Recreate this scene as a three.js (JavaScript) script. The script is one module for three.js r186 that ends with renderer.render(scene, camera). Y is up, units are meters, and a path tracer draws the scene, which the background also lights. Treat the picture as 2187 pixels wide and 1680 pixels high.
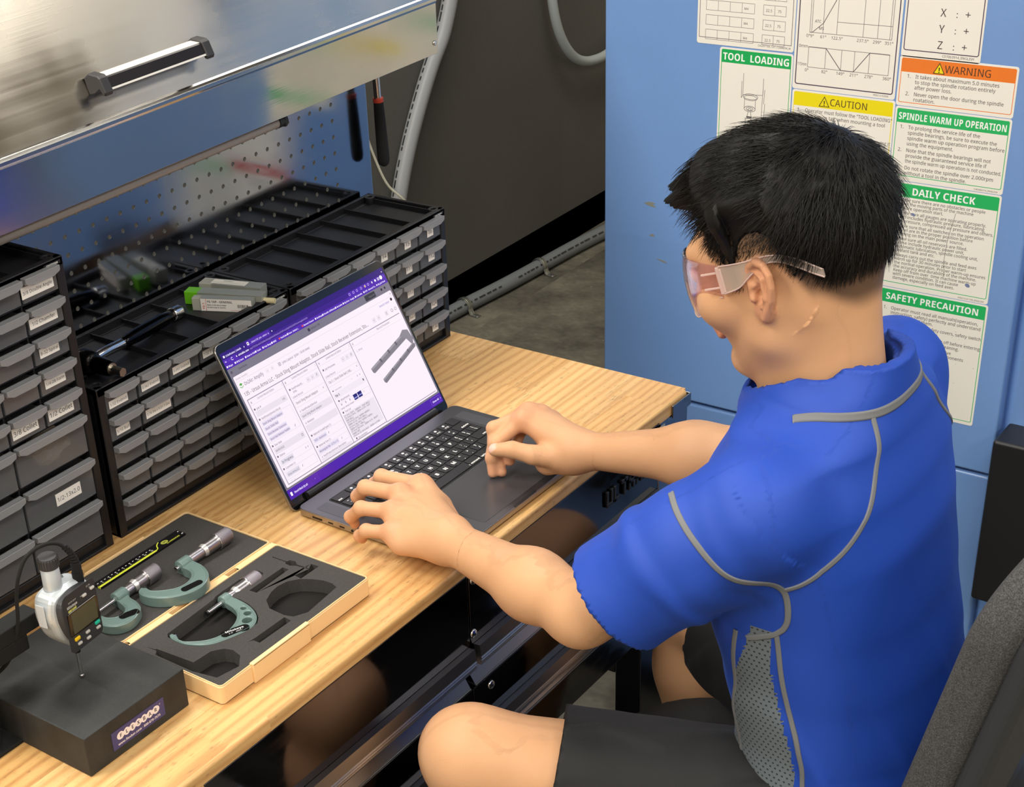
import * as THREE from 'three';
import { RoundedBoxGeometry } from 'three/addons/geometries/RoundedBoxGeometry.js';
import { mergeGeometries, mergeVertices, toCreasedNormals } from 'three/addons/utils/BufferGeometryUtils.js';
import { RectAreaLightUniformsLib } from 'three/addons/lights/RectAreaLightUniformsLib.js';

// ---------------------------------------------------------------- camera, light, exposure
const T = 0.95;                                   // height of the bench top above the floor
const scene = new THREE.Scene();
scene.background = new THREE.Color(0x000000);
const camera = new THREE.PerspectiveCamera(2 * Math.atan(840 / 3412.36) * 180 / Math.PI, 2187 / 1680, 0.05, 60);
camera.setViewOffset(2187, 1680, 305.67, -324.39, 2187, 1680);   // the photograph is an off-centre crop: shifted lens
camera.position.set(-1.9414, 1.0675 + T, 1.0194);
camera.setRotationFromMatrix(new THREE.Matrix4().makeBasis(
  new THREE.Vector3(0.6167, -0.0730, 0.7838), new THREE.Vector3(0.4463, 0.8526, -0.2718), new THREE.Vector3(-0.6484, 0.5175, 0.5584)));
const renderer = new THREE.WebGLRenderer({ antialias: true });
renderer.toneMapping = THREE.LinearToneMapping;
renderer.toneMappingExposure = 1.38;
renderer.shadowMap.enabled = true;
RectAreaLightUniformsLib.init();
// ceiling LED troffers: [x, z, length along x, width along z, power factor]
const CEIL = 3.3;
const TROFFERS = [
  [-2.1, -0.9, 1.2, 0.6, 1.0], [-0.3, -1.0, 1.2, 0.6, 0.6], [1.6, -1.0, 1.2, 0.6, 0.5], [-3.6, -0.9, 1.2, 0.6, 0.8],
  [-3.2, 1.2, 1.2, 0.6, 0.9], [-1.2, 1.3, 1.2, 0.6, 0.5], [0.9, 1.6, 1.2, 0.6, 0.35], [-2.2, 3.2, 1.2, 0.6, 0.8], [0.4, 3.4, 1.2, 0.6, 0.7]];
const LAMP = new THREE.Color(1.0, 0.955, 0.88), LAMP_POWER = 14;

// ---------------------------------------------------------------- helpers
let seed = 7;
const rnd = () => { seed = (seed + 0x6d2b79f5) | 0; let t = Math.imul(seed ^ (seed >>> 15), 1 | seed); t = (t + Math.imul(t ^ (t >>> 7), 61 | t)) ^ t; return ((t ^ (t >>> 14)) >>> 0) / 4294967296; };
const rr = (a, b) => a + (b - a) * rnd();
const V = (x, y, z) => new THREE.Vector3(x, y, z);
const W = (x, y, z) => new THREE.Vector3(x, y + T, z);     // heights measured from the bench top
const clamp = (x, a, b) => Math.min(b, Math.max(a, x)), lerp = (a, b, t) => a + (b - a) * t;
const sstep = (a, b, x) => { const t = clamp((x - a) / (b - a), 0, 1); return t * t * (3 - 2 * t); };
const used = new Map();
function numbered(name) { const n = used.get(name) || 0; used.set(name, n + 1); return n ? name + '_' + String(n).padStart(3, '0') : name; }
function shade(o) { o.castShadow = true; o.receiveShadow = true; return o; }
function tag(o, label, category, group, kind) { if (label) o.userData.label = label; if (category) o.userData.category = category; if (group) o.userData.group = group; if (kind) o.userData.kind = kind; return o; }
function thing(name, label, category, pos = V(0, 0, 0), turn = 0, group) {
  const g = new THREE.Group(); g.name = numbered(name); g.position.copy(pos); g.rotation.y = turn; scene.add(g);
  return tag(g, label, category, group);
}
function add(name, geo, material, parent, label) {
  const m = shade(new THREE.Mesh(Array.isArray(geo) ? join(geo) : geo, material)); m.name = parent === scene ? numbered(name) : name; parent.add(m);
  if (label) m.userData.label = label;
  return m;
}
function structure(name, geo, material, parent = scene) { const m = add(name, geo, material, parent); if (parent === scene) m.userData.kind = 'structure'; return m; }
function join(list) {
  const a = list.map((g) => { let h = g.index ? g.toNonIndexed() : g; if (h === g) h = g.clone(); for (const k of Object.keys(h.attributes)) if (!['position', 'normal', 'uv'].includes(k)) h.deleteAttribute(k); if (!h.attributes.uv) h.setAttribute('uv', new THREE.BufferAttribute(new Float32Array(h.attributes.position.count * 2), 2)); return h; });
  return mergeGeometries(a);
}
const at = (g, x, y, z) => g.translate(x, y, z);
function box(w, h, d, x = 0, y = 0, z = 0, r = 0, seg = 2) { const g = r > 0 ? new RoundedBoxGeometry(w, h, d, seg, Math.min(r, w / 2.01, h / 2.01, d / 2.01)) : new THREE.BoxGeometry(w, h, d); return g.translate(x, y, z); }
function boxTo(x0, x1, y0, y1, z0, z1, r = 0, seg = 2) { return box(x1 - x0, y1 - y0, z1 - z0, (x0 + x1) / 2, (y0 + y1) / 2, (z0 + z1) / 2, r, seg); }
function cyl(r0, r1, h, seg = 24, x = 0, y = 0, z = 0) { return new THREE.CylinderGeometry(r1, r0, h, seg).translate(x, y, z); }   // r0 at the bottom
function lathe(pts, seg = 32) { return new THREE.LatheGeometry(pts.map((p) => new THREE.Vector2(p[0], p[1])), seg); }
function tube(pts, r, seg = 40, rad = 10, closed = false) { return new THREE.TubeGeometry(new THREE.CatmullRomCurve3(pts, closed, 'centripetal'), seg, r, rad, closed); }
function orient(g, from, to) {          // turns a geometry whose axis is +y so that it runs from -> to, its base (y = 0) at from
  const d = to.clone().sub(from), q = new THREE.Quaternion().setFromUnitVectors(V(0, 1, 0), d.clone().normalize());
  return g.applyQuaternion(q).translate(from.x, from.y, from.z);
}
function roundedShape(w, h, r, x = 0, y = 0) {
  const s = new THREE.Shape(), a = x - w / 2, b = x + w / 2, c = y - h / 2, d = y + h / 2;
  s.moveTo(a + r, c); s.lineTo(b - r, c); s.absarc(b - r, c + r, r, -Math.PI / 2, 0, false); s.lineTo(b, d - r); s.absarc(b - r, d - r, r, 0, Math.PI / 2, false);
  s.lineTo(a + r, d); s.absarc(a + r, d - r, r, Math.PI / 2, Math.PI, false); s.lineTo(a, c + r); s.absarc(a + r, c + r, r, Math.PI, 1.5 * Math.PI, false); return s;
}
function extrude(shape, depth, bevel = 0, seg = 2, curve = 12) { return new THREE.ExtrudeGeometry(shape, { depth: depth - 2 * bevel, bevelEnabled: bevel > 0, bevelThickness: bevel, bevelSize: bevel, bevelOffset: -bevel, bevelSegments: seg, curveSegments: curve }).translate(0, 0, bevel); }
// noise
function hash3(x, y, z) { let h = Math.imul(x, 374761393) + Math.imul(y, 668265263) + Math.imul(z, 2147483647 ^ 0x5bd1e995); h = Math.imul(h ^ (h >>> 13), 1274126177); return ((h ^ (h >>> 16)) >>> 0) / 4294967296; }
function noise3(x, y, z) {
  const xi = Math.floor(x), yi = Math.floor(y), zi = Math.floor(z), f = (t) => t * t * (3 - 2 * t), u = f(x - xi), v = f(y - yi), w = f(z - zi);
  const l = (a, b, t) => a + (b - a) * t, h = hash3;
  return l(l(l(h(xi, yi, zi), h(xi + 1, yi, zi), u), l(h(xi, yi + 1, zi), h(xi + 1, yi + 1, zi), u), v), l(l(h(xi, yi, zi + 1), h(xi + 1, yi, zi + 1), u), l(h(xi, yi + 1, zi + 1), h(xi + 1, yi + 1, zi + 1), u), v), w) * 2 - 1;
}
const fbm = (x, y, z = 0, o = 4) => { let s = 0, a = 0.5; for (let i = 0; i < o; i++) { s += a * noise3(x, y, z); x = x * 2.03 + 11.3; y = y * 2.03 + 5.1; z = z * 2.03 + 3.7; a *= 0.5; } return s; };
// textures
function dataTex(w, h, fn, srgb = true) {
  const d = new Uint8Array(w * h * 4);
  for (let y = 0; y < h; y++) for (let x = 0; x < w; x++) { const c = fn(x, y), o = (y * w + x) * 4; d[o] = clamp(c[0], 0, 255); d[o + 1] = clamp(c[1], 0, 255); d[o + 2] = clamp(c[2], 0, 255); d[o + 3] = 255; }
  const t = new THREE.DataTexture(d, w, h); t.magFilter = THREE.LinearFilter; t.minFilter = THREE.LinearMipmapLinearFilter; t.wrapS = t.wrapT = THREE.RepeatWrapping; if (srgb) t.colorSpace = THREE.SRGBColorSpace; t.needsUpdate = true; return t;
}
function canvasTex(w, h, draw, srgb = true) {
  const c = document.createElement('canvas'); c.width = w; c.height = h; const g = c.getContext('2d'); draw(g, w, h);
  const t = new THREE.CanvasTexture(c); if (srgb) t.colorSpace = THREE.SRGBColorSpace; t.anisotropy = 8; return t;
}
const M = (color, roughness = 0.5, metalness = 0, more = {}) => new THREE.MeshPhysicalMaterial({ color, roughness, metalness, ...more });
function uvBox(g, s = 1, ox = 0, oy = 0) {    // box-projected uv in metres
  const p = g.attributes.position, n = g.attributes.normal, uv = new Float32Array(p.count * 2);
  for (let i = 0; i < p.count; i++) {
    const ax = Math.abs(n.getX(i)), ay = Math.abs(n.getY(i)), az = Math.abs(n.getZ(i)); let u, v;
    if (ay >= ax && ay >= az) { u = p.getX(i); v = p.getZ(i); } else if (az >= ax) { u = p.getX(i); v = p.getY(i); } else { u = p.getZ(i); v = p.getY(i); }
    uv[2 * i] = u * s + ox; uv[2 * i + 1] = v * s + oy;
  }
  g.setAttribute('uv', new THREE.BufferAttribute(uv, 2)); return g;
}
// a small printed patch: a plane of w x h metres facing +z, with a canvas drawn on it, given a little thickness
function plate(w, h, t, r = 0.001) { const g = extrude(roundedShape(w, h, r), t, 0, 1, 6); const p = g.attributes.position, uv = g.attributes.uv; for (let i = 0; i < p.count; i++) uv.setXY(i, p.getX(i) / w + 0.5, p.getY(i) / h + 0.5); return g; }

// ---------------------------------------------------------------- shared materials
const grainTex = dataTex(512, 512, (x, y) => { const n = 128 + 60 * fbm(x / 180, y / 1.3, 3, 3) + 22 * fbm(x / 60, y / 40, 9, 2); return [n, n, n]; }, false);
const smudgeTex = dataTex(512, 512, (x, y) => { const n = 118 + 120 * fbm(x / 90, y / 90, 5, 4) + 20 * fbm(x / 200, y / 2, 1, 2); return [n, n, n]; }, false);
const fineTex = dataTex(256, 256, () => { const n = 90 + 130 * rnd(); return [n, n, n]; }, false);
const rep = (t, x, y) => { const c = t.clone(); c.repeat.set(x, y); c.needsUpdate = true; return c; };
const mats = {
  steel: M(0xb9b6b0, 0.30, 1, { roughnessMap: rep(smudgeTex, 1.2, 1.2), bumpMap: rep(grainTex, 1.5, 3), bumpScale: 0.00004 }),
  steelLid: M(0xd0c9bc, 0.62, 1, { roughnessMap: rep(smudgeTex, 0.9, 0.9), bumpMap: rep(grainTex, 1.5, 3), bumpScale: 0.00004 }),
  drawerSteel: M(0x4a4947, 0.22, 1, { roughnessMap: rep(smudgeTex, 2, 2) }),
  alu: M(0xb4b5b6, 0.34, 1, { bumpMap: rep(grainTex, 3, 3), bumpScale: 0.00003 }),
  aluGrey: M(0x8b8c90, 0.4, 0.9),
  chrome: M(0xd5d5d5, 0.12, 1),
  satin: M(0xb8b4b6, 0.32, 1),
  blackPlastic: M(0x121214, 0.42),
  blackMatte: M(0x0d0d0e, 0.75),
  blackGloss: M(0x060607, 0.12),
  rubber: M(0x111112, 0.85),
  white: M(0xe8e6e0, 0.6),
};
// ---------------------------------------------------------------- the room
{
  const floorTex = dataTex(1024, 1024, (x, y) => {
    const u = x / 1024, v = y / 1024, a = fbm(u * 9, v * 9, 1, 5), b = fbm(u * 40, v * 34, 7, 3), c = fbm(u * 150, v * 130, 4, 2), k = 1 + 0.34 * a + 0.22 * b + 0.14 * c;
    const s = hash3(x >> 1, y >> 1, 5) > 0.99985 ? 90 : 0;
    return [104 * k + s, 100 * k + s, 88 * k + s];
  });
  const fm = M(0xffffff, 0.62, 0, { map: floorTex, bumpMap: floorTex, bumpScale: 0.0006 });
  const X0 = -4.6, X1 = 4.2, Z0 = -1.81, Z1 = 5.2;
  structure('floor', uvBox(boxTo(X0 - 0.2, X1 + 0.2, -0.2, 0, Z0 - 0.2, Z1 + 0.2), 0.6), fm);
  const wallTex = dataTex(512, 512, (x, y) => { const k = 1 + 0.05 * fbm(x / 120, y / 120, 3, 4) + 0.03 * fbm(x / 3, y / 3, 6, 2); return [99 * k, 97 * k, 91 * k]; });
  const wm = M(0xffffff, 0.6, 0, { map: wallTex, bumpMap: wallTex, bumpScale: 0.0012 });
  structure('wall_back', uvBox(boxTo(X0 - 0.2, X1 + 0.2, 0, CEIL + 0.2, Z0 - 0.15, Z0), 0.8), wm);
  const pale = M(0xcfc4b0, 0.85), ceil = M(0xe4dfd4, 0.9);
  structure('wall_left', boxTo(X0 - 0.15, X0, 0, CEIL + 0.2, Z0, Z1), pale);
  structure('wall_right', boxTo(X1, X1 + 0.15, 0, CEIL + 0.2, Z0, Z1), pale);
  structure('wall_front', boxTo(X0 - 0.15, X1 + 0.15, 0, CEIL + 0.2, Z1, Z1 + 0.15), pale);
  structure('ceiling', boxTo(X0 - 0.15, X1 + 0.15, CEIL, CEIL + 0.15, Z0, Z1), ceil);
  const s = new THREE.Shape(); s.moveTo(0, 0); s.lineTo(0.022, 0); s.quadraticCurveTo(0.006, 0.004, 0.005, 0.025); s.lineTo(0.004, 0.108); s.lineTo(0, 0.112); s.lineTo(0, 0);
  structure('baseboard_back', extrude(s, X1 - X0, 0).rotateY(-Math.PI / 2).scale(-1, 1, 1).rotateY(Math.PI).translate(0, 0, 0).translate(X0 + (X1 - X0), 0, Z0), M(0x17171a, 0.5));
  for (const [x, z, l, w, p] of TROFFERS) {
    const t = thing('ceiling_light', 'flat white LED panel light set in the ceiling out of the picture', 'light', V(x, CEIL, z), 0, 'ceiling LED panels');
    add('frame', [boxTo(-l / 2 - 0.02, l / 2 + 0.02, -0.03, 0, -w / 2 - 0.02, -w / 2), boxTo(-l / 2 - 0.02, l / 2 + 0.02, -0.03, 0, w / 2, w / 2 + 0.02), boxTo(-l / 2 - 0.02, -l / 2, -0.03, 0, -w / 2, w / 2), boxTo(l / 2, l / 2 + 0.02, -0.03, 0, -w / 2, w / 2)], mats.white, t);
    add('diffuser', boxTo(-l / 2, l / 2, -0.02, -0.005, -w / 2, w / 2), new THREE.MeshStandardMaterial({ color: 0xffffff, roughness: 0.6, emissive: LAMP, emissiveIntensity: 2.5 * p }), t);
    const L = new THREE.RectAreaLight(LAMP, LAMP_POWER * p, l, w); L.position.set(0, -0.035, 0); L.rotation.x = -Math.PI / 2; t.add(L);
  }
  // grey PVC conduit down the wall and along the floor
  const dash = canvasTex(1024, 64, (g, w, h) => { g.fillStyle = '#a8aaab'; g.fillRect(0, 0, w, h); g.fillStyle = '#2d3034'; let x = 0; while (x < w) { const l = rr(4, 16); if (rnd() > 0.12) g.fillRect(x, 17, l, 2.4); x += l + rr(2, 7); } });
  dash.wrapS = dash.wrapT = THREE.RepeatWrapping; dash.repeat.set(1, 1);
  const dash2 = dash.clone(); dash2.offset.set(0, -0.13); dash2.needsUpdate = true;
  const pvc = M(0xffffff, 0.4, 0, { map: dash }), pvcF = M(0xc0c4c6, 0.45, 0, { map: dash2 });
  const wallPipe = add('conduit', tube([W(2.02, 0.9, -1.785), W(1.98, 0.35, -1.785), W(1.84, -0.06, -1.785), W(1.775, -0.14, -1.785), W(1.705, -0.24, -1.785), W(1.63, -0.37, -1.785), W(1.575, -0.5, -1.785), W(1.535, -0.66, -1.785), W(1.515, -0.85, -1.785), W(1.51, -0.926, -1.785)], 0.0235, 120, 20), pvc, scene);
  tag(wallPipe, 'pale grey plastic conduit pipe curving down the dark grey wall', 'pipe');
  const fp = [W(1.42, -0.9255, -1.775), W(1.66, -0.9255, -1.783), W(1.84, -0.9255, -1.776), W(2.06, -0.9255, -1.757), W(2.26, -0.9255, -1.746), W(2.45, -0.9255, -1.737), W(2.62, -0.9255, -1.722), W(3.0, -0.9255, -1.68), W(3.6, -0.9255, -1.60)];
  const floorPipe = add('floor_conduit', tube(fp, 0.0235, 120, 20), pvcF, scene);
  tag(floorPipe, 'long dusty grey conduit pipe lying along the concrete floor by the wall', 'pipe');
  const galv = M(0xa8aca6, 0.35, 0.9);
  for (const [x, z, w] of [[1.862, -1.775, 'nearer the black drawer cabinets'], [2.255, -1.747, 'nearer the blue machine']]) {
    const t = thing('pipe_clamp', 'galvanised one-hole strap on the floor conduit, the one ' + w, 'clamp', V(x, 0, z), -0.09);
    const s2 = [];
    for (let i = 0; i <= 16; i++) { const a = Math.PI * 1.02 - (Math.PI * 1.02 + 0.15) * i / 16; s2.push([Math.cos(a) * -0.0265 * -1, 0.0245 + Math.sin(a) * 0.0265]); }
    // profile in the y-z plane: over the pipe, then a foot on the room side
    const path = s2.map(([c, y]) => V(0, y, c)).concat([V(0, 0.012, 0.030), V(0, 0.004, 0.037), V(0, 0.002, 0.048), V(0, 0.002, 0.062)]);
    const strap = new THREE.Shape(); strap.moveTo(-0.011, -0.001); strap.lineTo(-0.007, 0.0015); strap.lineTo(0.007, 0.0015); strap.lineTo(0.011, -0.001); strap.lineTo(-0.011, -0.001);
    const g = [];
    for (let i = 0; i < path.length - 1; i++) { const a = path[i], b = path[i + 1], l = a.distanceTo(b); g.push(orient(box(0.021, l + 0.001, 0.0022, 0, l / 2, 0, 0.0008, 1), a, b)); g.push(orient(box(0.009, l + 0.001, 0.004, 0, l / 2, 0, 0.0015, 1), a, b)); }
    add('strap', g, galv, t); add('screw', [cyl(0.006, 0.005, 0.004, 12, 0, 0.005, 0.054)], mats.satin, t);
  }
  const hose = add('hose', tube([W(2.39, 0.6, -1.77), W(2.37, 0.1, -1.77), W(2.40, -0.14, -1.77), W(2.452, -0.245, -1.77), W(2.53, -0.315, -1.77), W(2.63, -0.345, -1.77), W(2.75, -0.335, -1.765), W(2.87, -0.24, -1.76), W(2.92, 0, -1.75)], 0.0155, 90, 16), M(0xb9c2c0, 0.45), scene);
  tag(hose, 'pale grey hose hanging in a loop on the wall beside the blue machine', 'hose');
  const cord = add('cord', tube([W(1.40, 0.1, -1.80), W(1.44, -0.18, -1.795), W(1.49, -0.34, -1.79), W(1.525, -0.43, -1.775), W(1.56, -0.475, -1.755), W(1.60, -0.53, -1.755), W(1.63, -0.75, -1.77), W(1.66, -0.9465, -1.755)], 0.0035, 60, 8), M(0xe6e2cc, 0.5), scene);
  tag(cord, 'thin cream cord hanging down the wall by the black-handled tool', 'cord');
}
// ---------------------------------------------------------------- workbench: finger-jointed wooden top on a steel drawer unit
{
  const BW = 2048, BH = 1024, bands = 8, bandH = BH / bands;     // 2048 px = 1.05 m, eight boards of 0.08 m
  const woodTex = dataTex(BW, BH, (x, y) => {
    const b = Math.floor(y / bandH), u = x / BW * 1.05, v = (y - b * bandH) / bandH * 0.08 - 0.04, k = [0.3, 1.6, 0.5, 0.9, 0.35, 2.2, 0.7, 1.2][b];
    const warp = 0.02 * k * fbm(u * 2.6 + b * 7, v * 9, b, 3) + 0.35 * k * (v - 0.012) * (v - 0.012) * Math.sin(u * 7 + b * 2) * 10 * 0.1;
    const r = (v + warp) * (62 + 20 * Math.sin(b * 2.3)) + 1.6 * fbm(u * 1.3, b * 3.3, 2, 2);
    const ring = Math.pow(0.5 + 0.5 * Math.sin(r * 6.2832), 2.2);
    const streak = fbm(u * 5, v * 420, b + 20, 3), mottled = fbm(u * 9, v * 50, b + 40, 3);
    let pore = 0; { const n = noise3(u * 95, v * 900, b + 60), m = fbm(u * 6, v * 40, b + 70, 2); if (n > 0.62 - 0.25 * m) pore = (n - 0.62 + 0.25 * m) * 1.9; }
    const t = 1 - 0.11 * ring * (k > 1 ? 1.15 : 0.7) + 0.05 * streak + 0.05 * mottled - 0.26 * clamp(pore, 0, 1);
    const red = 1 - 0.06 * ring;
    return [226 * t, 184 * t * (0.97 + 0.03 * red) * red, 124 * t * red * red];
  });
  const tones = [[1, 1, 1], [0.95, 0.91, 0.84], [1.04, 1.05, 1.06], [0.98, 0.95, 0.9], [1.02, 1.0, 0.97], [0.91, 0.85, 0.75]];
  const wood = tones.map((t) => M(new THREE.Color(t[0] * 0.97, t[1] * 0.97, t[2] * 0.97), 0.42, 0, { map: woodTex, bumpMap: woodTex, bumpScale: 0.0002, clearcoat: 0.25, clearcoatRoughness: 0.35 }));
  const t = thing('wooden_worktop', 'finger-jointed pale wooden worktop of the long workbench', 'worktop', V(-0.95, T, -0.31));
  const X0 = -1.9, X1 = 0, TH = 0.024, rows = 9, D = 0.62, rw = D / rows, pitch = 0.0052, tooth = 0.011;
  const ox = 0.95, oz = 0.31;
  function stave(x0, x1, z0, z1, first, last, front, m, band, uo) {
    // outline in x-z with comb joints at the inner ends
    const pts = [], n = Math.round((z1 - z0) / pitch), dz = (z1 - z0) / n, g = 0.00012;
    const end = (x, dir, flip) => { const a = []; for (let i = 0; i <= n; i++) { a.push([x, z0 + i * dz]); if (i < n) a.push([x + tooth * (flip ? -1 : 1), z0 + (i + 0.5) * dz]); } return dir > 0 ? a : a.reverse(); };
    let poly;
    if (first) poly = [[x0, z1], [x0, z0]]; else poly = end(x0 + g, -1, false).map((p) => p);
    const right = last ? [[x1, z0], [x1, z1]] : end(x1 - g, 1, false);
    poly = poly.concat(right);
    const s = new THREE.Shape(poly.map((p) => new THREE.Vector2(p[0] + ox, -(p[1] + oz))));
    const bev = 0.00025;
    const geo = new THREE.ExtrudeGeometry(s, { depth: TH - bev, bevelEnabled: false, curveSegments: 4 }).rotateX(-Math.PI / 2).translate(0, -TH, 0);
    const p = geo.attributes.position, uv = new Float32Array(p.count * 2), nn = geo.attributes.normal;
    for (let i = 0; i < p.count; i++) {
      if (front && p.getZ(i) - oz > z1 - 0.0005 && p.getY(i) > -0.003) { }
      uv[2 * i] = (p.getX(i) + uo) / 1.05; uv[2 * i + 1] = (band + 0.5 + clamp(((p.getZ(i) - oz) - (z0 + z1) / 2) / 0.08, -0.48, 0.48) + (Math.abs(nn.getY(i)) < 0.5 ? (p.getY(i) + TH / 2) * 2 : 0)) / bands;
    }
    geo.setAttribute('uv', new THREE.BufferAttribute(uv, 2));
    add('stave', geo, m, t);
  }
  for (let r = 0; r < rows; r++) {
    const z1 = -r * rw - (r ? 0.0001 : 0.005), z0 = -(r + 1) * rw + 0.0001;
    const cuts = [X0]; let x = X0 + rr(0.1, 0.4);
    const special = { 1: [-0.62, -0.18], 4: [-0.34], 5: [-0.66, -0.085], 6: [-0.30, -0.03], 3: [-0.52, -0.13], 2: [-0.85, -0.36], 0: [-1.02, -0.44] }[r];
    while (x < (special ? special[0] : X1) - 0.22) { cuts.push(x); x += rr(0.3, 0.5); }
    if (special) cuts.push(...special);
    cuts.push(X1);
    for (let i = 0; i < cuts.length - 1; i++) {
      const m = wood[Math.floor(rnd() * wood.length)], band = Math.floor(rnd() * bands);
      if (r === 0) {   // front row: one moulded edge
        stave(cuts[i], cuts[i + 1], z0, z1, i === 0, i === cuts.length - 2, true, m, band, rr(0, 0.5));
      } else stave(cuts[i], cuts[i + 1], z0, z1, i === 0, i === cuts.length - 2, false, m, band, rr(0, 0.5));
    }
  }
  { // rounded front nosing, 5 mm radius
    const s = new THREE.Shape(); const R = 0.0049; s.moveTo(0, 0); s.absarc(0, -R, R, Math.PI / 2, 0, true); s.lineTo(R, -TH + 0.002); s.lineTo(0, -TH); s.lineTo(0, 0);
    const g = extrude(s, X1 - X0 - 0.006, 0, 1, 10).rotateY(Math.PI / 2).scale(1, 1, -1);
    // shape x -> world z, y -> y, extruded along x
    const p = g.attributes.position, nrm = g.attributes.normal; for (let i = 0; i < p.count; i++) { p.setX(i, p.getX(i) + X0 + ox); }
    const g2 = g; g2.translate(0, 0, oz - 0.005);
    const idx = g2.index; if (!idx) { const a = g2.attributes.position.array, c = new Float32Array(a.length); for (let k = 0; k < a.length; k += 9) { c.set(a.subarray(k, k + 3), k); c.set(a.subarray(k + 6, k + 9), k + 3); c.set(a.subarray(k + 3, k + 6), k + 6); } g2.setAttribute('position', new THREE.BufferAttribute(c, 3)); g2.computeVertexNormals(); }
    const q = g2.attributes.position, uv = new Float32Array(q.count * 2); for (let i = 0; i < q.count; i++) { uv[2 * i] = q.getX(i) / 1.05; uv[2 * i + 1] = (4.5 + (q.getZ(i) - oz) / 0.08 - q.getY(i) / 0.08) / bands; } g2.setAttribute('uv', new THREE.BufferAttribute(uv, 2));
    add('front_edge', g2, wood[3], t);
  }

  // steel unit below; origin on the floor under its centre
  const b = thing('workbench', 'long stainless steel workbench with drawers under the wooden top', 'workbench', V(-0.95, 0, -0.31));
  const bx = (x0, x1, y0, y1, z0, z1, r = 0) => boxTo(x0 + ox, x1 + ox, y0 + T, y1 + T, z0 + oz, z1 + oz, r);
  const dark = M(0x2b2b30, 0.3, 1), seam = M(0x08080a, 0.6);
  // carcass
  add('cabinet_body', [bx(-1.89, -0.012, -0.375, -0.027, -0.60, -0.030)], dark, b);
  // corner post with the folded lip that holds the top
  add('corner_post', [bx(-0.085, 0.0, -0.40, -0.020, -0.030, 0.0, 0.003), bx(-0.003, 0.0, -0.40, -0.019, -0.62, -0.002), bx(-0.052, 0.003, -0.026, -0.006, 0.001, 0.0035, 0.001), bx(0.0005, 0.0035, -0.026, -0.006, -0.62, 0.003, 0.001)], M(0x8a8d98, 0.32, 1, { roughnessMap: rep(smudgeTex, 2, 2) }), b);
  add('corner_tab', [bx(-0.100, -0.078, -0.045, -0.022, 0.0035, 0.0055, 0.0008)], mats.alu, b);
  const bolt = (x, y, z) => { const g = lathe([[0, 0.0045], [0.0022, 0.0045], [0.0026, 0.003], [0.0052, 0.0028], [0.0062, 0.0012], [0.0064, 0]], 20).rotateX(Math.PI / 2).translate(x + ox, y + T, z + oz); add('bolt', g, mats.chrome, b); };
  bolt(-0.083, -0.030, 0.0055);
  const panelMat = M(0x57565a, 0.20, 1, { roughnessMap: rep(smudgeTex, 1.4, 1.4) });
  function drawer(x0, x1, y0, y1, hh, bev) {
    // y1 top of the front panel, hh height of the handle rail, bev height of the slanted recess beneath it
    const d = add('drawer', [bx(x0, x1, y0, y1, -0.03, 0.0, 0.0012), bx(x0, x1, y1 - 0.0016, y1 + 0.0004, -0.004, 0.0012, 0.0006)], panelMat, b);
    const prof = new THREE.Shape();   // rail cross-section: x forward, y up
    const H = hh; prof.moveTo(0, 0); prof.lineTo(0.010, 0.001); prof.lineTo(0.0125, -H * 0.50); prof.lineTo(0.0115, -H * 0.56); prof.lineTo(0.0128, -H * 0.62); prof.lineTo(0.0116, -H * 0.70); prof.lineTo(0.0128, -H * 0.76); prof.lineTo(0.0116, -H * 0.84); prof.lineTo(0.0124, -H * 0.9); prof.lineTo(0.011, -H); prof.lineTo(0.002, -H); prof.lineTo(0, 0);
    const geo = new THREE.BufferGeometry(), pos = [], pts = prof.getPoints();
    const xa = x0 + ox + 0.004, xb = x1 + ox - 0.004, quad = (a, c2, c, d2) => pos.push(...a, ...c2, ...c, ...a, ...c, ...d2);
    const pt = (x, p) => [x, y0 + T + p.y, oz + p.x];
    for (let i = 0; i < pts.length - 1; i++) quad(pt(xa, pts[i]), pt(xa, pts[i + 1]), pt(xb, pts[i + 1]), pt(xb, pts[i]));
    for (let i = 1; i < pts.length - 2; i++) { pos.push(...pt(xb, pts[0]), ...pt(xb, pts[i]), ...pt(xb, pts[i + 1])); pos.push(...pt(xa, pts[0]), ...pt(xa, pts[i + 1]), ...pt(xa, pts[i])); }
    geo.setAttribute('position', new THREE.Float32BufferAttribute(pos, 3)); geo.computeVertexNormals();
    // slanted finger recess below the rail
    const rec = new THREE.BufferGeometry(), rp = [], q2 = (a, c2, c, d2) => rp.push(...a, ...c2, ...c, ...a, ...c, ...d2), yA = y0 - hh, yB = y0 - hh - bev;
    const R = (x, y, z) => [x, y + T, oz + z];
    q2(R(xa, yA, -0.022), R(xa, yB, 0.0), R(xb, yB, 0.0), R(xb, yA, -0.022)); q2(R(xa, yA, -0.022), R(xb, yA, -0.022), R(xb, yA, 0.004), R(xa, yA, 0.004));
    rec.setAttribute('position', new THREE.Float32BufferAttribute(rp, 3)); rec.computeVertexNormals();
    add('handle', geo, mats.alu, d);
    add('finger_recess', join([uvBox(rec), bx(x0 + 0.004, x1 - 0.004, yB - 0.0018, yB + 0.0006, -0.02, 0.0014, 0.0006)]), mats.alu, d);
  }
  const XM = -0.572;
  for (const [x0, x1] of [[XM + 0.0015, -0.0875], [-1.06, XM - 0.0015], [-1.55, -1.063]]) {
    drawer(x0, x1, -0.127, -0.0185, 0.030, 0.036);
    drawer(x0, x1, -0.262, -0.196, 0.028, 0.024);
    add('bottom_rail', [bx(x0, x1, -0.378, -0.318, -0.03, 0.0, 0.0012)], panelMat, b);
  }
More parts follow.
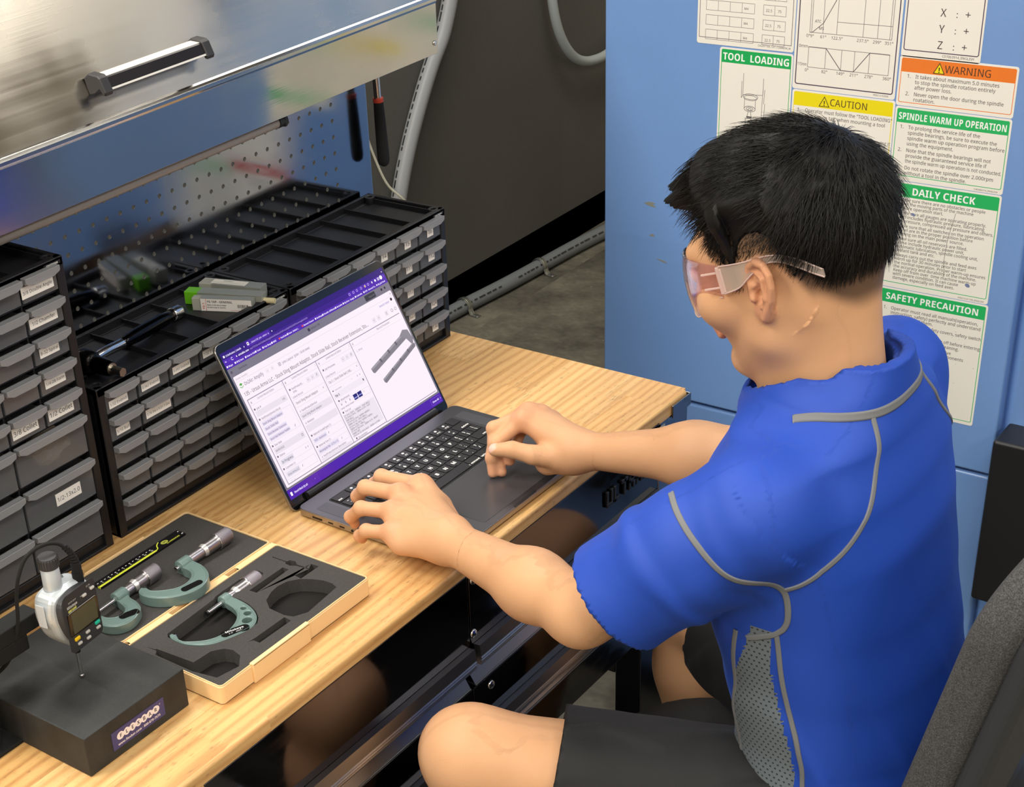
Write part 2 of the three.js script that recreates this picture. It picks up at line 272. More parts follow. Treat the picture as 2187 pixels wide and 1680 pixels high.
  add('shadow_gap', [bx(-1.55, -0.0875, -0.375, -0.019, -0.032, -0.0235)], seam, b);
  for (const [x, y] of [[-0.562, -0.031], [-0.566, -0.111], [-0.532, -0.214], [-0.585, -0.222], [-0.115, -0.214]]) bolt(x, y, 0.0);
  // black raised lettering on the right drawer
  const letters = [];
  const bold = (s, x) => { const g = []; const A = (a, bq, c, d) => g.push(boxTo(x + a, x + bq, c, d, 0, 0.0045, 0.0012)); const h = 0.026, w = 0.0185, k = 0.0062;
    const L = { U: () => { A(0, k, 0.006, h); A(w - k, w, 0.006, h); A(0.001, w - 0.001, 0, k); }, L: () => { A(0, k, 0, h); A(0, w * 0.85, 0, k); }, T: () => { A(0, w, h - k, h); A(w / 2 - k / 2, w / 2 + k / 2, 0, h); }, R: () => { A(0, k, 0, h); A(0, w, h - k * 0.8, h); A(w - k, w, h * 0.42, h); A(0, w, h * 0.40, h * 0.62); A(w * 0.62, w, 0, h * 0.42); }, A: () => { A(0, k, 0, h * 0.9); A(w - k, w, 0, h * 0.9); A(0.001, w - 0.001, h - k, h); A(0, w, h * 0.3, h * 0.5); }, H: () => { A(0, k, 0, h); A(w - k, w, 0, h); A(0, w, h * 0.38, h * 0.62); }, D: () => { A(0, k, 0, h); A(w - k, w, 0.003, h - 0.003); A(0, w - 0.002, 0, k * 0.8); A(0, w - 0.002, h - k * 0.8, h); } };
    L[s](); return g; };
  let lx = -0.240; for (const ch of 'ULTRAHD') { letters.push(...bold(ch, lx)); lx += 0.0205; }
  add('raised_lettering', join(letters).translate(ox, T - 0.0865, oz), mats.blackPlastic, b, 'black raised lettering on the right drawer');
  // legs with casters
  const cm = M(0x1d1d20, 0.5, 0.3);
  for (const [x, z, f] of [[-0.0425, -0.0485, 1], [-0.0425, -0.55, 0], [-1.84, -0.0485, 0], [-1.84, -0.55, 0]]) {
    const l = add('leg', [bx(x - 0.0425, x + 0.0425, -0.80, -0.375, z - 0.0235, z + 0.0235, 0.003)], M(0x3a3c46, 0.16, 1), b);
    if (f) add('leg_bracket', [bx(x - 0.0415, x - 0.01, -0.50, -0.425, z - 0.052, z - 0.0235, 0.004), bx(x - 0.04, x - 0.01, -0.425, -0.40, z - 0.03, z - 0.0235, 0.002)], mats.blackPlastic, l);
    add('caster', [cyl(0.05, 0.05, 0.03, 24).rotateZ(Math.PI / 2).translate(x + ox, 0.05, z + oz), boxTo(x + ox - 0.025, x + ox + 0.025, 0.09, 0.155, z + oz - 0.025, z + oz + 0.025), boxTo(x + ox - 0.021, x + ox - 0.017, 0.03, 0.12, z + oz - 0.02, z + oz + 0.02), boxTo(x + ox + 0.017, x + ox + 0.021, 0.03, 0.12, z + oz - 0.02, z + oz + 0.02)], cm, l);
  }
}
// ---------------------------------------------------------------- hutch: pegboard and overhanging steel cabinet with a tilted lid
{
  const h = thing('hutch', 'stainless steel hutch with perforated back panel and tilted flip-up lid above the worktop', 'cabinet', W(-0.95, 0.0, -0.585));
  const ox = 0.95, oz = 0.585;
  const bx = (x0, x1, y0, y1, z0, z1, r = 0) => boxTo(x0 + ox, x1 + ox, y0, y1, z0 + oz, z1 + oz, r);
  // pegboard with real holes every 25.4 mm
  const s = new THREE.Shape(); s.moveTo(-1.9 + ox, 0); s.lineTo(0.006 + ox, 0); s.lineTo(0.006 + ox, 0.66); s.lineTo(-1.9 + ox, 0.66); s.lineTo(-1.9 + ox, 0);
  for (let i = 0; i < 38; i++) for (let j = 0; j < 16; j++) {
    const x = -0.0795 - i * 0.0254 + ox, y = 0.0975 + j * 0.0254; if (y > 0.47) continue; const p = new THREE.Path(); p.absellipse(x, y, 0.0034, 0.0034, 0, Math.PI * 2, false); s.holes.push(p);
  }
  const peg = new THREE.ExtrudeGeometry(s, { depth: 0.0015, bevelEnabled: false, curveSegments: 5 }).translate(0, 0, -0.0015);
  const pb = add('perforated_panel', uvBox(peg, 1), M(0x9a9da3, 0.24, 1, { roughnessMap: rep(smudgeTex, 2, 2) }), h);
  add('end_flange', [bx(-1.905, -1.9, 0, 0.66, -0.605, -0.585), bx(0.006, 0.0075, 0, 0.66, -0.605, -0.585)], mats.steel, h);
  // vertical front strip of the cabinet, its bottom return, and the lid that leans back from a small fold
  const y0 = 0.4515, y1 = 0.5245, zf = -0.433, lean = 24 * Math.PI / 180, LH = 0.34;
  add('front_strip', uvBox(boxTo(-1.9 + ox, -0.0005 + ox, y0, y1, zf - 0.0012 + oz, zf + oz, 0.0005), 1), mats.steel, h);
  add('underside', [bx(-1.9, -0.001, y0, y0 + 0.0012, -0.56, zf - 0.0012)], mats.steel, h);
  const fold = new THREE.Shape(); fold.moveTo(0, 0);
  const fp = [[0.0, 0], [0.0015, 0.003], [0.0015, 0.007], [-0.001, 0.0105], [-0.004, 0.012], [-0.006, 0.012], [-0.006, 0.0], [0, 0]];
  const fs = new THREE.Shape(fp.map((p) => new THREE.Vector2(p[0], p[1])));
  const fg = extrude(fs, 1.8995, 0, 1).rotateY(Math.PI / 2).translate(-1.9 + ox, 0, 0);
  { const p = fg.attributes.position; for (let i = 0; i < p.count; i++) p.setZ(i, -p.getZ(i)); const a = p.array; for (let k = 0; k < a.length; k += 9) for (let j = 0; j < 3; j++) { const q = a[k + 3 + j]; a[k + 3 + j] = a[k + 6 + j]; a[k + 6 + j] = q; } fg.computeVertexNormals(); fg.translate(0, y1, zf + oz); }
  add('fold', fg, mats.steel, h);
  const lid = new THREE.Group(); lid.name = 'lid'; h.add(lid); lid.position.set(0, y1 + 0.012, zf - 0.004 + oz); lid.rotation.x = -lean;
  add('lid_sheet', uvBox(boxTo(-1.9 + ox, -0.0005 + ox, 0, LH, -0.0015, 0), 1), mats.steelLid, lid);
  const zt = zf - 0.004 - Math.sin(lean) * LH, yt = y1 + 0.012 + Math.cos(lean) * LH;
  const side = new THREE.Shape([[zf - 0.002, y0], [zf - 0.002, y1], [zf - 0.008, y1 + 0.012], [zt, yt], [-0.60, yt], [-0.60, y0]].map((p) => new THREE.Vector2(p[0] + oz, p[1])));
  for (const x of [-1.9 + ox, -0.0022 + ox]) { const g = new THREE.ExtrudeGeometry(side, { depth: 0.0015, bevelEnabled: false }); const p = g.attributes.position; for (let i = 0; i < p.count; i++) { const a = p.getX(i), c = p.getZ(i); p.setX(i, x + c); p.setZ(i, a); } const ar = p.array; for (let k = 0; k < ar.length; k += 9) for (let j = 0; j < 3; j++) { const q = ar[k + 3 + j]; ar[k + 3 + j] = ar[k + 6 + j]; ar[k + 6 + j] = q; } g.computeVertexNormals(); add('side_panel', g, mats.steel, h); }
  add('top_panel', [bx(-1.9, -0.001, yt - 0.0015, yt, -0.60, zt)], mats.steel, h);
  add('screw', [lathe([[0, 0.0022], [0.0022, 0.0022], [0.0036, 0.0012], [0.0038, 0]], 16).rotateX(Math.PI / 2).translate(-0.0085 + ox, 0.468, zf + oz), ], mats.chrome, h);
  // lid handle: aluminium rail between two dark end brackets, standing off the lid
  const hd = new THREE.Group(); hd.name = 'lid_handle'; lid.add(hd); hd.position.set(-0.5785 + ox, 0.034, 0);
  const HL = 0.190, rail = (y, z, yy, zz, m, r = 0.001) => boxTo(-HL / 2 + 0.004, HL / 2 - 0.004, y, yy, z, zz, r);
  const hp = new THREE.Shape([[0.004, 0.0135], [0.004, 0.016], [0.011, 0.0155], [0.024, 0.0085], [0.0255, 0.0065], [0.0255, -0.008], [0.0235, -0.0095], [0.022, -0.008], [0.022, 0.005], [0.010, 0.0115], [0.004, 0.0135]].map((p) => new THREE.Vector2(p[0], p[1])));
  const pg = extrude(hp, HL - 0.016, 0).rotateY(-Math.PI / 2).translate(HL / 2 - 0.008, 0, 0);
  lid.remove(hd); // the handle is a part of the lid: thing > lid > handle pieces
  const put = (g) => g.translate(-0.5785 + ox, 0.034, 0);
  const brackets = (x) => { const bs = new THREE.Shape([[0, 0.002], [0.002, 0.0165], [0.012, 0.0185], [0.026, 0.011], [0.0285, 0.007], [0.0285, -0.0105], [0.025, -0.0135], [0.0215, -0.0115], [0.0205, -0.004], [0.010, -0.006], [0, -0.004]].map((p) => new THREE.Vector2(p[0], p[1]))); return extrude(bs, 0.0135, 0.0012, 1).rotateY(-Math.PI / 2).translate(x, 0, 0); };
  add('handle_bracket', put(brackets(-HL / 2 + 0.0135)), M(0x2c2c2e, 0.45), lid); add('handle_bracket', put(brackets(HL / 2)), M(0x2c2c2e, 0.45), lid);
  const white = M(0xf2efe6, 0.3, 0.2), dk = M(0x2a2628, 0.3, 0.5);
  add('handle_rail', put(extrude(new THREE.Shape([[0.004, 0.0135], [0.004, 0.0160], [0.0105, 0.0158], [0.0245, 0.0086], [0.0235, 0.0066], [0.010, 0.0130]].map((p) => new THREE.Vector2(p[0], p[1]))), HL - 0.018, 0).rotateY(-Math.PI / 2).translate(HL / 2 - 0.009, 0, 0)), white, lid);
  add('handle_grip', put(extrude(new THREE.Shape([[0.0235, 0.0066], [0.0245, 0.0080], [0.0262, 0.0062], [0.0262, -0.0065], [0.0235, -0.0065]].map((p) => new THREE.Vector2(p[0], p[1]))), HL - 0.018, 0).rotateY(-Math.PI / 2).translate(HL / 2 - 0.009, 0, 0)), dk, lid);
  add('handle_lip', put(extrude(new THREE.Shape([[0.0225, -0.0065], [0.0268, -0.0065], [0.0268, -0.0088], [0.0225, -0.0088]].map((p) => new THREE.Vector2(p[0], p[1]))), HL - 0.018, 0).rotateY(-Math.PI / 2).translate(HL / 2 - 0.009, 0, 0)), white, lid);
  // unlit tube light under the cabinet
  const tl = thing('tube_light', 'unlit grey tube light with black end cap under the steel hutch cabinet', 'light', W(-0.83, 0.4355, -0.463));
  add('tube', [cyl(0.0068, 0.0068, 1.0, 20).rotateZ(Math.PI / 2)], M(0xa39d96, 0.35, 0.1), tl);
  add('end_cap', [cyl(0.0085, 0.0085, 0.016, 16).rotateZ(Math.PI / 2).translate(0.5, 0.001, 0), box(0.006, 0.022, 0.017, 0.503, 0.004, 0, 0.002), box(0.012, 0.012, 0.012, 0.46, 0.010, -0.002)], mats.blackPlastic, tl);
  add('end_cap', [cyl(0.0085, 0.0085, 0.016, 16).rotateZ(Math.PI / 2).translate(-0.5, 0.001, 0), box(0.012, 0.012, 0.012, -0.46, 0.010, -0.002)], mats.blackPlastic, tl);
  // magnetic pick-up tool hanging by the pegboard's edge
  const pk = thing('pickup_tool', 'long tool with black foam handle, red ring and chrome shaft hanging beside the pegboard', 'tool', W(0.0075, 0.258, -0.558)); pk.rotation.z = 0.035;
  add('grip', lathe([[0, 0], [0.004, 0.0005], [0.0082, 0.004], [0.0098, 0.011], [0.0098, 0.03], [0.0086, 0.085], [0.0078, 0.103], [0.0074, 0.104], [0, 0.104]], 24), M(0x131315, 0.9), pk);
  add('ring', lathe([[0.0072, 0.104], [0.0083, 0.1045], [0.0083, 0.1105], [0.0072, 0.1115], [0, 0.1115]], 24), M(0xc8432c, 0.4), pk);
  add('shaft', lathe([[0, 0.11], [0.0058, 0.11], [0.0058, 0.2], [0.005, 0.201], [0.005, 0.29], [0, 0.29]], 20), mats.chrome, pk);
  add('clip', [cyl(0.0014, 0.0014, 0.15, 8, -0.0072, 0.186, 0)], mats.blackPlastic, pk);
}
// ---------------------------------------------------------------- small-parts drawer cabinets
const shellMat = M(0x17171a, 0.42, 0, { bumpMap: fineTex, bumpScale: 0.00005 });
const clearPlastic = M(0xd6d8dc, 0.16, 0, { transmission: 0.90, thickness: 0, ior: 1.45, specularIntensity: 0.7 });
const lipPlastic = M(0xc6c8cc, 0.3, 0, { transmission: 0.62, thickness: 0, ior: 1.45 });
const labelAtlas = canvasTex(2048, 1024, (g, w, h) => { g.fillStyle = '#efece6'; g.fillRect(0, 0, w, h); });
const labelCtx = labelAtlas.image.getContext('2d'), labelMat = M(0xffffff, 0.55, 0, { map: labelAtlas });
let labelCell = 0;
function labelPlate(text, w, h, parent, x, y, z, opt = {}) {
  const i = labelCell++, cw = 256, ch = Math.min(250, Math.round(256 * h / w)), cx = (i % 8) * 256, rowH = 102, cy = Math.floor(i / 8) * rowH, g = labelCtx;
  let W0 = cw - 6, H0 = Math.min(rowH - 4, Math.round(W0 * h / w)); if (H0 === rowH - 4) W0 = Math.round(H0 * w / h);
  g.fillStyle = '#26262a'; g.textAlign = 'center'; g.textBaseline = 'middle';
  let fs = H0 * (opt.k || 0.62); g.font = fs + 'px sans-serif'; const mw = g.measureText(text).width; if (mw > W0 * 0.92) { fs *= W0 * 0.92 / mw; g.font = fs + 'px sans-serif'; }
  g.fillText(text, cx + W0 / 2 + 2, cy + H0 * 0.53 + 2);
  const geo = plate(w, h, 0.0003, 0.0006), uv = geo.attributes.uv;
  for (let k = 0; k < uv.count; k++) uv.setXY(k, (cx + 2 + uv.getX(k) * W0) / 2048, 1 - (cy + 2 + (1 - uv.getY(k)) * H0) / 1024);
  return add('printed_label', geo.translate(x, y, z), labelMat, parent);
}
const brandTex = canvasTex(256, 40, (g, w, h) => { g.fillStyle = '#141416'; g.fillRect(0, 0, w, h); g.fillStyle = '#e8e8e4'; g.font = 'bold 31px sans-serif'; g.textAlign = 'center'; g.textBaseline = 'middle'; g.fillText('CRAFTSMAN', w / 2, h * 0.54, w * 0.94); });
const brandMat = M(0xffffff, 0.5, 0, { map: brandTex });
const drawerGeo = new Map();
function drawerParts(w, h, lipH) {
  const key = w + ',' + h; if (drawerGeo.has(key)) return drawerGeo.get(key);
  const d = 0.118, t = 0.0014;
  const tray = join([boxTo(-w / 2, w / 2, 0, h, -t, 0, 0.0006, 1), boxTo(-w / 2, -w / 2 + t, 0, h * 0.86, -d, -t), boxTo(w / 2 - t, w / 2, 0, h * 0.86, -d, -t), boxTo(-w / 2 + t, w / 2 - t, 0, t, -d, -t), boxTo(-w / 2 + t, w / 2 - t, t, h * 0.86, -d, -d + t)]);
  // pull lip: a hooded ledge whose lower edge is scooped at the ends
  const lw = w * 0.995, s = new THREE.Shape(); s.moveTo(-lw / 2, 0); s.lineTo(lw / 2, 0); s.lineTo(lw / 2, -0.004); s.quadraticCurveTo(lw / 2, -0.0075, lw / 2 - 0.004, -0.008); s.lineTo(lw / 2 - 0.010, -0.0105); s.lineTo(-lw / 2 + 0.010, -0.0105); s.lineTo(-lw / 2 + 0.004, -0.008); s.quadraticCurveTo(-lw / 2, -0.0075, -lw / 2, -0.004); s.lineTo(-lw / 2, 0);
  const front = new THREE.ExtrudeGeometry(s, { depth: 0.0014, bevelEnabled: true, bevelThickness: 0.0005, bevelSize: 0.0005, bevelOffset: -0.0005, bevelSegments: 1, curveSegments: 4 }).translate(0, h, 0.0085);
  const lip = join([front, boxTo(-lw / 2, lw / 2, h - 0.0015, h, 0, 0.0095, 0.0006, 1), boxTo(-lw / 2, -lw / 2 + 0.0014, h - 0.0075, h - 0.001, 0, 0.009), boxTo(lw / 2 - 0.0014, lw / 2, h - 0.0075, h - 0.001, 0, 0.009)]);
  const r = { tray, lip }; drawerGeo.set(key, r); return r;
}
function cabinet(cx, zf, wd, ht, label, rows, trough = true) {
  const c = thing('drawer_cabinet', label, 'drawer cabinet', W(cx, 0, zf));
  const D = 0.152, f = 0.0125, g = [];
  // frame: sides, bottom, back, deep front rim, tray top
  g.push(boxTo(-wd / 2, -wd / 2 + 0.003, 0, ht, -D, -0.0005, 0.001), boxTo(wd / 2 - 0.003, wd / 2, 0, ht, -D, -0.0005, 0.001), boxTo(-wd / 2, wd / 2, 0, 0.003, -D, -0.001), boxTo(-wd / 2, wd / 2, 0, ht, -D, -D + 0.003, 0.001));
  g.push(boxTo(-wd / 2, -wd / 2 + f, 0, ht, -0.010, 0, 0.0018), boxTo(wd / 2 - f, wd / 2, 0, ht, -0.010, 0, 0.0018), boxTo(-wd / 2, wd / 2, 0, 0.0045, -0.014, 0.0, 0.0015), boxTo(-wd / 2, wd / 2, ht - 0.0125, ht, -0.010, 0, 0.0018));
  g.push(boxTo(-wd / 2 + 0.004, wd / 2 - 0.004, 0.003, 0.0175, -0.020, -0.006, 0.003));
  add('frame', g, shellMat, c);
  // top: a recessed tray made of six panels, raised rim, corner sockets
  const rimH = 0.010, tg = [];
  tg.push(boxTo(-wd / 2, wd / 2, ht - rimH, ht, -D, -D + 0.006, 0.0015), boxTo(-wd / 2, -wd / 2 + 0.006, ht - rimH, ht, -D, 0, 0.0015), boxTo(wd / 2 - 0.006, wd / 2, ht - rimH, ht, -D, 0, 0.0015), boxTo(-wd / 2, wd / 2, ht - 0.012, ht - 0.0008, -0.006, 0, 0.001), boxTo(-wd / 2 + 0.005, wd / 2 - 0.005, ht - rimH - 0.003, ht - rimH + 0.001, -0.012 - D + 0.012, -D + 0.013, 0.001));
  for (const sx of [-1, 1]) for (const z of [-0.013, -D + 0.013]) { const ring = lathe([[0.0042, 0], [0.0085, 0], [0.0085, 0.0105], [0.0078, 0.0112], [0.005, 0.0112], [0.0042, 0.0105], [0.0042, 0]], 18).translate(sx * (wd / 2 - 0.013), ht - rimH - 0.001, z); tg.push(ring); }
  add('top_rim', tg, shellMat, c);
  const n = 6, pw = (wd - 0.012) / n;
  for (let i = 0; i < n; i++) add('top_panel', boxTo(-wd / 2 + 0.006 + i * pw + 0.0005, -wd / 2 + 0.006 + (i + 1) * pw - 0.0005, ht - rimH - 0.003, ht - rimH, -D + 0.004, -0.004, 0.0005, 1), shellMat, c);
  add('brand_plate', plate(0.026, 0.0046, 0.0004, 0.0004).translate(wd / 2 - 0.0175, ht - 0.0058, 0.0), brandMat, c);
  const ribs = [];
  for (const row of rows) {
    ribs.push(boxTo(-wd / 2 + f, wd / 2 - f, row.y - 0.0042, row.y - 0.0012, -D, -0.006));
    for (let k = row.from || 0; k <= row.n; k++) { const x = row.x0 + k * row.p; ribs.push(boxTo(x - 0.001, x + 0.001, row.y - 0.002, row.y + row.h + 0.004, -D, -0.005)); }
    const { tray, lip } = drawerParts(row.p - 0.0042, row.h, 0.0105);
    for (let k = row.from || 0; k < row.n; k++) {
      const x = row.x0 + (k + 0.5) * row.p;
      const d = add('drawer', tray.clone().translate(x, row.y, -0.001), clearPlastic, c); d.geometry = d.geometry;
      add('pull_lip', lip.clone().translate(x, row.y, -0.001), lipPlastic, d);
      const L = row.labels && row.labels[k]; if (L) labelPlate(L.t, L.w, L.h, d, x + (L.dx || 0), row.y + (L.y ?? 0.0125), -0.0009, L);
      if (row.stuff && row.stuff[k]) row.stuff[k](d, x, row.y);
    }
  }
  add('divider_grid', ribs, shellMat, c);
  return c;
}
{
  const RY = [0.0190, 0.0587, 0.0984, 0.1381, 0.1778], P = 0.0583;
  const el = (t, w = 0.033, h = 0.0105, dx = -0.006, y = 0.0105) => ({ t, w, h, dx, y, k: 0.6 });
  const tl = (t) => ({ t, w: 0.0155, h: 0.0155, dx: 0.001, y: 0.0135, k: 0.62 });
  // right cabinet: T1..T30
  cabinet(-0.2015, -0.4245, 0.372, 0.2177, 'black thirty-drawer parts cabinet with T-number labels, rightmost of the row', RY.map((y, r) => ({ y, h: 0.0325, n: 6, p: P, x0: -0.175, labels: Array.from({ length: 6 }, (_, k) => tl('T' + ((4 - r) * 6 + k + 1))) })));
  cabinet(-0.576, -0.4265, 0.372, 0.2177, 'black parts cabinet in the middle of the row, with endmill labels', RY.map((y, r) => ({ y, h: 0.0325, n: 6, p: P, x0: -0.175, labels: [
    { 4: el('1/32 Endmill'), 3: el('5/16 Ball', 0.024) }[r], { 4: el('0.062 Endmill'), 3: el('0.76 Dia x 0.21 T-Slot', 0.046, 0.0125, 0.001, 0.0112) }[r], { 4: el('0.093 Endmill') }[r], { 4: el('7/32 Endmill') }[r], { 4: el('1/4 Endmill') }[r], { 4: el('3/8 Endmill') }[r]] })));
  const bag = (d, x, y) => { const g = new THREE.IcosahedronGeometry(0.02, 3); const p = g.attributes.position; for (let i = 0; i < p.count; i++) { const v = V(p.getX(i), p.getY(i), p.getZ(i)), k = 1 + 0.5 * noise3(v.x * 90, v.y * 90, v.z * 90); p.setXYZ(i, v.x * 1.5 * k, v.y * 0.9 * k, v.z * 1.2 * k); } g.computeVertexNormals(); add('plastic_bag', g.translate(x + 0.012, y + 0.020, -0.03), M(0xa89a86, 0.3, 0, { transmission: 0.3, thickness: 0 }), d); };
  const sm = (t, w = 0.040, h = 0.0135, k = 0.5) => ({ t, w, h, dx: -0.004, y: 0.013, k });
  const LR = [[0.3657, sm('3/8 Double Angle', 0.05, 0.0145, 0.42)], [0.3255, sm('1/2 Chamfer', 0.044, 0.013)], [0.2852, sm('8-32 Spiral', 0.031, 0.0125)], [0.2448, sm('1/4-28 Form', 0.033, 0.0125)], [0.2040, sm('1/2 Collet', 0.041, 0.0155, 0.74)]];
  const rowsL = LR.map(([y, l]) => ({ y, h: 0.0325, n: 6, from: 3, p: P, x0: -0.175, labels: [, , , , l.t === '1/2 Collet' ? sm('3/8 Collet', 0.041, 0.0155, 0.74) : null, l] }));
  rowsL.push({ y: 0.1455, h: 0.0535, n: 3, from: 1, p: 0.1166, x0: -0.175, stuff: [, , bag] }, { y: 0.0835, h: 0.0535, n: 3, from: 1, p: 0.1166, x0: -0.175, labels: [, , { t: '1/2-13x2.0', w: 0.042, h: 0.017, dx: 0.012, y: 0.021, k: 0.62 }] }, { y: 0.0225, h: 0.0535, n: 3, from: 1, p: 0.1166, x0: -0.175 });
  cabinet(-0.964, -0.4246, 0.372, 0.4042, 'tall black parts cabinet with small and large clear drawers, leftmost of the row', rowsL);

  // things lying on the middle cabinet
  const TY = 0.2077;
  const rt = thing('ratchet', 'black and chrome ratchet wrench with hex bit socket lying on the middle drawer cabinet', 'ratchet', W(-0.717, TY, -0.488), 0);
  {
    const dir = V(0.178, 0, -0.008).normalize(), side = V(0, 1, 0).cross(dir).normalize();
    const up = 0.017;
    add('head', [lathe([[0, 0.0], [0.014, 0.0], [0.0165, 0.003], [0.0170, 0.009], [0.0165, 0.020], [0.012, 0.026], [0.005, 0.0275], [0, 0.0275]], 32).rotateX(Math.PI / 2).translate(0, up, -0.012)], M(0x141414, 0.25, 0.8), rt);
    add('neck', tube([V(0.010, up, 0.000), V(0.032, up + 0.001, -0.001), V(0.058, up - 0.001, -0.004), V(0.072, up - 0.002, -0.006)], 0.0072, 24, 14), mats.chrome, rt);
    add('handle', [orient(lathe([[0, 0], [0.0068, 0.0], [0.0082, 0.01], [0.0098, 0.035], [0.0100, 0.085], [0.0088, 0.112], [0, 0.112]], 24), V(0.066, up - 0.0015, -0.005), V(0.186, 0.0105, -0.022))], M(0x2a2a2c, 0.12, 1), rt);
    add('end_cap', [orient(lathe([[0, 0], [0.0092, 0], [0.0095, 0.004], [0.0088, 0.0055], [0.0095, 0.007], [0.0098, 0.018], [0.0085, 0.021], [0, 0.0212]], 24), V(0.175, 0.0115, -0.0205), V(0.2, 0.009, -0.024))], mats.chrome, rt);
    add('socket', [lathe([[0, 0], [0.011, 0], [0.0118, 0.002], [0.0118, 0.009], [0.0112, 0.0105], [0.0118, 0.0115], [0.0105, 0.026], [0.0090, 0.030], [0.0082, 0.0305], [0, 0.0305]], 28).rotateX(Math.PI / 2).translate(0.001, up, 0.014)], M(0x1b1b1d, 0.16, 1), rt);
    add('hex_bit', [cyl(0.0062, 0.0062, 0.022, 6).rotateX(Math.PI / 2).translate(0.001, up, 0.054), cyl(0.0084, 0.0082, 0.002, 24).rotateX(Math.PI / 2).translate(0.001, up, 0.0443)], M(0xb9b4aa, 0.25, 1), rt);
  }
  const hk = thing('hex_key_set', 'bundle of black hex keys on the middle drawer cabinet beside the tall cabinet', 'hex keys', W(-0.748, TY, -0.515));
  for (let i = 0; i < 6; i++) { const r = 0.0042 - i * 0.00035, z = -0.006 + i * 0.0072, L = 0.040 - i * 0.0045; add('hex_key', tube([V(-0.012, r + 0.0005, z), V(L * 0.6, r + 0.0005 + (i < 2 ? 0.006 : 0), z + 0.002), V(L - 0.002, r + 0.001 + (i < 2 ? 0.006 : 0), z + 0.002), V(L + 0.001, r + 0.001, z + 0.006)], r, 20, 6), M(0x26262a, 0.35, 0.6), hk); }
  // end-mill and tap boxes
  const clr = M(0xd9dcd6, 0.18, 0, { transmission: 0.7, thickness: 0, ior: 1.45 });
  const frosted = M(0xd6d6cc, 0.4, 0, { transmission: 0.45, thickness: 0, ior: 1.4 });
  function toolBox(label, x, y, z, turn, L, S, H, cap, capL, extra) {
    const b = thing('tool_box', label, 'plastic box', W(x, y, z), turn);
    const t = 0.001;
    const a = capL;
    add('body', [boxTo(-L / 2 + a, L / 2, 0, t, -S / 2, S / 2), boxTo(-L / 2 + a, L / 2, H - t, H, -S / 2, S / 2, 0.0004, 1), boxTo(-L / 2 + a, L / 2, t, H - t, -S / 2, -S / 2 + t), boxTo(-L / 2 + a, L / 2, t, H - t, S / 2 - t, S / 2), boxTo(L / 2 - t, L / 2, t, H - t, -S / 2 + t, S / 2 - t)], clr, b);
    add('cap', boxTo(-L / 2, -L / 2 + a + 0.002, -0.0, H, -S / 2, S / 2, 0.0012), cap, b);
    extra && extra(b, L, S, H);
    return b;
  }
  const lab = (w, h, draw) => M(0xffffff, 0.5, 0, { map: canvasTex(512, Math.round(512 * h / w), draw) });
  // local x runs along the box; boxes lie across the cabinet, roughly front-to-back
  toolBox('clear square tool box with white label, rearmost box on the middle cabinet', -0.4275, TY, -0.497, -1.30, 0.098, 0.021, 0.020, frosted, 0.02, (b, L, S, H) => {
    add('insert', boxTo(-0.02, 0.03, 0.002, 0.012, -S / 2 + 0.003, S / 2 - 0.003, 0.002), M(0xcfc9b4, 0.6), b);
    const p = plate(0.054, 0.014, 0.0003, 0.0004).rotateX(-Math.PI / 2).translate(-0.004, H, 0); add('printed_label', p, lab(0.054, 0.014, (g, w, h) => { g.fillStyle = '#eceae0'; g.fillRect(0, 0, w, h); g.fillStyle = '#55524c'; g.font = 'bold 34px sans-serif'; g.fillText('ENDMILL', 150, 52); g.fillStyle = '#8a867c'; for (let i = 0; i < 3; i++) g.fillRect(20, 76 + i * 18, 460, 3); }), b); });
  toolBox('clear tool box with bright green end cap on the middle drawer cabinet', -0.4545, TY, -0.487, -1.22, 0.118, 0.019, 0.019, M(0x6cbf1f, 0.4), 0.020, (b, L, S, H) => {
    add('insert', [orient(cyl(0.004, 0.004, 0.06, 16), V(0.045, 0.009, 0), V(-0.02, 0.009, 0))], M(0xd0c49c, 0.6), b); add('foam', boxTo(-0.015, 0.05, 0.001, 0.014, -S / 2 + 0.0015, S / 2 - 0.0015, 0.001), M(0xcfc6a8, 0.7), b); });
  toolBox('flat tap box with red and white printed label leaning in front of the green-capped box', -0.4725, TY, -0.474, -1.17, 0.090, 0.012, 0.019, frosted, 0.012, (b, L, S, H) => {
    const p = plate(0.075, 0.0175, 0.0003, 0.0004).translate(0.006, H / 2, S / 2); add('printed_label', p, lab(0.075, 0.0175, (g, w, h) => {
      g.fillStyle = '#f0ece8'; g.fillRect(0, 0, w, h); g.fillStyle = '#c33'; g.fillRect(52, 0, 4, h); g.font = 'bold 30px sans-serif'; g.save(); g.translate(38, 104); g.rotate(-Math.PI / 2); g.fillText('YG-1', 0, 0); g.restore();
      g.fillStyle = '#222'; g.font = 'bold 30px sans-serif'; g.fillText('YG TAP - GENERAL', 64, 36); g.font = 'bold 17px sans-serif'; g.fillText('M6X1.0 TiN HSS-E FORM', 64, 66); g.fillText('RH BOTTOM D7 3/8 PTS', 64, 90);
      for (let x = 370; x < 478; x += 5) g.fillRect(x, 46, 1 + 3 * rnd(), 34); g.font = '12px sans-serif'; g.fillText('06254', 405, 94); g.fillStyle = '#c55'; g.fillRect(300, 106, 190, 3); }), b); });
}
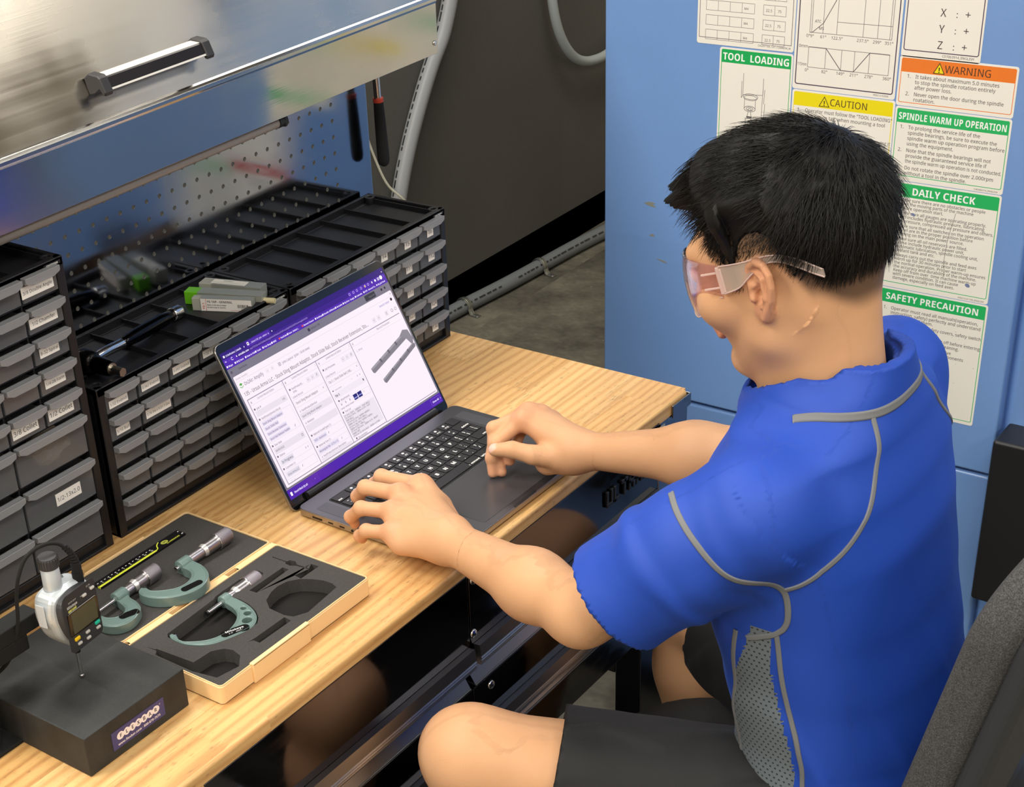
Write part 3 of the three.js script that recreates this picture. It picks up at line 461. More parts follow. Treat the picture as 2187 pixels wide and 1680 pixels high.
// ---------------------------------------------------------------- laptop
{
  const L = thing('laptop', 'open dark grey laptop showing a purple and white web page', 'laptop', W(-0.4152, 0, -0.2618), -0.0064);
  const body = M(0x5d5d61, 0.38, 0.85), edge = M(0xa9a29b, 0.3, 0.95), BW = 0.3557, BD = 0.2481, DK = 0.0122;
  const flat = (s, d, bev, y) => extrude(s, d, bev, 3, 16).rotateX(Math.PI / 2).translate(0, y, 0);    // shape y -> +z, depth downwards
  // base: slab with softly rounded lower edge
  const bs = roundedShape(BW, BD, 0.0105, 0, BD / 2);
  const base = flat(bs, 0.0102, 0.0016, DK);
  add('base', base, edge, L);
  add('deck', flat(roundedShape(BW - 0.0012, BD - 0.0012, 0.0102, 0, BD / 2), 0.0004, 0.0001, DK + 0.00015), body, L);
  for (const [x, z] of [[-0.15, 0.03], [0.15, 0.03], [-0.15, 0.215], [0.15, 0.215]]) add('foot', cyl(0.008, 0.0075, 0.0021, 20, x, 0.00105, z), mats.rubber, L);
  // left-hand ports
  const port = (z, l, h) => boxTo(-BW / 2 - 0.0002, -BW / 2 + 0.001, DK - 0.0062 - h / 2, DK - 0.0062 + h / 2, z - l / 2, z + l / 2, h / 2.1, 2);
  for (const [z, l, h] of [[0.0355, 0.0175, 0.0036], [0.0585, 0.009, 0.0028], [0.078, 0.009, 0.0028]]) add('port', port(z, l, h), mats.blackGloss, L);
  add('audio_jack', cyl(0.0019, 0.0019, 0.001, 16).rotateZ(Math.PI / 2).translate(-BW / 2, DK - 0.0062, 0.0955), mats.blackGloss, L);
  // keyboard
  const KX = -0.1405, KZ = 0.0240, KW = 0.281, KD = 0.1142, ux = (KW - 0.0034) / 14.5, uz = (KD - 0.0026) / 6;
  add('keyboard_well', flat(roundedShape(KW, KD, 0.003, 0, KZ + KD / 2), 0.0008, 0, DK + 0.00045), mats.blackMatte, L);
  const rows = [
    [['esc', 1.5], ...Array.from({ length: 12 }, (_, i) => ['F' + (i + 1), 1]), ['', 1]],
    [...'`1234567890-='.split('').map((c) => [c, 1]), ['delete', 1.5]],
    [['tab', 1.5], ...'QWERTYUIOP[]\\'.split('').map((c) => [c, 1])],
    [['caps lock', 1.75], ...'ASDFGHJKL;\''.split('').map((c) => [c, 1]), ['return', 1.75]],
    [['shift', 2.25], ...'ZXCVBNM,./'.split('').map((c) => [c, 1]), ['shift', 2.25]],
    [['fn', 1], ['control', 1], ['option', 1], ['command', 1.25], ['', 5], ['command', 1.25], ['option', 1], ['<', 1], ['^v', 1], ['>', 1]]];
  const up = { '`': '~', 1: '!', 2: '@', 3: '#', 4: '$', 5: '%', 6: '^', 7: '&', 8: '*', 9: '(', 0: ')', '-': '_', '=': '+', '[': '{', ']': '}', '\\': '|', ';': ':', "'": '"', ',': '<', '.': '>', '/': '?' };
  const keyTex = canvasTex(1450, 600, (g, w, h) => {
    g.fillStyle = '#0c0c10'; g.fillRect(0, 0, w, h); g.fillStyle = '#fffff6'; g.textBaseline = 'middle';
    rows.forEach((r, j) => { let x = 0; for (const [t, k] of r) { const cx = (x + k / 2) * 100, cy = j * 100 + 50;
      g.textAlign = 'center';
      if (j === 0 && t[0] === 'F') { g.font = 'bold 24px sans-serif'; g.fillText(t, cx, cy + 20); g.beginPath(); g.arc(cx, cy - 16, 11, 0, 7); g.fill(); }
      else if (t.length === 1 && up[t]) { g.font = 'bold 36px sans-serif'; g.fillText(up[t], cx, cy - 20); g.fillText(t, cx, cy + 22); }
      else if (t.length === 1) { g.font = 'bold 46px sans-serif'; g.fillText(t, cx, cy + 2); }
      else if (t === '^v') { g.font = 'bold 28px sans-serif'; g.fillText('^', cx, cy - 18); g.fillText('v', cx, cy + 26); }
      else { g.font = 'bold 27px sans-serif'; const right = x > 7; g.textAlign = right ? 'right' : 'left'; g.fillText(t, right ? (x + k) * 100 - 14 : x * 100 + 14, cy + 20); }
      x += k; } });
  });
  const km = M(0xffffff, 0.55, 0, { map: keyTex }), km2 = M(0x0c0c10, 0.5);
  const kgeo = new Map();
  rows.forEach((r, j) => { let x = 0; for (const [t, k] of r) {
    const mk = (fx, fw, fz, fd) => {
      const g = new RoundedBoxGeometry(fw, 0.0016, fd, 2, 0.00075), cx = KX + 0.0017 + fx, cz = KZ + 0.0013 + fz; g.translate(cx, DK + 0.0011, cz);
      const p = g.attributes.position, uv = g.attributes.uv, n = g.attributes.normal;
      for (let i = 0; i < p.count; i++) { const a = (p.getX(i) - KX - 0.0017) / (14.5 * ux), b = (p.getZ(i) - KZ - 0.0013) / (6 * uz); if (n.getY(i) > 0.6) uv.setXY(i, a, 1 - b); else uv.setXY(i, (x + 0.03) / 14.5, 1 - (j + 0.03) / 6); }
      add('key', g, km, L);
    };
    const w = k * ux - 0.0024, d = uz - 0.0024, cx = (x + k / 2) * ux, cz = (j + 0.5) * uz;
    if (t === '^v') { mk(cx, w, cz - d / 4 - 0.0004, d / 2 - 0.0008); mk(cx, w, cz + d / 4 + 0.0004, d / 2 - 0.0008); } else if (t === '<' && j === 5 || t === '>' && j === 5) mk(cx, w, cz + d / 4 + 0.0004, d / 2 - 0.0008); else mk(cx, w, cz, d);
    x += k; } });
  // speakers and trackpad
  const spk = dataTex(64, 256, (x, y) => { const k = ((x % 4) - 1.5) ** 2 + ((y % 4) - 1.5) ** 2 < 1.6 ? 40 : 100; return [k, k, k + 3]; });
  const spm = M(0x55555a, 0.5, 0.7);
  for (const s of [-1, 1]) { const g = flat(roundedShape(0.0215, 0.112, 0.002, s * 0.1565, KZ + KD / 2), 0.0003, 0, DK + 0.00032); add('speaker_grille', g, spm, L); }
  add('trackpad_gap', flat(roundedShape(0.1606, 0.0962, 0.0042, 0, 0.1415 + 0.048), 0.0004, 0, DK + 0.00022), M(0x2c2c2f, 0.5, 0.3), L);
  add('trackpad', flat(roundedShape(0.1598, 0.0954, 0.004, 0, 0.1415 + 0.048), 0.0006, 0.0001, DK + 0.00045), M(0x606064, 0.22, 0.55), L);
  add('finger_notch', flat(roundedShape(0.052, 0.004, 0.0019, 0, BD - 0.0016), 0.001, 0, DK + 0.0004), M(0x3a3a3c, 0.4, 0.6), L);
  // lid, hinged at the back edge and leaning back
  const lid = new THREE.Group(); lid.name = 'lid'; L.add(lid); lid.position.set(0, DK + 0.001, -0.0122); lid.rotation.x = -0.4853;
  const W0 = -0.0135, W1 = 0.2323, LHt = W1 - W0;
  add('shell', extrude(roundedShape(BW, LHt, 0.0105, 0, (W0 + W1) / 2), 0.0046, 0.0012, 3, 16).translate(0, 0, -0.0049), M(0x9a9895, 0.28, 0.95), lid);
  add('bezel', extrude(roundedShape(BW - 0.0024, LHt - 0.0026, 0.0096, 0, (W0 + W1) / 2), 0.0006, 0.0001, 1, 16).translate(0, 0, -0.0004), M(0x050507, 0.14, 0, { clearcoat: 0.6, clearcoatRoughness: 0.08 }), lid);
  add('hinge_cover', [cyl(0.0058, 0.0058, 0.292, 16).rotateZ(Math.PI / 2).translate(0, -0.0026, 0.0018)], mats.blackPlastic, L.children.length ? lid : L);
  const screenTex = canvasTex(1728, 1080, (g) => {
    const R = (c, x, y, w, h, r) => { g.fillStyle = c; if (r) { g.beginPath(); g.roundRect(x, y, w, h, r); g.fill(); } else g.fillRect(x, y, w, h); };
    const Tx = (s, x, y, size, c = '#6b6070', o = {}) => { g.fillStyle = c; g.font = (o.b ? 'bold ' : '') + size + 'px sans-serif'; g.textAlign = o.a || 'left'; g.textBaseline = 'middle'; if (o.w) g.fillText(s, x, y, o.w); else g.fillText(s, x, y); };
    const line = (x0, y0, x1, y1, c, w = 2) => { g.strokeStyle = c; g.lineWidth = w; g.beginPath(); g.moveTo(x0, y0); g.lineTo(x1, y1); g.stroke(); };
    // browser chrome
    R('#2f1173', 0, 0, 1728, 47); R('#4a1f9c', 244, 6, 240, 44, 10); R('#4d20a4', 0, 46, 1728, 70); R('#38157f', 130, 48, 1180, 30, 14);
    R('#fff', 18, 21, 15, 15, 3); Tx('(1) Notifications | LinkedIn', 42, 30, 17, '#f2ecff', { b: 1, w: 150 }); Tx('x', 216, 30, 18, '#f2ecff', { b: 1 });
    R('#fff', 254, 15, 18, 22, 5); R('#1c0c3f', 259, 20, 8, 11, 4); Tx('... Defiant CNC: Jobs - edited r', 282, 29, 17, '#f2ecff', { w: 172 }); Tx('x', 462, 29, 16, '#f2ecff', { b: 1 }); Tx('+', 498, 28, 24, '#fff', { b: 1 });
    Tx('<-', 12, 63, 22, '#fff', { b: 1, w: 22 }); Tx('->', 44, 63, 20, '#8f74cc', { w: 20 }); g.strokeStyle = '#fff'; g.lineWidth = 3; g.beginPath(); g.arc(84, 63, 9, 0.6, 5.6); g.stroke(); R('#fff', 124, 58, 8, 10, 2);
    Tx('airtable.com', 144, 63, 17, '#fff', { b: 1, w: 110 }); Tx('/appS7TjTUQcmGmTbs0NaxU8/pagDwGhoBzNaxDueCVs9P/rec2kd0yPHGUUb9O?home=pag8wn0zk2Xs', 256, 63, 17, '#b7a3e0', { w: 600 });
    const icons = [1318, 1362, 1402, 1450, 1494, 1530]; for (const x of icons) { g.strokeStyle = '#cbb8f2'; g.lineWidth = 3; g.beginPath(); g.arc(x, 63, 8, 0, 7); g.stroke(); } R('#d8b46a', 1486, 56, 12, 14); R('#fff', 1570, 56, 9, 15, 3); R('#fff', 1604, 54, 17, 17, 6); g.strokeStyle = '#fff'; g.lineWidth = 4; g.strokeRect(1640, 55, 14, 15); g.fillStyle = '#fff'; g.beginPath(); g.arc(1678, 62, 15, 0, 7); g.fill(); R('#8f74cc', 1708, 52, 3, 22); R('#fff', 1704, 26, 8, 6);
    const bm = [['Maps', 26, 60], ['RFQ Sent', 104, 80], ['How-to Vids', 206, 84], ['Tools', 306, 46], ['Fab Shops', 380, 76], ['MSE', 472, 34], ['YouTube', 548, 66], ['Home - Defiant C...', 634, 104], ['Harvest Cleaner', 790, 110], ['OnShape', 930, 70], ['OneAir Affiliate', 1010, 122], ['Airtable', 1150, 66], ['My Drive - Google...', 1236, 120], ['LinkedIn', 1374, 64], ['ATB - Normal Te...', 1470, 126], ['My Job Feed', 1620, 84]];
    for (const [s, x, w] of bm) { R(s === 'YouTube' || s[0] === 'H' && s[1] === 'a' ? '#e5484d' : '#efe7ff', x - 18, 91, 13, 13, s === 'My Job Feed' ? 7 : 2); Tx(s, x, 98, 16, '#f4eeff', { b: 1, w }); }
    // page
    R('#77717f', 0, 115, 1728, 897); R('#5a4f5e', 16, 132, 20, 20, 10); Tx('Interfaces', 96, 142, 18, '#332b38', { w: 92 }); R('#3a3044', 806, 131, 22, 22, 5); Tx('Defiant CNC  ~', 836, 142, 21, '#352d3b', { w: 122 });
    R('#39353a', 1440, 124, 116, 42, 6); Tx('Upgrade', 1480, 145, 18, '#7b757d'); g.fillStyle = '#2c2730'; g.beginPath(); g.arc(1632, 142, 10, 0, 7); g.fill(); R('#2c2730', 1662, 132, 16, 18, 6); Tx('Help', 1590, 142, 17, '#6a6470', { w: 26 });
    R('#efe3ec', 16, 175, 1698, 822, 10);
    Tx('x', 1690, 196, 18, '#6b6070', { b: 1 }); Tx('On2Air: Amplify ~', 30, 197, 18, '#b0a4ae', { w: 124 }); line(16, 216, 1714, 216, '#d6c9d4', 2);
    g.fillStyle = '#57a548'; g.beginPath(); g.moveTo(36, 240); g.lineTo(52, 230); g.lineTo(68, 240); g.lineTo(52, 250); g.fill(); g.strokeStyle = '#57a548'; g.lineWidth = 4; g.beginPath(); g.moveTo(36, 254); g.lineTo(52, 264); g.lineTo(68, 254); g.stroke();
    Tx('On2Air: Amplify', 80, 248, 32, '#66566a', { w: 190 }); R('#e9dde6', 296, 232, 34, 32, 6); R('#e9dde6', 346, 232, 34, 32, 6); Tx('<', 308, 248, 20, '#8d7f8f'); Tx('>', 358, 248, 20, '#8d7f8f');
    for (let i = 0; i < 3; i++) R('#5f4e5c', 424, 238 + i * 9, 26, 3); Tx('Jobs Layout  (Jobs : Grid view)', 464, 250, 24, '#77687a', { w: 286 }); Tx('WHATS NEW', 1538, 244, 19, '#a99ccf', { b: 1 }); g.fillStyle = '#33273a'; g.beginPath(); g.arc(1680, 236, 11, 0, 7); g.fill();
    Tx('135 - Ursus Arma LLC - Stock Sling Mount Adaptor, Stock Slide Rail, Stock Receiver Extension, Sto...', 40, 313, 36, '#66525c', { w: 1320 });
    for (const x of [1430, 1484, 1576]) R('#e4d8e2', x - 18, 290, 38, 38, 6); Tx('<', 1424, 309, 22, '#6b6070'); Tx('>', 1480, 309, 22, '#6b6070'); Tx('Q', 1568, 309, 22, '#8a7c8a'); for (const x of [1640, 1680]) { g.strokeStyle = '#8a7c8a'; g.lineWidth = 3; g.beginPath(); g.arc(x, 309, 10, 0, 7); g.stroke(); }
    // columns
    const C = '#9c8fa3'; line(40, 353, 1696, 353, C, 6); for (const x of [42, 389, 742, 1115]) line(x, 353, x, 980, C, 6); line(40, 980, 1115, 980, C, 6); line(1115, 984, 1698, 984, C, 5);
    ['Current Record Editor', 'Linked Record Editor', 'Linked Record Editor', 'Record Processes'].forEach((s, i) => { const cx = [210, 562, 925, 1490][i]; Tx(s, cx, 374, 19, '#87788a', { a: 'center', w: 170 }); Tx('x', [58, 404, 758, 1130][i], 378, 26, '#5a4c5c'); if (i < 3) Tx(':', [372, 722, 1094][i], 374, 24, '#8a7c8a', { b: 1 }); line([44, 392, 745, 1118][i], 398, [386, 739, 1112, 1696][i], 398, '#d6c9d4', 2); });
    const fld = (x, y, w, h, c = '#e0d5df') => R(c, x, y, w, h, 5), out = (x, y, w, h) => { g.strokeStyle = '#d4c8d3'; g.lineWidth = 2; g.strokeRect(x, y, w, h); };
    const lb = (s, x, y, w) => { R('#6f6172', x - 24, y - 7, 13, 13, 2); Tx(s, x, y, 20, '#6f6072', { w }); };
    lb('Job #', 82, 431, 44); fld(58, 446, 308, 40); Tx('135', 348, 466, 18, '#5f5264', { a: 'right' });
    lb('Part(Product)Service Info (4)', 82, 506, 190); out(58, 520, 308, 160); ['Stock Sling Mount Adaptor', 'Stock Slide Rail', 'Stock Receiver Extension', 'Stock Rail Release Paddle'].forEach((s, i) => { const w = [196, 128, 186, 196][i]; R('#dcd3e6', 66, 528 + i * 38, w + 12, 30, 5); Tx(s, 72, 543 + i * 38, 20, '#5d4f66', { w }); }); Tx('/', 318, 660, 24, '#4a3c4c', { b: 1 });
    lb('Due Date', 82, 704, 72); fld(58, 720, 308, 46); Tx('04/08/2022', 68, 743, 19, '#6f6072', { w: 88 }); g.strokeStyle = '#4a3c4c'; g.strokeRect(338, 734, 13, 14);
    lb('Status', 82, 783, 52); out(58, 802, 308, 52); R('#d9d2dd', 66, 812, 128, 36, 5); Tx('In Progress', 76, 831, 23, '#3f3444', { w: 108 }); Tx('x  v', 316, 828, 22, '#6f6072');
    lb('Customer (1)', 82, 876, 98); out(58, 894, 308, 58); R('#d9d2dd', 66, 904, 130, 36, 5); Tx('Ursus Arma LLC', 74, 923, 20, '#5d4f66', { w: 114 }); Tx('/', 222, 922, 22, '#4a3c4c', { b: 1 });
    Tx('- -   ...', 74, 966, 18, '#6f6072', { b: 1 });
    // column 2
    lb('Part(Product)S...', 436, 436, 120); Tx('Info', 436, 460, 20, '#6f6072'); for (const x of [610, 656, 702]) { R('#e2d7e1', x - 18, 420, 38, 36, 5); Tx(x === 702 ? '/' : '-', x, 436, 24, '#4a3c4c', { b: 1, a: 'center' }); }
    Tx('Linked Record', 410, 492, 20, '#87788a', { w: 106 }); out(402, 510, 326, 56); Tx('Stock Sling Mount Adaptor', 416, 538, 23, '#66525c', { w: 230 }); Tx('v', 700, 536, 22, '#6f6072');
    Tx('A  Part(Product)Service', 414, 598, 20, '#6f6072', { w: 180 }); fld(402, 614, 326, 46); Tx('Stock Sling Mount Adaptor', 414, 637, 20, '#5d4f66', { w: 206 });
    Tx('A  Revision', 414, 686, 20, '#6f6072', { w: 90 }); fld(402, 702, 326, 50);
    lb('Material Grade(Type) (1)', 434, 782, 186); out(402, 798, 326, 50); R('#dcd3e6', 410, 808, 138, 32, 5); Tx('7075 - Aluminum', 418, 824, 19, '#5d4f66', { w: 122 }); Tx('/', 566, 824, 22, '#4a3c4c', { b: 1 });
    lb('Material Size (1)', 434, 868, 126); out(402, 884, 326, 44); R('#dcd3e6', 410, 890, 214, 32, 5); Tx('Rectangular Bar - 0.75 x 1.5', 418, 906, 19, '#5d4f66', { w: 198 }); Tx('/', 654, 906, 22, '#4a3c4c', { b: 1 });
    Tx('A  Part(Product)Service Description', 414, 946, 19, '#6f6072', { w: 262 }); fld(402, 956, 326, 22);
    // column 3
    lb('Job Processes', 792, 436, 108); for (const x of [988, 1034, 1080]) { R('#e2d7e1', x - 18, 420, 38, 36, 5); Tx(x === 1080 ? '/' : '-', x, 436, 24, '#4a3c4c', { b: 1, a: 'center' }); }
    Tx('Linked Record', 764, 486, 20, '#87788a', { w: 106 }); out(756, 502, 344, 58); Tx('Op 2 | Stock Slide Rail [ 04]...', 770, 531, 23, '#66525c', { w: 254 }); Tx('v', 1076, 526, 22, '#6f6072');
    Tx('x   v', 1040, 588, 22, '#6f6072'); Tx('+', 976, 588, 22, '#bbb0bb'); R('#4a3c4c', 766, 592, 12, 7); Tx('Instructions', 790, 596, 15, '#87788a', { w: 74 });
    fld(756, 612, 344, 44, '#e7dce5'); Tx('Op 2', 770, 634, 21, '#3f3444', { b: 1, w: 46 }); R('#4a3c4c', 1078, 626, 9, 16, 2);
    lb('Attachments', 800, 676, 98); out(756, 692, 344, 46); R('#26216b', 924, 690, 42, 40); R('#8f8fc9', 924, 712, 42, 9); R('#26216b', 972, 690, 42, 40); R('#8f8fc9', 972, 710, 42, 8); Tx('+', 1032, 708, 20, '#6f6072'); for (const x of [786, 832, 878]) Tx('f-', x, 706, 20, '#4a3c4c', { b: 1 }); Tx('setup1 setup2 setup3', 768, 732, 15, '#6f6072', { w: 140 });
    lb('Tool List', 790, 762, 64); fld(756, 776, 344, 174, '#e2d8e1');
    ['(T1 D=2. CR=0. - ZMIN=0. - FACE MILL)', '(T2 D=0.5 CR=0. - ZMIN=-0.375 - FLAT', 'END MILL)', '(T3 D=0.25 CR=0. TAPER=140DEG -', 'ZMIN=-0.103 - SPOT DRILL)', '(T4 D=0.166 CR=0. TAPER=118DEG -', 'ZMIN=-0.675 - DRILL)', '(T7 D=0.196 CR=0. - ZMIN=-0.75 - RIGHT', 'HAND TAP)', '(T9 D=0.125 CR=0.0625 - ZMIN=-0.2106)'].forEach((s, i) => Tx(s, 764, 790 + i * 17.2, 16.5, '#54475a', { w: Math.min(326, s.length * 9) }));
    lb('Documentation', 800, 966, 100);
    Tx('/_ Print', 1142, 438, 20, '#87788a');
    // picture of the machined rail
    const poly = (pts, c) => { g.fillStyle = c; g.beginPath(); pts.forEach(([x, y], i) => (i ? g.lineTo(x, y) : g.moveTo(x, y))); g.closePath(); g.fill(); };
    poly([[1196, 598], [1600, 500], [1650, 508], [1650, 540], [1216, 640], [1202, 632]], '#807a82'); poly([[1196, 598], [1600, 500], [1640, 506], [1206, 612]], '#9a949b'); poly([[1598, 500], [1650, 470], [1700, 486], [1716, 560], [1690, 612], [1650, 540]], '#85808a'); poly([[1262, 708], [1690, 590], [1712, 600], [1706, 622], [1280, 744], [1266, 734]], '#7a747c'); poly([[1262, 708], [1690, 590], [1702, 594], [1270, 720]], '#979198');
    for (const t of [0.28, 0.55, 0.8]) { poly([[1196 + 404 * t, 598 - 98 * t], [1212 + 404 * t, 594 - 98 * t], [1222 + 404 * t, 622 - 98 * t], [1206 + 404 * t, 626 - 98 * t]], '#655f68'); poly([[1262 + 428 * t, 708 - 118 * t], [1276 + 428 * t, 704 - 118 * t], [1284 + 428 * t, 728 - 118 * t], [1270 + 428 * t, 732 - 118 * t]], '#655f68'); }
    // download shelf
    R('#4b1aa0', 0, 1010, 1728, 70); R('#fff', 20, 1032, 18, 26, 3); Tx('Sheet1No3 (5).stl', 56, 1046, 20, '#f2ecff', { b: 1, w: 138 }); Tx('^', 270, 1046, 18, '#b7a3e0'); line(308, 1020, 308, 1070, '#6a3dbf', 2); g.strokeStyle = '#7c52cc'; g.lineWidth = 3; g.beginPath(); g.roundRect(1602, 1022, 108, 46, 8); g.stroke(); Tx('Show All', 1618, 1046, 20, '#efe7ff', { b: 1, w: 76 }); Tx('x', 1716, 1046, 16, '#fff', { a: 'right' });
  });
  const sg = new THREE.PlaneGeometry(0.3456, 0.216).translate(0, 0.0038 + 0.108, 0.00032);
  const sm = new THREE.MeshPhysicalMaterial({ color: 0x050505, roughness: 0.12, emissive: 0xffffff, emissiveIntensity: 0.82, emissiveMap: screenTex });
  add('screen', sg, sm, lid, 'lit screen with a purple browser window over a white form');
  const sl = new THREE.RectAreaLight(0xe6dcf2, 0.5, 0.33, 0.2); sl.position.set(0, 0.112, 0.004); sl.rotation.y = Math.PI; lid.add(sl);
}
const CASE_HOLES = [
  () => [[-0.0884, 0.0262], [-0.0485, 0.0245], [-0.004, 0.0222], [0.0018, 0.0198], [0.0144, 0.0192], [0.04, 0.0190], [0.0707, 0.0190], [0.0743, 0.0268], [0.0725, 0.0355], [0.0645, 0.0362], [0.0164, 0.0352], [0.0118, 0.0394], [0.0132, 0.05], [0.0106, 0.0670], [0.0040, 0.0842], [-0.0046, 0.0955], [-0.0147, 0.1025], [-0.0314, 0.1035], [-0.0582, 0.0950], [-0.0738, 0.0885], [-0.0867, 0.0776], [-0.0945, 0.0600], [-0.0950, 0.0449], [-0.0930, 0.0310]],
  () => [[0.0337, 0.0462], [0.0958, 0.0468], [0.0958, 0.0563], [0.0348, 0.0572]],
  () => [[0.0286, 0.0785], [0.0457, 0.0716], [0.0591, 0.0699], [0.074, 0.0729], [0.0863, 0.0823], [0.0941, 0.0954], [0.0992, 0.1098], [0.0999, 0.1228], [0.0962, 0.1330], [0.0356, 0.1387], [0.0190, 0.1300], [0.0156, 0.1182], [0.0172, 0.0937]],
  () => [[0.0125, 0.1215], [0.0110, 0.1330], [-0.0436, 0.1318], [-0.0436, 0.1222], [-0.050, 0.1190], [-0.0396, 0.1206]],
  () => [[0.1086, 0.0192], [0.1091, 0.0416], [0.1136, 0.0438], [0.1151, 0.0507], [0.1105, 0.0580], [0.1115, 0.0763], [0.1097, 0.0774], [0.1074, 0.0585], [0.1037, 0.0520], [0.1042, 0.0445], [0.1072, 0.0416], [0.107, 0.0192]],
  () => [[0.0895, 0.1084 - 0.037], [0.1208, 0.0720], [0.1215, 0.0840], [0.0880, 0.0832]],
  () => [[-0.1214, 0.0230], [-0.1190, 0.0365], [-0.1176, 0.0372], [-0.114, 0.0929], [-0.1058, 0.0937], [-0.0869, 0.0949], [-0.0746, 0.1043], [-0.0712, 0.1152], [-0.0747, 0.1297], [-0.0913, 0.1428], [-0.1213, 0.1363], [-0.1275, 0.1034], [-0.127, 0.0443], [-0.1205, 0.0400]]];
// ---------------------------------------------------------------- micrometer case with foam, micrometers, ruler
const cream = M(0xf0cd98, 0.42, 0, { bumpMap: fineTex, bumpScale: 0.00003 });
const foamTex = dataTex(256, 256, () => { const n = 52 + 34 * rnd() * rnd(); return [n * 1.02, n * 0.98, n * 0.95]; });
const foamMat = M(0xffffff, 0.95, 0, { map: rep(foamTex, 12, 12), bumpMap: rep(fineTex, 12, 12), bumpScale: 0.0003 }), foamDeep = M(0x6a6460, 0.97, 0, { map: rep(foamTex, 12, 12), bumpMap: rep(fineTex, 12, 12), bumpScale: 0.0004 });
const greenPaint = M(0x6d8480, 0.38, 0.15, { bumpMap: rep(fineTex, 3, 3), bumpScale: 0.00012, clearcoat: 0.2 });
const flatGeo = (s, depth, top, bevel = 0, seg = 1, curve = 16) => extrude(s, depth, bevel, seg, curve).rotateX(Math.PI / 2).translate(0, top, 0);   // shape (x, y) lies in (x, z), top face at y = top
{
  const c = thing('instrument_case', 'open cream plastic case with dark foam lying flat on the worktop', 'case', W(-0.8275, 0, -0.213));
  const Wd = 0.2685, Dp = 0.1515, H = 0.0255, t = 0.0022;
  // local: base half z 0.003 .. 0.1545, lid half z -0.157 .. -0.006
  function shell(z0, z1, ribs) {
    const out = roundedShape(Wd, z1 - z0, 0.006, 0, (z0 + z1) / 2), inn = roundedShape(Wd - 2 * t, z1 - z0 - 2 * t, 0.0045, 0, (z0 + z1) / 2);
    const ring = roundedShape(Wd, z1 - z0, 0.006, 0, (z0 + z1) / 2); ring.holes.push(new THREE.Path(inn.getPoints(8).reverse()));
    const rim = roundedShape(Wd - 0.0022, z1 - z0 - 0.0022, 0.005, 0, (z0 + z1) / 2); rim.holes.push(new THREE.Path(roundedShape(Wd - 2 * t, z1 - z0 - 2 * t, 0.0045, 0, (z0 + z1) / 2).getPoints(8).reverse()));
    return join([flatGeo(ring, H - 0.002, H - 0.0016, 0.0006), flatGeo(rim, 0.003, H, 0), flatGeo(out, 0.0022, 0.0024, 0.0008)]);
  }
  const b = add('case_base', shell(0.003, 0.1545), cream, c);
  const l = add('case_lid', shell(-0.157, -0.0055), cream, c);
  add('latch', [boxTo(-0.083, 0.017, 0.0, H + 0.0012, 0.1535, 0.1572, 0.0014), boxTo(-0.083, 0.017, H - 0.002, H + 0.0014, 0.151, 0.1572, 0.001)], cream, b);
  add('latch_rim', [boxTo(-0.05, 0.055, H - 0.004, H + 0.0008, -0.158, -0.1565, 0.0006)], cream, l);
  for (const x of [-0.09, 0.01, 0.1]) add('hinge', [cyl(0.003, 0.003, 0.07, 12).rotateZ(Math.PI / 2).translate(x, H - 0.005, -0.0012), boxTo(x - 0.035, x + 0.035, H - 0.0042, H - 0.0022, -0.006, 0.0035)], cream, b);
  // foam in the lid: plain sheet; foam in the base: cut-outs
  add('lid_foam', flatGeo(roundedShape(Wd - 2 * t - 0.0006, 0.1515 - 2 * t - 0.0006, 0.004, 0, -0.08125), 0.017, H - 0.0018, 0.0008), foamMat, l);
  const foam = roundedShape(Wd - 2 * t - 0.0006, 0.1515 - 2 * t - 0.0006, 0.004, 0, 0.07875);
  const hole = (pts) => { const p = new THREE.Path(pts.map((q) => new THREE.Vector2(q[0], q[1]))); foam.holes.push(p); };
  const arc = (cx, cz, r, a0, a1, n = 18) => Array.from({ length: n + 1 }, (_, i) => { const a = a0 + (a1 - a0) * i / n; return [cx + r * Math.cos(a), cz + r * Math.sin(a)]; });
  CASE_HOLES.forEach((f) => hole(f(arc)));
  add('base_foam', flatGeo(foam, 0.0185, H - 0.0012, 0, 1), foamMat, b);
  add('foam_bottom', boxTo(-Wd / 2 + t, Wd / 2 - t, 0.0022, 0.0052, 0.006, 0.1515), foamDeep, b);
  add('screwdriver_bit', [orient(lathe([[0, 0], [0.0026, 0], [0.003, 0.001], [0.003, 0.018], [0, 0.018]], 14), V(0.094, 0.0115, 0.0745), V(0.112, 0.0115, 0.079))], M(0x1f6b3d, 0.3), b);
  add('bit_tip', [orient(lathe([[0, 0], [0.002, 0.0005], [0.0026, 0.004], [0, 0.004]], 14), V(0.0905, 0.0115, 0.0737), V(0.094, 0.0115, 0.0745))], mats.chrome, b);
}
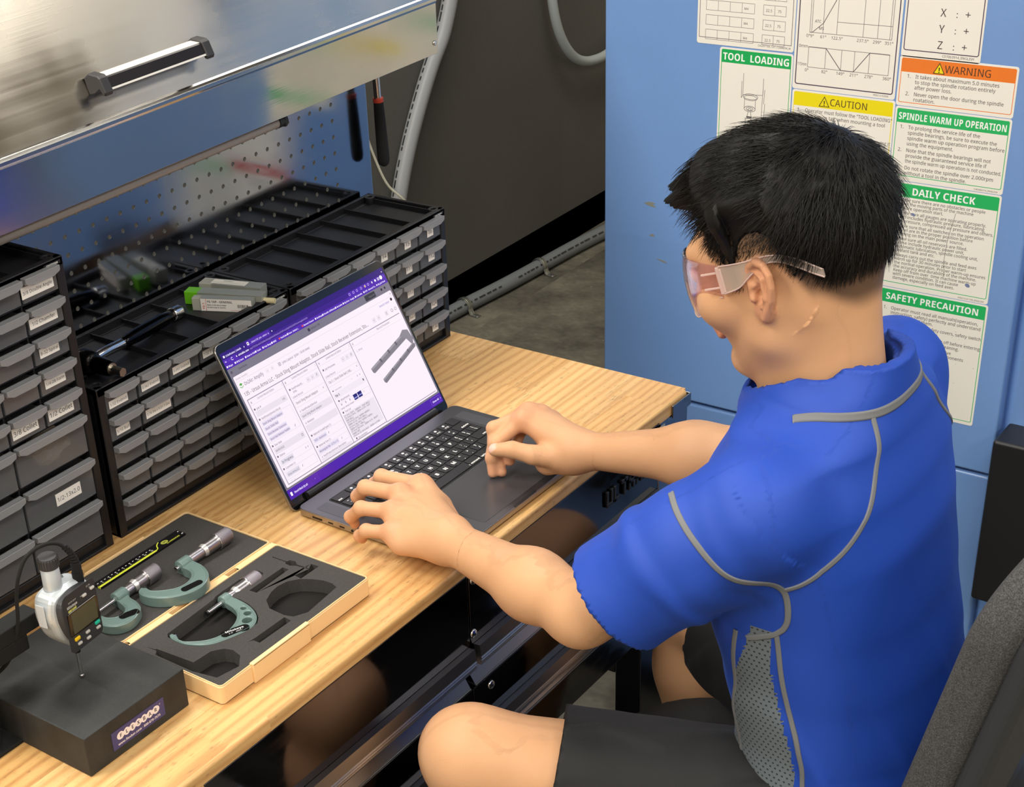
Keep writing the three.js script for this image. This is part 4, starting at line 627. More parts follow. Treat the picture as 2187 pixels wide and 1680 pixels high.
{
  const X = -0.8275, Z = -0.213;
  function micrometer(label, poly, y0, y1, ax, opt) {
    // ax: [x of the boss, z of the axis, x ends of sleeve, drum, ratchet], y of the axis; all in the case's coordinates
    const [bx0, bx1, za, zb, xe] = ax, yc = (y0 + y1) / 2 + (opt.dy || 0);
    const m = thing('micrometer', label, 'micrometer', W(X + bx1, 0, Z + za));
    const P = (x, y, z) => V(x - bx1, y, z - za);
    const pts = poly.map((p) => new THREE.Vector3(p[0] - bx1, p[1] - za, 0)), open = opt.split;
    const s = new THREE.Shape();
    const outer = new THREE.CatmullRomCurve3(pts.slice(0, open), false, 'centripetal').getPoints(46), inner = new THREE.CatmullRomCurve3(pts.slice(open), false, 'centripetal').getPoints(40);
    [...outer, ...inner].forEach((p, i) => (i ? s.lineTo(p.x, p.y) : s.moveTo(p.x, p.y)));
    for (const [hx, hz, hr, hs] of opt.holes || []) { const h = new THREE.Path(); h.absellipse(hx - bx1, hz - za, hr * (hs || 1), hr, 0, Math.PI * 2, true); s.holes.push(h); }
    add('frame', flatGeo(s, y1 - y0, y1, 0.0012, 2), greenPaint, m);
    // raised border along both curves
    const bead = (list, k) => { const n = list.length; return tube(list.slice(Math.floor(n * k[0]), Math.ceil(n * k[1])).map((p) => V(p.x, y1 - 0.0002, p.y)), 0.0011, 50, 6); };
    const shrink = (list, sgn) => list.map((p, i) => { const a = list[Math.max(0, i - 1)], b = list[Math.min(list.length - 1, i + 1)], d = b.clone().sub(a).normalize(); return new THREE.Vector3(p.x - d.y * sgn * 0.0024, p.y + d.x * sgn * 0.0024, 0); });
    add('frame_rim', [bead(shrink(outer, opt.sg || 1), [0.25, 0.9]), bead(shrink(inner, opt.sg || 1), [0.1, 0.8])], greenPaint, m);
    const axis = (x0, x1, prof) => orient(lathe(prof, 28), P(x0, yc, za + (zb - za) * (x0 - bx1) / (xe[3] - bx1)), P(x1, yc, za + (zb - za) * (x1 - bx1) / (xe[3] - bx1)));
    const rod = (x0, x1, r, b = 0.0006) => axis(x0, x1, [[0, 0], [r - b, 0], [r, b], [r, x1 - x0 - b], [r - b, x1 - x0], [0, x1 - x0]]);
    add('boss', rod(bx0, bx1, 0.0084, 0.0016), greenPaint, m);
    add('spindle', rod(opt.tip, bx0 + 0.001, 0.0033, 0.0004), mats.chrome, m);
    if (opt.carbide) add('spindle_tip', rod(opt.tip - 0.0025, opt.tip, 0.0034, 0.0003), mats.blackPlastic, m);
    add('sleeve', rod(bx1, xe[0], 0.0068), M(0xc4bfc4, 0.34, 1), m);
    add('thimble', axis(xe[0], xe[2], [[0, 0], [0.0069, 0], [0.0086, 0.006], [0.0088, 0.0065], [0.0088, xe[1] - xe[0]], [0.0088, xe[2] - xe[0]], [0, xe[2] - xe[0]]]), mats.satin, m);
    add('scale_band', axis(xe[0] + 0.0004, xe[0] + 0.0056, [[0.0071, 0], [0.00865, 0.0052], [0.0083, 0.0053], [0.0068, 0]]), M(0xeae8e6, 0.3, 0.7), m);
    const rt = add('ratchet_stop', axis(xe[1], xe[3], [[0, 0], [0.0104, 0], [0.0112, 0.0008], [0.0112, xe[3] - xe[1] - 0.003], [0.009, xe[3] - xe[1]], [0.0065, xe[3] - xe[1]], [0.0062, xe[3] - xe[1] + 0.0015], [0, xe[3] - xe[1] + 0.0015]]), M(0xa9a2a8, 0.36, 1, { bumpMap: rep(fineTex, 6, 6), bumpScale: 0.0002 }), m);
    add('end_ring', rod(xe[1] - 0.0006, xe[1] + 0.0012, 0.01135, 0.0005), M(0xe2e0e0, 0.2, 1), m);
    if (opt.anvil) add('anvil', orient(lathe([[0, 0], [0.0036, 0], [0.004, 0.001], [0.004, 0.005], [0, 0.005]], 18), P(opt.anvil[0], yc, opt.anvil[1]), P(opt.anvil[0] + 0.005, yc, opt.anvil[1])), opt.dark ? mats.blackPlastic : mats.chrome, m);
    const [gx, gz, gl, gw, ga] = opt.grip, g = plate(gl, gw, 0.0012, gw * 0.46).rotateX(-Math.PI / 2).rotateY(ga).translate(gx - bx1, y1 - 0.0004, gz - za);
    const tex = canvasTex(256, 100, (c, w, h) => { c.fillStyle = '#0a0a0b'; c.fillRect(0, 0, w, h); if (opt.text) { c.fillStyle = '#e8e8e8'; c.font = 'bold 40px sans-serif'; c.textAlign = 'center'; c.fillText('Mitutoyo', w / 2, 46, 170); c.font = '24px sans-serif'; c.fillText('2-3"   .0001"', w / 2, 78, 150); } });
    add('grip_plate', g, M(0xffffff, 0.25, 0, { map: tex }), m);
    return m;
  }
  micrometer('green micrometer with three round frame holes, sunk in the foam of the case base', [[0.0015, 0.0255], [0.0150, 0.0258], [0.0132, 0.0377], [0.0124, 0.049], [0.0098, 0.0663], [0.0038, 0.0816], [-0.0055, 0.0938], [-0.0202, 0.1015], [-0.0325, 0.1014], [-0.0582, 0.0936], [-0.0728, 0.0867], [-0.0829, 0.0766], [-0.0920, 0.058], [-0.0930, 0.0450], [-0.0918, 0.0345], [-0.0880, 0.0290], [-0.0845, 0.0300], [-0.0850, 0.0385], [-0.0882, 0.0440], [-0.0888, 0.0510], [-0.0823, 0.0622], [-0.0727, 0.0729], [-0.0593, 0.0800], [-0.0419, 0.0816], [-0.0265, 0.0773], [-0.0165, 0.0712], [-0.0091, 0.0634], [-0.0039, 0.0518], [-0.0015, 0.0399], [0.0005, 0.0348]],
    0.0145, 0.0240, [0.0005, 0.0140, 0.0305, 0.0300, [0.0215, 0.0440, 0.0450, 0.0680]], { split: 16, tip: -0.0245, carbide: 1, anvil: [-0.0875, 0.0325], grip: [-0.0405, 0.0905, 0.036, 0.0125, -0.42], text: 1, holes: [[0.0012, 0.0655, 0.0036, 0.9], [-0.0040, 0.0772, 0.0046, 1], [-0.0155, 0.0868, 0.0058, 1.1]] });
  micrometer('large green micrometer lying across the foam in the case lid', [[0.0160, -0.0600], [0.0345, -0.0600], [0.0322, -0.0432], [0.0315, -0.0314], [0.0273, -0.0176], [0.0197, -0.0058], [0.0107, 0.0013], [-0.0012, 0.0057], [-0.0105, 0.0066], [-0.0275, 0.0023], [-0.0459, -0.0108], [-0.0570, -0.0290], [-0.0590, -0.0440], [-0.0550, -0.0530], [-0.0470, -0.0560], [-0.0440, -0.0500], [-0.0451, -0.0420], [-0.0400, -0.0330], [-0.0325, -0.0250], [-0.0232, -0.0185], [-0.0108, -0.0163], [0.0017, -0.0198], [0.0095, -0.0262], [0.0130, -0.0345], [0.0135, -0.0430], [0.0150, -0.0480]],
    0.0243, 0.0385, [0.0140, 0.0335, -0.0525, -0.0545, [0.0560, 0.0830, 0.0840, 0.1080]], { split: 15, tip: 0.0085, anvil: [-0.0465, -0.0535], dark: 1, dy: 0.0042, grip: [-0.0115, -0.0045, 0.030, 0.0095, -0.20] });
  micrometer('small green micrometer lying on the lid foam beside the digital indicator', [[-0.0790, -0.0770], [-0.0605, -0.0765], [-0.0640, -0.0627], [-0.0680, -0.0542], [-0.0705, -0.0400], [-0.0770, -0.0270], [-0.0882, -0.0199], [-0.1000, -0.0160], [-0.1110, -0.0165], [-0.1220, -0.0226], [-0.1285, -0.0350], [-0.1290, -0.0560], [-0.1260, -0.0720], [-0.1170, -0.0745], [-0.1150, -0.0560], [-0.1130, -0.0450], [-0.1060, -0.0380], [-0.0970, -0.0370], [-0.0890, -0.0420], [-0.0855, -0.0490], [-0.0835, -0.0560], [-0.0815, -0.0640]],
    0.0243, 0.0365, [-0.0810, -0.0615, -0.0695, -0.0728, [-0.0500, -0.0280, -0.0270, -0.0040]], { split: 13, tip: -0.1110, dy: 0.0047, anvil: [-0.1175, -0.0690], grip: [-0.0950, -0.0285, 0.026, 0.0105, -0.35] });
  const r = thing('steel_rule', 'black six-inch rule with yellow scale lying on the foam in the case lid', 'ruler', W(X + 0.0140, 0.0238, Z - 0.1222), 0.008);
  const rtex = canvasTex(1536, 160, (g, w, h) => {
    g.fillStyle = '#0c0a10'; g.fillRect(0, 0, w, h); g.fillStyle = '#e9f24c'; g.fillRect(0, h - 46, w * 0.66, 34);
    g.lineWidth = 16; g.strokeStyle = '#e9f24c'; g.beginPath(); g.moveTo(w * 0.64, h - 28); g.quadraticCurveTo(w * 0.69, h - 30, w * 0.70, h - 70); g.quadraticCurveTo(w * 0.715, 40, w * 0.765, 8); g.stroke();
    g.font = 'bold 34px sans-serif'; for (let i = 0; i < 16; i++) { g.fillStyle = '#f4f4ee'; g.fillRect(30 + i * 62, 46, 24, 12); if (i % 2) g.fillText(String(i), 30 + i * 62, 96); g.fillStyle = '#e9f24c'; for (let k = 0; k < 8; k++) g.fillRect(i * 62 + k * 7.8, h - 46 - (k ? 8 : 20), 2, 22); }
    g.fillStyle = '#bfc455'; g.beginPath(); g.ellipse(w * 0.795, 74, 58, 40, 0, 0, 7); g.fill(); g.fillStyle = '#11110e'; g.font = 'bold 44px sans-serif'; g.fillText('SPI', w * 0.773, 90); g.fillStyle = '#e9f24c'; g.font = 'bold 26px sans-serif'; g.fillText('www.swissinst.com', w * 0.79, 138, 240); g.fillRect(w * 0.83, 112, 180, 5);
  });
  const rm = new THREE.MeshPhysicalMaterial({ color: 0xffffff, roughness: 0.28, map: rtex });
  add('blade', plate(0.152, 0.0158, 0.0026, 0.0008).rotateX(-Math.PI / 2), rm, r);
  for (const z of [-0.004, 0.004]) add('hole_stud', lathe([[0, 0], [0.0016, 0], [0.0017, 0.0006], [0, 0.0012]], 12).translate(0.0735, 0.0026, z), mats.chrome, r);
}
// ---------------------------------------------------------------- granite plate, digital indicator and its stand
{
  const gt = dataTex(512, 512, (x, y) => { const a = fbm(x / 70, y / 70, 2, 4), s = hash3(x, y, 3), k = 34 + 16 * a + (s > 0.985 ? 20 * hash3(x, y, 8) : 0) + 8 * hash3(x >> 1, y >> 1, 4); return [k, k * 1.02, k * 1.0]; });
  const top = M(0xffffff, 0.62, 0, { map: rep(gt, 5, 5), bumpMap: rep(fineTex, 14, 14), bumpScale: 0.0001 });
  const b = thing('granite_plate', 'thick black granite surface plate with a blue sticker at the front corner of the worktop', 'granite block', W(-1.0565, 0, -0.194));
  add('slab', uvBox(boxTo(-0.0755, 0.0755, 0, 0.0505, -0.101, 0.101, 0.0016), 1), top, b);
  const st = canvasTex(1024, 300, (g, w, h) => {
    g.fillStyle = '#3b3a72'; g.fillRect(0, 0, w, h);
    const cs = [170, 284, 398, 512, 626, 740, 854], ch = 'FLEXBAR';
    g.fillStyle = '#efe6e6'; for (const [i, x] of cs.entries()) { g.beginPath(); g.ellipse(x, 118, i % 2 ? 46 : 76, i % 2 ? 62 : 62, 0, 0, 7); g.fill(); }
    g.beginPath(); g.roundRect(100, 64, 820, 108, 54); g.fill();
    g.fillStyle = '#3b3a72'; for (let i = 0; i < 6; i++) { const x = (cs[i] + cs[i + 1]) / 2; for (const s of [-1, 1]) { g.beginPath(); g.moveTo(x - 34, 118 + s * 56); g.lineTo(x, 118 + s * 32); g.lineTo(x + 34, 118 + s * 56); g.fill(); } }
    g.fillStyle = '#191632'; g.font = 'bold 84px sans-serif'; g.textAlign = 'center'; g.textBaseline = 'middle'; for (const [i, x] of cs.entries()) { g.fillText(ch[i], x, 120, 60); }
    g.fillStyle = '#efe6e6'; g.font = 'bold 26px sans-serif'; g.fillText('®', 945, 70); g.font = 'bold 54px sans-serif'; g.fillText('www.flexbar.com · 800-879-7575', w / 2, 240, 880);
  });
  add('maker_sticker', plate(0.079, 0.0235, 0.0004, 0.0006).translate(-0.0005, 0.0225, 0.101), M(0xffffff, 0.4, 0, { map: st }), b, 'blue sticker with white lettering');

  // indicator; the spindle stands on the granite
  const d = thing('digital_indicator', 'grey and black digital indicator with cable, its contact point on the granite plate', 'gauge', W(-1.0545, 0.0507, -0.178), 0.10);
  const face = (pts, depth, bev, z, m, name, parent = d) => { const s = new THREE.Shape(); pts.forEach((p, i) => (i ? s.lineTo(p[0], p[1]) : s.moveTo(p[0], p[1]))); return add(name, extrude(s, depth, bev, 3, 8).translate(0, 0, z), m, parent); };
  const round = (pts, r) => { const out = [], n = pts.length; for (let i = 0; i < n; i++) { const p = pts[i], a = pts[(i + n - 1) % n], c = pts[(i + 1) % n]; const la = Math.hypot(a[0] - p[0], a[1] - p[1]), lc = Math.hypot(c[0] - p[0], c[1] - p[1]), k = Math.min(r, la * 0.45, lc * 0.45); const A = [p[0] + (a[0] - p[0]) * k / la, p[1] + (a[1] - p[1]) * k / la], B = [p[0] + (c[0] - p[0]) * k / lc, p[1] + (c[1] - p[1]) * k / lc]; for (let j = 0; j <= 4; j++) { const t = j / 4; out.push([(1 - t) ** 2 * A[0] + 2 * t * (1 - t) * p[0] + t * t * B[0], (1 - t) ** 2 * A[1] + 2 * t * (1 - t) * p[1] + t * t * B[1]]); } } return out; };
  const grey = M(0x36373a, 0.5, 0, { bumpMap: rep(fineTex, 3, 3), bumpScale: 0.00006 }), silver = M(0xccd3d8, 0.32, 0.35);
  const fx = 0.0225;      // the face is centred right of the spindle as seen from the front
  add('contact_point', lathe([[0, 0], [0.0015, 0.0003], [0.0026, 0.0016], [0.0026, 0.0032], [0.0018, 0.0046], [0, 0.0046]], 18), mats.satin, d);
  add('spindle', cyl(0.0021, 0.0021, 0.036, 16, 0, 0.0226, 0), mats.chrome, d);
  add('stem', [cyl(0.0040, 0.0042, 0.008, 20, 0, 0.0385, 0), cyl(0.0068, 0.0068, 0.004, 20, 0.001, 0.0425, 0)], mats.blackPlastic, d);
  const outline = round([[-0.024, 0.1155], [-0.029, 0.092], [-0.022, 0.063], [-0.004, 0.0425], [0.004, 0.040], [0.022, 0.045], [0.034, 0.058], [0.0355, 0.098], [0.033, 0.1085], [0.026, 0.1165], [0.004, 0.1205]], 0.010);
  const body = outline.map(([x, y]) => [x * 1.02 + 0.0005, y]);
  face(body, 0.030, 0.007, -0.026, silver, 'body');
  face(round([[-0.0205, 0.1105], [-0.0225, 0.090], [-0.0165, 0.066], [-0.002, 0.0445], [0.004, 0.0420], [0.022, 0.047], [0.0325, 0.060], [0.034, 0.098], [0.031, 0.107], [0.024, 0.1140], [0.002, 0.1165]], 0.009), 0.0125, 0.0028, -0.001, grey, 'face_housing');
  // printed face
  const FW = 0.052, FH = 0.072;
  const ft = canvasTex(512, 710, (g, w, h) => {
    g.fillStyle = '#2f3033'; g.fillRect(0, 0, w, h); g.save(); 
    g.fillStyle = '#d9d9d4'; g.font = '26px sans-serif'; g.fillText('▲ DATA OUT', 66, 112, 150); g.fillText('DC IN', 378, 66, 60); g.font = '20px sans-serif'; g.fillText('PRESET', 268, 128, 60); g.fillText('ON', 412, 96, 30);
    g.font = 'bold 46px sans-serif'; g.fillText('Mitutoyo', 54, 168, 160); g.fillStyle = '#8c8a2c'; g.fillRect(62, 182, 132, 40); g.fillStyle = '#f2ef9a'; g.font = 'bold 32px sans-serif'; g.fillText('ABS◇LUTE', 66, 213, 124);
    g.fillStyle = '#9a9890'; g.font = '18px sans-serif'; [['ZERO/ABS', 66, 520, 80], ['+/-', 258, 500, 50], ['SET', 400, 488, 40], ['SELECT', 92, 604, 70], ['TOL', 262, 578, 50], ['in/mm', 410, 564, 60], ['UNIT', 270, 650, 60]].forEach((q) => g.fillText(...q));
    g.restore();
  });
  add('printed_face', plate(FW, FH, 0.0006, 0.007).translate(0.0075, 0.0805, 0.0113), M(0xffffff, 0.5, 0, { map: ft }), d);
  add('display_bezel', extrude(roundedShape(0.0475, 0.0300, 0.003, 0.0085, 0.0800), 0.0018, 0.0005, 1).translate(0, 0, 0.0113), mats.blackGloss, d);
  add('display', boxTo(-0.0105, 0.0285, 0.0672, 0.0928, 0.0128, 0.01325), M(0x4b4b38, 0.3), d);
  const btn = (x, y, c, k = 1) => add('button', box(0.0066 * k, 0.0036 * k, 0.003, x, y, 0.0125, 0.0016, 2), M(c, 0.4), d);
  btn(0.0145, 0.1035, 0xc9c7c0); btn(0.0275, 0.1055, 0xc9c7c0); btn(-0.007, 0.0600, 0xf0c411, 1.25); btn(-0.0045, 0.0525, 0xbab8b2); btn(0.0095, 0.0588, 0xbab8b2); btn(0.0095, 0.0512, 0xbab8b2); btn(0.026, 0.0615, 0x16b596, 1.2); btn(0.0262, 0.0548, 0xbab8b2);
  // top: silver barrel with ribbed cap, data plug with strain relief and cable
  add('top_barrel', [lathe([[0, 0.113], [0.0120, 0.113], [0.0105, 0.120], [0.0100, 0.1435], [0, 0.1435]], 32).translate(-0.004, 0, -0.012)], silver, d);
  const cap = []; cap.push(lathe([[0, 0.1435], [0.0108, 0.1435], [0.0110, 0.1445], [0.0106, 0.1560], [0.0095, 0.1572], [0, 0.1572]], 40).translate(-0.004, 0, -0.012)); for (let i = 0; i < 22; i++) { const a = i / 22 * Math.PI * 2; cap.push(box(0.0012, 0.0105, 0.0016, 0.0110 * Math.cos(a) - 0.004, 0.150, 0.0110 * Math.sin(a) - 0.012, 0.0004, 1)); }
  add('top_cap', cap, M(0x3b3b3e, 0.55), d);
  const plug = [cyl(0.0062, 0.0062, 0.012, 20, 0, 0.006, 0), cyl(0.0055, 0.0058, 0.01, 20, 0, 0.017, 0)]; for (let i = 0; i < 7; i++) plug.push(cyl(0.0050 - i * 0.0003, 0.0047 - i * 0.0003, 0.0026, 18, -0.0002 * i * i, 0.0235 + i * 0.0036, -0.0001 * i * i), cyl(0.003, 0.003, 0.0036, 12, -0.0002 * i * i, 0.0255 + i * 0.0036, -0.0001 * i * i));
  add('data_plug', join(plug).translate(0.0235, 0.1125, -0.001), mats.rubber, d);
  add('cable', tube([V(0.0150, 0.160, -0.005), V(0.010, 0.1655, -0.008), V(-0.004, 0.170, -0.014), V(-0.022, 0.164, -0.022), V(-0.033, 0.145, -0.028), V(-0.037, 0.12, -0.034), V(-0.040, 0.08, -0.04), V(-0.05, 0.03, -0.06), V(-0.09, 0.005, -0.085), V(-0.16, 0.003, -0.06)], 0.0022, 70, 10), mats.rubber, d);
  add('side_sticker', [boxTo(-0.0292, -0.0285, 0.080, 0.108, -0.018, -0.006, 0.0003)], M(0xc6cbcf, 0.5), d);
  add('lug', [cyl(0.006, 0.006, 0.010, 18).rotateX(Math.PI / 2).translate(0.010, 0.118, -0.020)], M(0x8d9092, 0.4, 0.4), d);
  // stand: black arm and column behind, cream block
  const s = thing('comparator_stand', 'black indicator stand arm and column at the left end of the granite plate', 'stand', W(-1.16, 0, -0.262));
  add('arm', [boxTo(0.006, 0.095, 0.112, 0.132, 0.02, 0.045, 0.002), boxTo(0.03, 0.075, 0.0925, 0.1125, 0.016, 0.044, 0.002)], mats.blackMatte, s);
  add('column', [boxTo(-0.02, 0.012, 0, 0.24, 0.012, 0.046, 0.002)], mats.blackMatte, s);
  add('base', [boxTo(-0.06, 0.03, 0, 0.0045, -0.03, 0.06, 0.001)], mats.blackMatte, s);
  add('clamp_knob', [cyl(0.009, 0.009, 0.012, 18).rotateX(Math.PI / 2).translate(-0.004, 0.12, 0.052)], M(0x2a2a2c, 0.5), s);
}
// ---------------------------------------------------------------- blue machine with its safety labels
{
  const X = 0.40, Z0 = -0.386;
  const m = thing('machine', 'large blue machine enclosure with rows of white safety labels behind the seated man', 'machine', V(X + 0.6, 0, 0.35));
  const ox = -(X + 0.6), oz = -0.35;
  const blueTex = dataTex(512, 512, (x, y) => { const k = 1 + 0.03 * fbm(x / 90, y / 90, 4, 4) + 0.008 * (hash3(x, y, 2) - 0.5); return [118 * k, 158 * k, 218 * k]; });
  const blue = M(0xffffff, 0.30, 0, { map: blueTex, clearcoat: 0.3, clearcoatRoughness: 0.25 });
  const bx = (x0, x1, y0, y1, z0, z1, r = 0) => boxTo(x0 + ox, x1 + ox, y0 + T, y1 + T, z0 + oz, z1 + oz, r);
  const add2 = (n, g, mt, l) => add(n, g, mt, m, l);
  add2('upper_panel', uvBox(bx(X, X + 0.03, -0.244, 1.05, Z0, 0.334, 0.004), 1), blue);
  add2('lower_panel', uvBox(bx(X + 0.004, X + 0.03, -0.86, -0.2505, Z0 + 0.005, 0.334, 0.006), 1), blue);
  add2('corner_column', uvBox(bx(X + 0.02, X + 0.08, -0.86, 1.05, 0.330, 0.40, 0.02), 1), blue);
  add2('enclosure', uvBox(bx(X + 0.028, X + 1.2, -0.86, 1.05, Z0 + 0.002, 1.1), 1), M(0x6f93cf, 0.4));
  add2('base', bx(X + 0.04, X + 1.15, -0.95, -0.86, Z0 + 0.04, 1.05), M(0x1a2030, 0.3));
  add2('control_box', bx(X - 0.05, X + 0.03, -0.45, -0.155, 0.345, 0.52, 0.006), M(0x1b1c1f, 0.45), 'black box on the side of the blue machine');
  for (const [z, y, w, h, r] of [[-0.295, 0.110, 0.022, 0.011, 0.2], [-0.27, 0.012, 0.022, 0.004, -0.1], [-0.29, 0.055, 0.010, 0.006, 0.5]]) { const s = new THREE.Shape(); s.moveTo(-w / 2, h * 0.3); s.quadraticCurveTo(0, h * 0.7, w / 2, h * 0.1); s.lineTo(w * 0.25, 0); s.lineTo(w / 2, -h * 0.5); s.quadraticCurveTo(0, -h * 0.4, -w / 2, h * 0.3); add2('paint_chip', extrude(s, 0.0003, 0).rotateZ(r).rotateY(-Math.PI / 2).translate(X - 0.0001 + ox, y + T, z + oz), M(0x8a8d86, 0.5)); }
  // labels: z0..z1 along the machine, y0..y1 up; every canvas is drawn at 4000 px per metre
  const S = 4000;
  function label(name, z0, z1, y0, y1, draw, lab) {
    const w = z1 - z0, h = y1 - y0, cw = Math.round(w * S), ch = Math.round(h * S);
    const t = canvasTex(cw, ch, (g) => { g.fillStyle = '#f3f1e9'; g.fillRect(0, 0, cw, ch); draw(g, cw, ch); });
    const geo = plate(w, h, 0.0005, 0.004).rotateY(-Math.PI / 2).translate(X + 0.0001 + ox, (y0 + y1) / 2 + T, (z0 + z1) / 2 + oz);
    const mm = M(0xffffff, 0.34, 0, { map: t }); return add2(name, geo, mm, lab);
  }
  const tx = (g, s, x, y, size, o = {}) => { g.font = (o.b ? 'bold ' : '') + size + 'px sans-serif'; g.fillStyle = o.c || '#3a3436'; g.textAlign = o.a || 'left'; g.textBaseline = 'alphabetic'; o.w ? g.fillText(s, x, y, o.w) : g.fillText(s, x, y); };
  const head = (g, w, h, c, hh, text, tc, size, o = {}) => { const k = o.m || 14; g.strokeStyle = c; g.lineWidth = 4; g.beginPath(); g.roundRect(k, k, w - 2 * k, h - 2 * k - (o.foot ?? 16), 10); g.stroke(); g.fillStyle = c; g.beginPath(); g.roundRect(k - 2, k - 2, w - 2 * k + 4, hh, [10, 10, 0, 0]); g.fill(); tx(g, text, w / 2 + (o.dx || 0), k + hh / 2 + size * 0.36, size, { b: o.b ?? 1, c: tc, a: 'center', w: o.w }); };
  const tri = (g, x, y, r, fill) => { g.fillStyle = fill; g.strokeStyle = '#2a2415'; g.lineWidth = 4; g.beginPath(); g.moveTo(x, y - r); g.lineTo(x + r * 0.95, y + r * 0.75); g.lineTo(x - r * 0.95, y + r * 0.75); g.closePath(); g.fill(); g.stroke(); tx(g, '!', x, y + r * 0.62, r * 1.25, { b: 1, a: 'center', c: '#2a2415' }); };
  const para = (g, lines, x0, y0, step, size, maxw) => { let y = y0; for (const [n, ...ls] of lines) { tx(g, n, x0, y, size); for (const l of ls) { tx(g, l, x0 + size * 1.7, y, size, { w: maxw }); y += step; } y += step * 0.25; } };
  const G = '#1fae5a', G2 = '#27b866';
  label('data_label', -0.216, -0.050, 0.392, 0.56, (g, w, h) => { g.strokeStyle = '#4a4248'; g.lineWidth = 3; g.strokeRect(16, 16, w - 34, h - 56); for (let i = 0; i < 5; i++) { g.lineWidth = 2; g.strokeRect(60, h - 90 - i * 90, 330, 60); g.strokeRect(450, h - 90 - i * 90, 150, 60); for (let k = 1; k < 4; k++) { g.beginPath(); g.moveTo(60 + k * 82, h - 90 - i * 90); g.lineTo(60 + k * 82, h - 30 - i * 90); g.stroke(); } g.beginPath(); g.moveTo(525, h - 90 - i * 90); g.lineTo(525, h - 30 - i * 90); g.stroke(); tx(g, 'M4', 320, h - 50 - i * 90, 20); tx(g, '22.5', 466, h - 50 - i * 90, 22); tx(g, '75', 545, h - 50 - i * 90, 22); } tx(g, 'CA220710A, CAT: COMMON_M', w - 20, h - 16, 16, { a: 'right' }); }, 'white data label cut off by the top of the picture');
  label('tool_loading_label', -0.1745, -0.0495, 0.19, 0.3895, (g, w, h) => {
    head(g, w, h, G, 82, 'TOOL  LOADING', '#fff', 62, { w: w - 44 });
    g.strokeStyle = '#5a5456'; g.lineWidth = 2.5; const P = (...p) => { g.beginPath(); for (let i = 0; i < p.length; i += 2) (i ? g.lineTo(p[i], p[i + 1]) : g.moveTo(p[i], p[i + 1])); g.stroke(); }, E2 = (x, y, a, b) => { g.beginPath(); g.ellipse(x, y, a, b, 0, 0, 7); g.stroke(); };
    P(172, 150, 172, 286, 164, 306); P(162, 202, 162, 306); P(310, 170, 310, 276); P(172, 286, 306, 276); P(310, 230, 306, 420, 324, 420, 326, 328); P(322, 240, 318, 330);
    E2(226, 294, 50, 18); E2(226, 302, 46, 16); P(186, 310, 186, 374); P(262, 310, 262, 374); g.lineWidth = 3; E2(224, 372, 38, 18); E2(224, 372, 24, 11); E2(224, 376, 12, 6); P(214, 392, 208, 424); P(232, 392, 238, 424); g.fillStyle = '#4a4446'; g.fillRect(204, 420, 36, 9);
    g.strokeRect(198, 434, 36, 46); P(234, 438, 262, 444, 262, 486, 234, 476); E2(224, 482, 26, 9); g.strokeRect(204, 486, 34, 40); E2(221, 528, 18, 9); P(238, 500, 248, 504, 246, 520, 238, 520);
    P(140, 574, 250, 566); tx(g, '15°', 150, 566, 20); P(210, 570, 216, 606); P(232, 568, 232, 606); g.beginPath(); g.arc(222, 660, 70, 3.6, 5.8); g.stroke();
  }, 'TOOL LOADING label with green header and line drawing');
  label('timing_chart_label', -0.0485, 0.1165, 0.338, 0.535, (g, w, h) => {
    g.strokeStyle = '#3d2f49'; g.lineWidth = 6; g.beginPath(); g.roundRect(18, 18, w - 36, h - 50, 12); g.stroke(); g.strokeStyle = '#5a5456'; g.lineWidth = 2.5;
    const L = (...p) => { g.beginPath(); for (let i = 0; i < p.length; i += 2) (i ? g.lineTo(p[i], p[i + 1]) : g.moveTo(p[i], p[i + 1])); g.stroke(); };
    const x0 = 92, x1 = 606, a = h - 320, b = a + 118; g.strokeRect(x0, h - 262, x1 - x0, 122); const xs = [204, 306, 388, 482]; xs.forEach((x) => L(x, h - 262, x, h - 140)); g.lineWidth = 4.5; L(x0, h - 262, 204, h - 262, 306, h - 140, 388, h - 140, 482, h - 262, x1, h - 262);
    [['0°', 88], ['82°', 204], ['149°', 306], ['211°', 392], ['278°', 486], ['360°', 600]].forEach(([s, x]) => tx(g, s, x, h - 112, 26, { a: 'center' })); tx(g, '0mm', 88, h - 256, 26, { a: 'right' }); tx(g, '115mm', 86, h - 146, 26, { a: 'right', w: 62 });
    g.lineWidth = 2.5; const t0 = h - 620, t1 = h - 350; g.strokeRect(92, t0, 516, t1 - t0); L(104, t0, 104, t1); [[176], [264], [430], [520], [596]].forEach(([x]) => L(x, t0, x, t1)); g.lineWidth = 4; L(92, t1, 108, t1, 176, t1 - 60, 264, t0 + 40); g.lineWidth = 2.5; L(264, t1 - 74, 608, t1 - 78); tx(g, 'MS', 148, t1 - 20, 24); tx(g, 'ATC', 120, t1 - 60, 24);
    [['0°', 84], ['9°', 108], ['61°', 180], ['122.5°', 268], ['237.5°', 430], ['299°', 520], ['351°', 594]].forEach(([s, x]) => tx(g, s, x, t1 + 30, 26, { a: 'center' })); tx(g, '950212-02000', w - 40, h - 12, 15, { a: 'right' });
  }, 'white timing chart label with two line diagrams');
